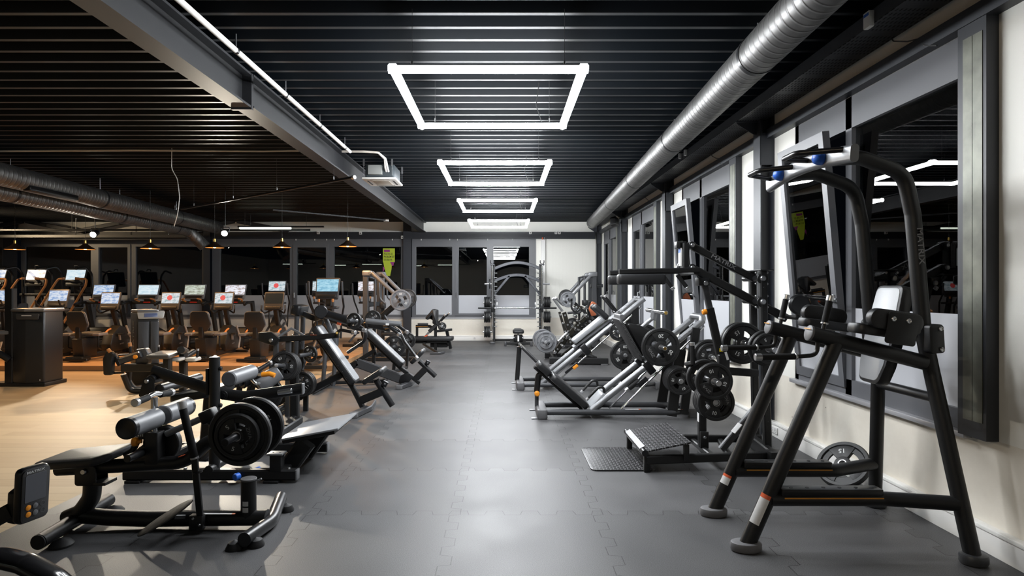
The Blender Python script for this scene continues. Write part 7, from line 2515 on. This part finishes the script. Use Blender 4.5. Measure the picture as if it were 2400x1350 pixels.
c = P(462, 842, 8.8)
handle(root, c, c + V((0.0, 0.02, 0.15)), 0.018)
c = P(372, 828, 9.2)
handle(root, c, c + V((0.0, 0.0, 0.12)), 0.014)
hs = MB().slab(rpoly([(-0.09, 0), (0.10, 0), (0.10, 0.16), (0.06, 0.24), (-0.09, 0.22)], 0.04), P(342, 852, 8.75), (1, 0, 0), (0, 0, 1), 0.12, 0.02)
hs.build('cam_housing', GREYD, root)
MB().bar([P(281, 848, 8.6), P(330, 830, 8.6)], 0.05, 0.085).build('lever_arm', GREYD, root)
MB().bar([P(280, 840, 8.55), P(325, 825, 8.55)], 0.03, 0.02).build('scale_strip', STEEL, root)
MB().lathe(P(319, 836, 8.55), (0, -1, 0), [(0, 0.015), (0.01, 0.03), (0.03, 0.03), (0.035, 0.02), (0.035, 0)], 18).build('pull_knob', ORANGE, root, label='orange pull knob')
q = MB().slab(rpoly([(-0.05, -0.14), (0.06, -0.14), (0.08, 0.18), (0.0, 0.22), (-0.06, 0.10)], 0.03), P(260, 855, 8.6), (1, 0, 0), (0, 0, 1), 0.10, 0.02)
q.build('roller_bracket', BLACK, root)
MB().bar([P(255, 875, 8.6), P(290, 873, 8.6)], 0.03, 0.03).build('lower_link', BLACK, root)
MB().bar([P(268, 830, 8.6), P(282, 856, 8.6)], 0.06, 0.06).build('upper_link', BLACK, root)
h_ = MB().cyl(P(268, 836, 8.5), P(256, 824, 8.5), 0.014).build('short_lever', BLACK2, root)
MB().cyl(P(259, 826, 8.5), P(253, 818, 8.5), 0.024).build('lever_tip', M_OGRIP, h_)
MB().bar([P(275, 832, 8.7), P(300, 831, 8.7)], 0.1, 0.02).build('lever_tray', BLACK, root)
h_ = MB().cyl(P(306, 828, 8.7), P(305, 810, 8.7), 0.018).build('upright_lever', BLACK2, root)
MB().cyl(P(305, 812, 8.7), P(304, 803, 8.7), 0.024).build('lever_tip', M_OGRIP, h_)
MB().tube([(P(289, 870, 8.6).x, 8.6, 0.30), (P(305, 900, 8.7).x, 8.7, 0.04), (P(350, 900, 8.7).x, 8.75, 0.04)], 0.04, 0.1, 10).build('front_loop', BLACK, root)

# ------------------------------------------------------------------ rowing machine cut by the lower left corner
root = thing('rowing_machine', 'rowing machine with upright button console and curved black rail, cut by the left corner', 'rowing machine', (-2.3, 2.2, 0))
Yc = 2.3
c = P(82, 1157, Yc)
u = V((0.22, 0.97, 0.0)).normalized()
v = V((0.05, -0.06, 1)).normalized()
n = u.cross(v)
q = MB()
q.slab(rrect(0.118, 0.215, 0.022, 5), c - n * 0.035, u, v, 0.035, 0.01)
cn = q.build('console', BLACK2, root)
q = MB().slab(rrect(0.108, 0.205, 0.02, 5), c + n * 0.0, u, v, 0.004, 0.0015)
q.build('console_face', mat('console_face', (0.04, 0.04, 0.042), 0.4), cn)
MB().slab(rrect(0.082, 0.105, 0.004), c + n * 0.0042 + v * 0.028, u, v, 0.0012, 0).build('screen', mat('dull_lcd', (0.11, 0.115, 0.13), 0.3), cn, smooth=0)
t = MB()
t.text('MATRIX', 0.013, c + n * 0.0042 + v * 0.091, u, v, 0.0006, stretch=1.5)
t.build('lettering', WHITE, cn, smooth=0)
for j, row in enumerate((-0.045, -0.072)):
    for k, (dx, m_) in enumerate(((-0.03, ORANGE), (-0.003, GREYM), (0.026, None))):
        p = c + u * dx + v * row + n * 0.0042
        if m_ is None:
            MB().ring(p, n, 0.0085, 0.0098, 0.0008, 18).build('round_button', GREYM, cn)
        else:
            MB().lathe(p, n, [(0, 0.0105), (0.002, 0.0105), (0.0026, 0.009), (0.0026, 0)], 18).build('round_button', m_, cn, label='orange button' if m_ is ORANGE else 'grey button')
q = MB().slab(rpoly([(-0.03, -0.09), (0.03, -0.09), (0.03, 0.06), (-0.03, 0.03)], 0.012), c - n * 0.075 - v * 0.02 - u * 0.02, u, v, 0.045, 0.008)
q.build('console_shell', BLACK, root)
a0 = c - n * 0.06 - v * 0.06 - u * 0.04
ar = MB().bar([a0, a0 + V((-0.13, 0.0, -0.07)), a0 + V((-0.45, 0.02, -0.33))], 0.035, 0.06, 0.03).build('console_arm', BLACK, root)
bolts(ar, [a0 + V((-0.055, -0.02, -0.03))], (0, -1, 0), 0.009)
pts = [P(-190, 1345, 2.1), P(-100, 1310, 2.1), P(0, 1306, 2.1), P(60, 1320, 2.1), P(125, 1356, 2.1), P(210, 1430, 2.1), P(280, 1560, 2.1), P(300, 1690, 2.1)]
MB().oval(pts, 0.05, 0.03, 0.1).build('curved_rail', mat('gloss_black', (0.012, 0.012, 0.013), 0.18), root)
MB().oval([p + V((0.0, 0.07, -0.05)) for p in pts[:-1]], 0.02, 0.02, 0.1).build('inner_rail', BLACK, root)
MB().bar([(-2.35, 2.3, 0.40), (-2.5, 2.3, 0.06), (-2.1, 2.15, 0.03)], 0.05, 0.06).build('frame_leg', BLACK, root)
MB().box((-2.6, 2.05, 0.0), (-1.2, 2.2, 0.05), 0.015).build('base_rail', BLACK, root)
MB().lathe((-2.25, 2.06, 0.38), (0, 1, 0), [(0, 0.20), (0.02, 0.24), (0.14, 0.24), (0.16, 0.20)], 28).build('flywheel_housing', BLACK, root)
# ------------------------------------------------------------------ spiral ducts
def duct_mat():
    t = NT(M_DUCT)
    geo = t.n('ShaderNodeNewGeometry')
    sep = t.n('ShaderNodeSeparateXYZ')
    t.link(geo.outputs['Position'], sep.inputs[0])
    s = t.m('SINE', t.m('MULTIPLY', sep.outputs[1], 2 * PI / 0.085))
    rib = t.m('POWER', t.m('MULTIPLY_ADD', s, 0.5, 0.5), 10.0)
    bp = t.n('ShaderNodeBump')
    bp.inputs['Strength'].default_value = 1.0
    bp.inputs['Distance'].default_value = 0.006
    t.link(rib, bp.inputs['Height'])
    t.link(bp.outputs['Normal'], t.b.inputs['Normal'])
duct_mat()


def duct(label, p0, p1, r, bands, cat='duct'):
    p0, p1 = V(p0), V(p1)
    d = (p1 - p0).normalized()
    root = thing('air_duct', label, cat, (p0 + p1) / 2)
    q = MB()
    n = 40
    q.tube([p0.lerp(p1, i / n) for i in range(n + 1)], r, 0, 40)
    q.build('duct_pipe', M_DUCT, root)
    for y_ in bands:
        t = (y_ - p0.y) / (p1.y - p0.y)
        c = p0.lerp(p1, t)
        b = MB()
        b.ring(c - d * 0.02, d, r * 0.99, r * 1.03, 0.04, 40)
        bd = b.build('duct_clamp', BLACK2, root)
        w = MB().cyl(c + V((0, 0, r)), (c.x, c.y, CEIL + 0.005), 0.006, ch=0, seg=6)
        w.build('hanger_rod', STEEL, root)
    return root


X_at = lambda y: 1.86 + (y - 3.6) * 0.0408
duct('long ribbed steel duct under the ceiling along the window wall', (X_at(-4.5), -4.5, 3.29), (X_at(15.7), 15.7, 3.29), 0.148, (-3, -0.5, 2.0, 4.4, 6.9, 9.4, 12.0, 15.4))
d1 = duct('upper of two ribbed steel ducts over the cardio area', (-6.78, 3.5, 3.16), (-7.55, 15.6, 3.16), 0.165, (5.0, 7.8, 10.6, 13.4))
MB().obox((-7.02, 9.2, 3.03), (0, 1, 0), (1, 0, 0), 1.0, 0.12, 0.08, 0.02).build('air_outlet', BLACK2, d1)
d2 = duct('lower of two ribbed steel ducts over the cardio area, ending in an elbow', (-7.20, 3.5, 3.0), (-7.80, 14.4, 3.0), 0.145, (6.2, 9.0, 11.8, 14.0))
MB().tube([(-7.79, 14.2, 3.0), (-7.81, 14.62, 2.98), (-7.62, 14.8, 2.74), (-7.5, 14.85, 2.60)], 0.142, 0.3, 28).build('duct_elbow', M_DUCT, d2)

# ------------------------------------------------------------------ perforated cable tray on brackets along the right wall
M_TRAY = mat('perforated_tray', (0.024, 0.026, 0.03), 0.4, 0.3)
def tray_mat():
    t = NT(M_TRAY)
    geo = t.n('ShaderNodeNewGeometry')
    sep = t.n('ShaderNodeSeparateXYZ')
    t.link(geo.outputs['Position'], sep.inputs[0])
    a = t.m('ABSOLUTE', t.m('SUBTRACT', t.m('FRACT', t.m('DIVIDE', sep.outputs[1], 0.06)), 0.5))
    b = t.m('ABSOLUTE', t.m('SUBTRACT', t.m('FRACT', t.m('DIVIDE', sep.outputs[0], 0.028)), 0.5))
    hole = t.m('MULTIPLY', t.m('LESS_THAN', a, 0.3), t.m('LESS_THAN', b, 0.2))
    sec = t.m('LESS_THAN', t.m('FRACT', t.m('DIVIDE', sep.outputs[1], 0.42)), 0.8)
    hole = t.m('MULTIPLY', hole, sec)
    t.link(t.mix(hole, (0.030, 0.032, 0.037), (0.001, 0.001, 0.001)), t.b.inputs['Base Color'])
    t.link(t.m('MULTIPLY_ADD', hole, 0.5, 0.4), t.b.inputs['Roughness'])
tray_mat()
TX0, TX1, TZ = 2.507, 2.80, 3.345
root = thing('cable_tray', 'dark perforated cable tray above the right hand windows', 'cable tray', (2.65, 6.0, TZ))
MB().box((TX0, -4.5, TZ), (TX1, 17.0, TZ + 0.004)).build('tray_bottom', M_TRAY, root)
MB().box((TX0, -4.5, TZ + 0.004), (TX0 + 0.004, 17.0, TZ + 0.10)).build('tray_side', M_STEELD, root)
MB().box((TX1 - 0.004, -4.5, TZ + 0.004), (TX1, 17.0, TZ + 0.10)).build('tray_side', M_STEELD, root)
for c in COLS[1:]:
    q = MB()
    q.slab([(2.50, TZ - 0.005), (2.724, TZ - 0.005), (2.724, TZ - 0.14), (2.69, TZ - 0.14), (2.52, TZ - 0.03)], (0, c + 0.10, 0), (1, 0, 0), (0, 0, 1), 0.008, 0)
    q.build('tray_bracket', M_STEELD, root)
    MB().box((2.49, c + 0.06, TZ - 0.012), (2.724, c + 0.13, TZ - 0.002)).build('bracket_arm', M_STEELD, root)
SENS = [(2035, 47, 2.486, 0.07, 0.11, 'white sensor box with a blue label on the cable tray, nearest the camera'),
        (1593, 366, 2.486, 0.05, 0.075, 'left of two white sensor boxes side by side on the cable tray'),
        (1606, 358, 2.486, 0.05, 0.08, 'right of two white sensor boxes side by side on the cable tray'),
        (1407, 506, 2.486, 0.06, 0.09, 'white sensor box on the cable tray above the speaker'),
        (1385, 522, 2.486, 0.06, 0.09, 'white sensor box on the cable tray near the back corner')]
for px, py, x_, w, h, lb in SENS:
    Yv = x_ * FPX / (px - 1180)
    c = P(px, py, Yv)
    root = thing('sensor_box', lb, 'sensor', c)
    MB().obox((x_ + 0.003, c.y, c.z), (0, 1, 0), (0, 0, 1), w, h, 0.035, 0.006).build('housing', M_TRUNK, root)
    if px == 2035:
        MB().box((x_ - 0.016, c.y - 0.028, c.z + 0.022), (x_ - 0.0145, c.y + 0.028, c.z + 0.042)).build('blue_label', BLUE, root)
    MB().tube([(x_ + 0.01, c.y, c.z + h / 2), (x_ + 0.012, c.y + 0.02, c.z + h / 2 + 0.03), (x_ + 0.016, c.y + 0.03, TZ + 0.095)], 0.003, 0.02, 6).build('wire', M_WIRE, root)
# drooping black cables from the tray to the window heads
for c0 in (2.57, 6.27, 9.97, 13.67):
    y_ = c0 + 1.35
    o = MB().tube([(2.8056, y_ + 0.35, TZ + 0.05), (2.8056, y_ + 0.35, TZ - 0.01), (2.815, y_ + 0.2, 3.27), (2.815, y_ + 0.08, 3.24), (2.79, y_, 3.16), (2.80, y_ - 0.1, 3.12)], 0.005, 0.05, 6).build('drooping_cable', M_WIRE)
    tag(o, 'thin black cable drooping from the tray to a window head', 'cable', 'cables drooping from the tray')
# small speaker on the column bracket
c = P(1440, 520, 13.55)
root = thing('wall_speaker', 'small black speaker on a bracket under the cable tray, far right', 'speaker', c)
MB().obox(c, V((0.8, -0.6, 0.2)), V((0.3, 0.2, 1)), 0.15, 0.20, 0.15, 0.02).build('cabinet', BLACK, root)
MB().bar([c, (2.72, 13.76, c.z)], 0.05, 0.02).build('bracket', GREYM, root)

# ------------------------------------------------------------------ ceiling cassette, its pipes, and the long white pipe
root = thing('ceiling_cassette', 'white panelled air conditioning cassette hanging beside the left beam', 'air conditioner', (-1.9, 9.32, 3.24))
cx0, cx1, cy0, cy1, cz = -2.16, -1.64, 9.0, 9.64, 3.215
pn = MB().box((cx0, cy0, cz), (cx1, cy1, cz + 0.03), 0.015).build('face_panel', M_TRUNK, root)
MB().box((cx0 + 0.13, cy0 + 0.14, cz - 0.004), (cx1 - 0.13, cy1 - 0.14, cz + 0.004), 0.002).build('intake_grille', mat('grille_beige', (0.5, 0.46, 0.4), 0.5), pn)
for s in (0, 1):
    MB().box((cx0 + 0.11, (cy0 + 0.06) if s == 0 else (cy1 - 0.085), cz - 0.003), (cx1 - 0.11, (cy0 + 0.085) if s == 0 else (cy1 - 0.06), cz + 0.003)).build('air_slot', GREYD, pn)
    MB().box(((cx0 + 0.05) if s == 0 else (cx1 - 0.075), cy0 + 0.14, cz - 0.003), ((cx0 + 0.075) if s == 0 else (cx1 - 0.05), cy1 - 0.14, cz + 0.003)).build('air_slot', GREYD, pn)
MB().box((cx0 + 0.04, cy0 + 0.05, cz + 0.03), (cx1 - 0.03, cy1 - 0.05, cz + 0.235), 0.03).build('steel_body', mat('cassette_steel', (0.06, 0.075, 0.085), 0.5, 0.3), root)
MB().box((cx0 + 0.10, cy0 - 0.02, cz + 0.07), (cx0 + 0.31, cy0 + 0.06, cz + 0.21), 0.006).build('control_box', mat('control_box_grey', (0.30, 0.31, 0.30), 0.5), root)
for x_, y_ in ((cx0 + 0.03, cy0 + 0.02), (cx1 - 0.06, cy0 + 0.02), (cx0 + 0.08, cy1 - 0.02), (cx1 - 0.01, cy1 - 0.02)):
    o = MB().cyl((x_, y_, cz + 0.06), (x_, y_, CEIL + 0.01), 0.005, ch=0, seg=6).build('hanger_rod', STEEL, root)
    MB().box((x_ - 0.012, y_ - 0.012, CEIL - 0.10), (x_ + 0.012, y_ + 0.012, CEIL + 0.005)).build('rod_anchor', STEEL, o)
for dx in (0.0, 0.03):
    MB().tube([(-1.79 + dx, 9.04, 3.34), (-1.79 + dx, 8.96, 3.38), (-1.785 + dx * 0.3, 8.9, 3.50), (-1.80, 8.6, 3.505)], 0.018, 0.04, 10).build('insulated_pipe', M_TRUNK, root)
o = MB().tube([(-16.0, 8.36, 3.495), (-9.0, 8.36, 3.50), (-7.2, 8.36, 3.49), (-5.2, 8.36, 3.505), (-3.4, 8.36, 3.49), (-2.9, 8.36, 3.50), (-2.49, 8.36, 3.50)], 0.014, 0.2, 8).build('ceiling_conduit', mat('conduit_beige', (0.55, 0.50, 0.44), 0.5))
tag(o, 'thin pale conduit running across the dark ceiling to the beam', 'pipe')
o = MB().tube([(-2.30, 8.42, 3.50), (-2.0, 8.42, 3.50), (-1.80, 8.50, 3.505), (-1.80, 8.62, 3.505)], 0.016, 0.1, 8).build('branch_conduit', mat('conduit_beige', (0.55, 0.50, 0.44), 0.5))
tag(o, 'short pale conduit from the beam to the air conditioning cassette', 'pipe')
root = thing('drain_pipe', 'long straight white pipe clipped along the left ceiling beam', 'pipe', (-2.07, 2.0, 3.40))
MB().tube([(-2.09, -4.5, 3.40), (-2.075, 8.0, 3.40)], 0.022, 0, 12).build('white_pipe', M_TRUNK, root)
for y_ in (-1.6, -0.4, 0.8, 2.1, 3.4, 4.6, 5.65, 6.7, 7.75):
    b = MB().ring((-2.08, y_ - 0.012, 3.40), (0, 1, 0), 0.022, 0.027, 0.024, 14).build('pipe_clip', BLACK2, root)
    MB().cyl((-2.08, y_, 3.425), (-2.08, y_, CEIL + 0.01), 0.005, ch=0, seg=6).build('clip_rod', STEEL, b)
# black lighting rail and the loose cables
root = thing('lighting_rail', 'thin black lighting rail hanging across under the left ceiling', 'rail', (-4.0, 9.6, 3.05))
a, c = P(826, 416, 7.95), P(425, 490, 11.2)
MB().bar([a, c], 0.035, 0.035, side=(0, 0, 1)).build('rail_profile', BLACK2, root)
MB().cyl(a, a + (a - c).normalized() * 0.05, 0.03, ch=0.005, seg=12).build('rail_feed', STEEL, root)
for t in (0.08, 0.36, 0.62, 0.9):
    p = a.lerp(c, t)
    MB().cyl(p + V((0, 0, 0.015)), (p.x, p.y, CEIL + 0.06), 0.0018, ch=0, seg=5).build('suspension_wire', M_WIRE, root)
    MB().cyl(p + V((0, 0, 0.015)), p + V((0, 0, 0.06)), 0.008, ch=0.001, seg=8).build('wire_grip', STEEL, root)
o = MB().tube([P(405, 250, 8.4), P(403, 330, 8.4), P(402, 395, 8.4), P(416, 420, 8.4), P(421, 462, 8.4), P(417, 500, 8.4), P(408, 530, 8.6)], 0.006, 0.2, 6).build('hanging_cable', M_TRUNK)
tag(o, 'loose white cable hanging in a curve in front of the ducts', 'cable')
a, c = P(640, 492, 13.0), P(905, 516, 14.5)
root = thing('lighting_rail', 'second thin dark rail under the ceiling near the back wall', 'rail', (a + c) / 2)
MB().bar([a, c], 0.04, 0.04, side=(0, 0, 1)).build('rail_profile', BLACK2, root)
MB().box(c + V((-0.06, -0.03, -0.03)), c + V((0.06, 0.03, 0.03)), 0.006).build('rail_end', M_TRUNK, root)
for t in (0.22, 0.55, 0.9):
    p = a.lerp(c, t)
    MB().cyl(p, (p.x, p.y, CEIL + 0.06), 0.002, ch=0, seg=5).build('suspension_wire', M_WIRE, root)

# rail that carries the floodlights, trusses and cable ladder of the far left
root = thing('floodlight_rail', 'long dark rail in front of the back wall carrying battens and lights', 'rail', (-8, 15.0, 3.07))
MB().bar([(-16, 15.9, 3.12), (-5.2, 15.9, 3.12)], 0.05, 0.05, side=(0, 0, 1)).build('rail_profile', BLACK2, root)
for x_ in (-14, -11.6, -9.2, -6.8):
    MB().cyl((x_, 15.9, 3.14), (x_, 15.9, CEIL + 0.06), 0.008, ch=0, seg=6).build('rail_hanger', BLACK2, root)
q = MB()
for i in range(3):
    x0_ = -15.6 + i * 3.1
    q.bar([(x0_, 17.35, 3.23), (x0_ + 1.5, 17.35, 3.52)], 0.08, 0.12)
    q.bar([(x0_ + 1.6, 17.35, 3.52), (x0_ + 3.1, 17.35, 3.23)], 0.08, 0.12)
struct(q.build('beam_truss', M_STEELD))
root = thing('cable_ladder', 'galvanised cable ladder under the truss at the far left', 'cable tray', (-13, 16.6, 2.98))
MB().box((-16, 16.45, 2.97), (-8.6, 16.75, 2.976)).build('ladder_bed', mat('galv_mesh', (0.16, 0.16, 0.155), 0.45, 0.5), root)
for y_ in (16.45, 16.745):
    MB().box((-16, y_, 2.976), (-8.6, y_ + 0.005, 3.04)).build('ladder_side', mat('galv_mesh', (0.16, 0.16, 0.155), 0.45, 0.5), root)
for x_ in (-14.5, -12, -9.4):
    MB().cyl((x_, 16.6, 2.975), (x_, 16.6, CEIL + 0.06), 0.008, ch=0, seg=6).build('hanger_rod', STEEL, root)

# small boxes along the back girt
for px, py, lb in ((746, 545, 'white camera on the back wall beam left of the batten end'), (845, 546, 'small white box on the back wall beam above the right pendant'), (1303, 545, 'left of two white boxes on the back wall beam, right corner'),
                   (1311, 545, 'right of two white boxes on the back wall beam, right corner'), (1243, 545, 'small white box on the back wall beam below the last light frame'), (943, 556, 'small pale camera at the head of the back column')):
    c = P(px, py, WALL_B - 0.12)
    root = thing('sensor_box', lb, 'sensor', c)
    MB().obox((c.x, WALL_B - 0.12, c.z), (1, 0, 0), (0, 0, 1), 0.075, 0.09, 0.058, 0.008).build('housing', M_TRUNK, root)
    MB().cyl((c.x, WALL_B - 0.13, c.z - 0.01), (c.x, WALL_B - 0.155, c.z - 0.01), 0.018, seg=12).build('lens', GREYD, root)
# little clips under the girt
for px in (693, 737, 765, 783, 919, 987, 1054, 1072, 1143, 1202):
    c = P(px, 559, WALL_B - 0.06)
    o = MB().obox((c.x, WALL_B - 0.035, 3.0), (1, 0, 0), (0, 0, 1), 0.02, 0.05, 0.03, 0.004).build('white_clip', M_TRUNK)
    tag(o, 'tiny white clip under the back wall beam above the windows', 'clip', 'white clips under the back beam')

# white casing with pipes on the back wall right of the window
x0_, x1_ = bx(1268), bx(1278)
root = thing('wall_casing', 'white vertical pipe casing on the back wall right of the window', 'casing', ((x0_ + x1_) / 2, WALL_B - 0.06, B_SILL))
MB().box((x0_, WALL_B - 0.10, B_SILL + 0.02), (x1_, WALL_B, 3.01), 0.008).build('casing', M_TRUNK, root)
for k, m_ in ((0.3, REDST), (0.7, GREYM)):
    xx = x0_ + (x1_ - x0_) * k
    MB().cyl((xx, WALL_B - 0.11, 3.0), (xx, WALL_B - 0.11, 3.06), 0.02, seg=10).build('pipe_end', m_, root)

# poster on the window glass
M_POS = mat('lime_poster', (0.42, 0.52, 0.03), 0.6)
M_MAG = mat('magenta_print', (0.28, 0.03, 0.18), 0.6)
M_BLK = mat('black_print', (0.01, 0.01, 0.01), 0.6)
xa, xb = bx(897), bx(925)
zt, zb = 1.55 + 94 * K, 1.55 + 62 * K
yp = WALL_B + 0.022
root = thing('poster', 'lime green and magenta poster with black lettering stuck on the back window', 'poster', ((xa + xb) / 2, yp, zb))
MB().box((xa, yp, zb), (xb, yp + 0.002, zt)).build('sheet', M_POS, root)
w_ = xb - xa
MB().slab([(xa + 0.01, zb), (xb - 0.08, zb), (xb - 0.10, zb - 0.22), (xb - 0.14, zb - 0.42), (xa + 0.12, zb - 0.42), (xa + 0.05, zb - 0.2)], (0, yp + 0.002, 0), (1, 0, 0), (0, 0, 1), 0.002, 0).build('arrow_tail', M_POS, root)
MB().slab([(xa + 0.0, zb - 0.12), (xa + 0.06, zb - 0.2), (xa + 0.0, zb - 0.30)], (0, yp + 0.001, 0), (1, 0, 0), (0, 0, 1), 0.002, 0).build('magenta_wedge', M_MAG, root)
MB().slab([(xb - 0.14, zb), (xb - 0.01, zb), (xb - 0.05, zb - 0.12), (xb - 0.09, zb - 0.10)], (0, yp + 0.0005, 0), (1, 0, 0), (0, 0, 1), 0.002, 0).build('magenta_wedge', M_MAG, root)
MB().box((xa + 0.03, yp - 0.002, zt - 0.11), (xa + 0.21, yp - 0.0005, zt - 0.04)).build('magenta_bar', M_MAG, root)
t = MB()
for i, line in enumerate(('POLITIK DE', 'PROBLEM ÜST', '0151 3631196')):
    t.text(line, 0.082, (xa + 0.03, yp - 0.001, zt - 0.165 - 0.088 * i), (1, 0, 0), (0, 0, 1), 0.001, 'LEFT', stretch=0.62 if i < 2 else 0.52)
t.build('lettering', M_BLK, root, smooth=0)

# sockets on the white trunking
M_SOCK = mat('socket_white', (0.78, 0.77, 0.75), 0.35)
def socket(name, c, u, n, lb, cnt):
    root = thing(name, lb, 'socket', c)
    u, n = V(u), V(n)
    for i in range(cnt):
        p = V(c) + u * (0.072 * (i - (cnt - 1) / 2))
        o = MB().obox(p + n * 0.005, u, (0, 0, 1), 0.07, 0.07, 0.012, 0.006).build('socket_plate', M_SOCK, root)
        d = MB().ring(p + n * 0.010, n, 0.019, 0.022, 0.002, 18)
        d.build('socket_rim', GREYC, o)
        for k in (-1, 1):
            MB().cyl(p + n * 0.0105 + u * 0.009 * k, p + n * 0.0125 + u * 0.009 * k, 0.003, ch=0.0002, seg=8).build('socket_hole', M_BLK, o)
ys = 2.83 * FPX / (1816 - 1180)
socket('wall_socket', (WALL_R - 0.046, ys, 0.075), (0, -1, 0), (-1, 0, 0), 'white double power socket on the trunking right of the squat machine', 2)
socket('wall_socket', (bx(1113), WALL_B - 0.046, 0.075), (1, 0, 0), (0, -1, 0), 'white power socket on the skirting of the back wall', 1)
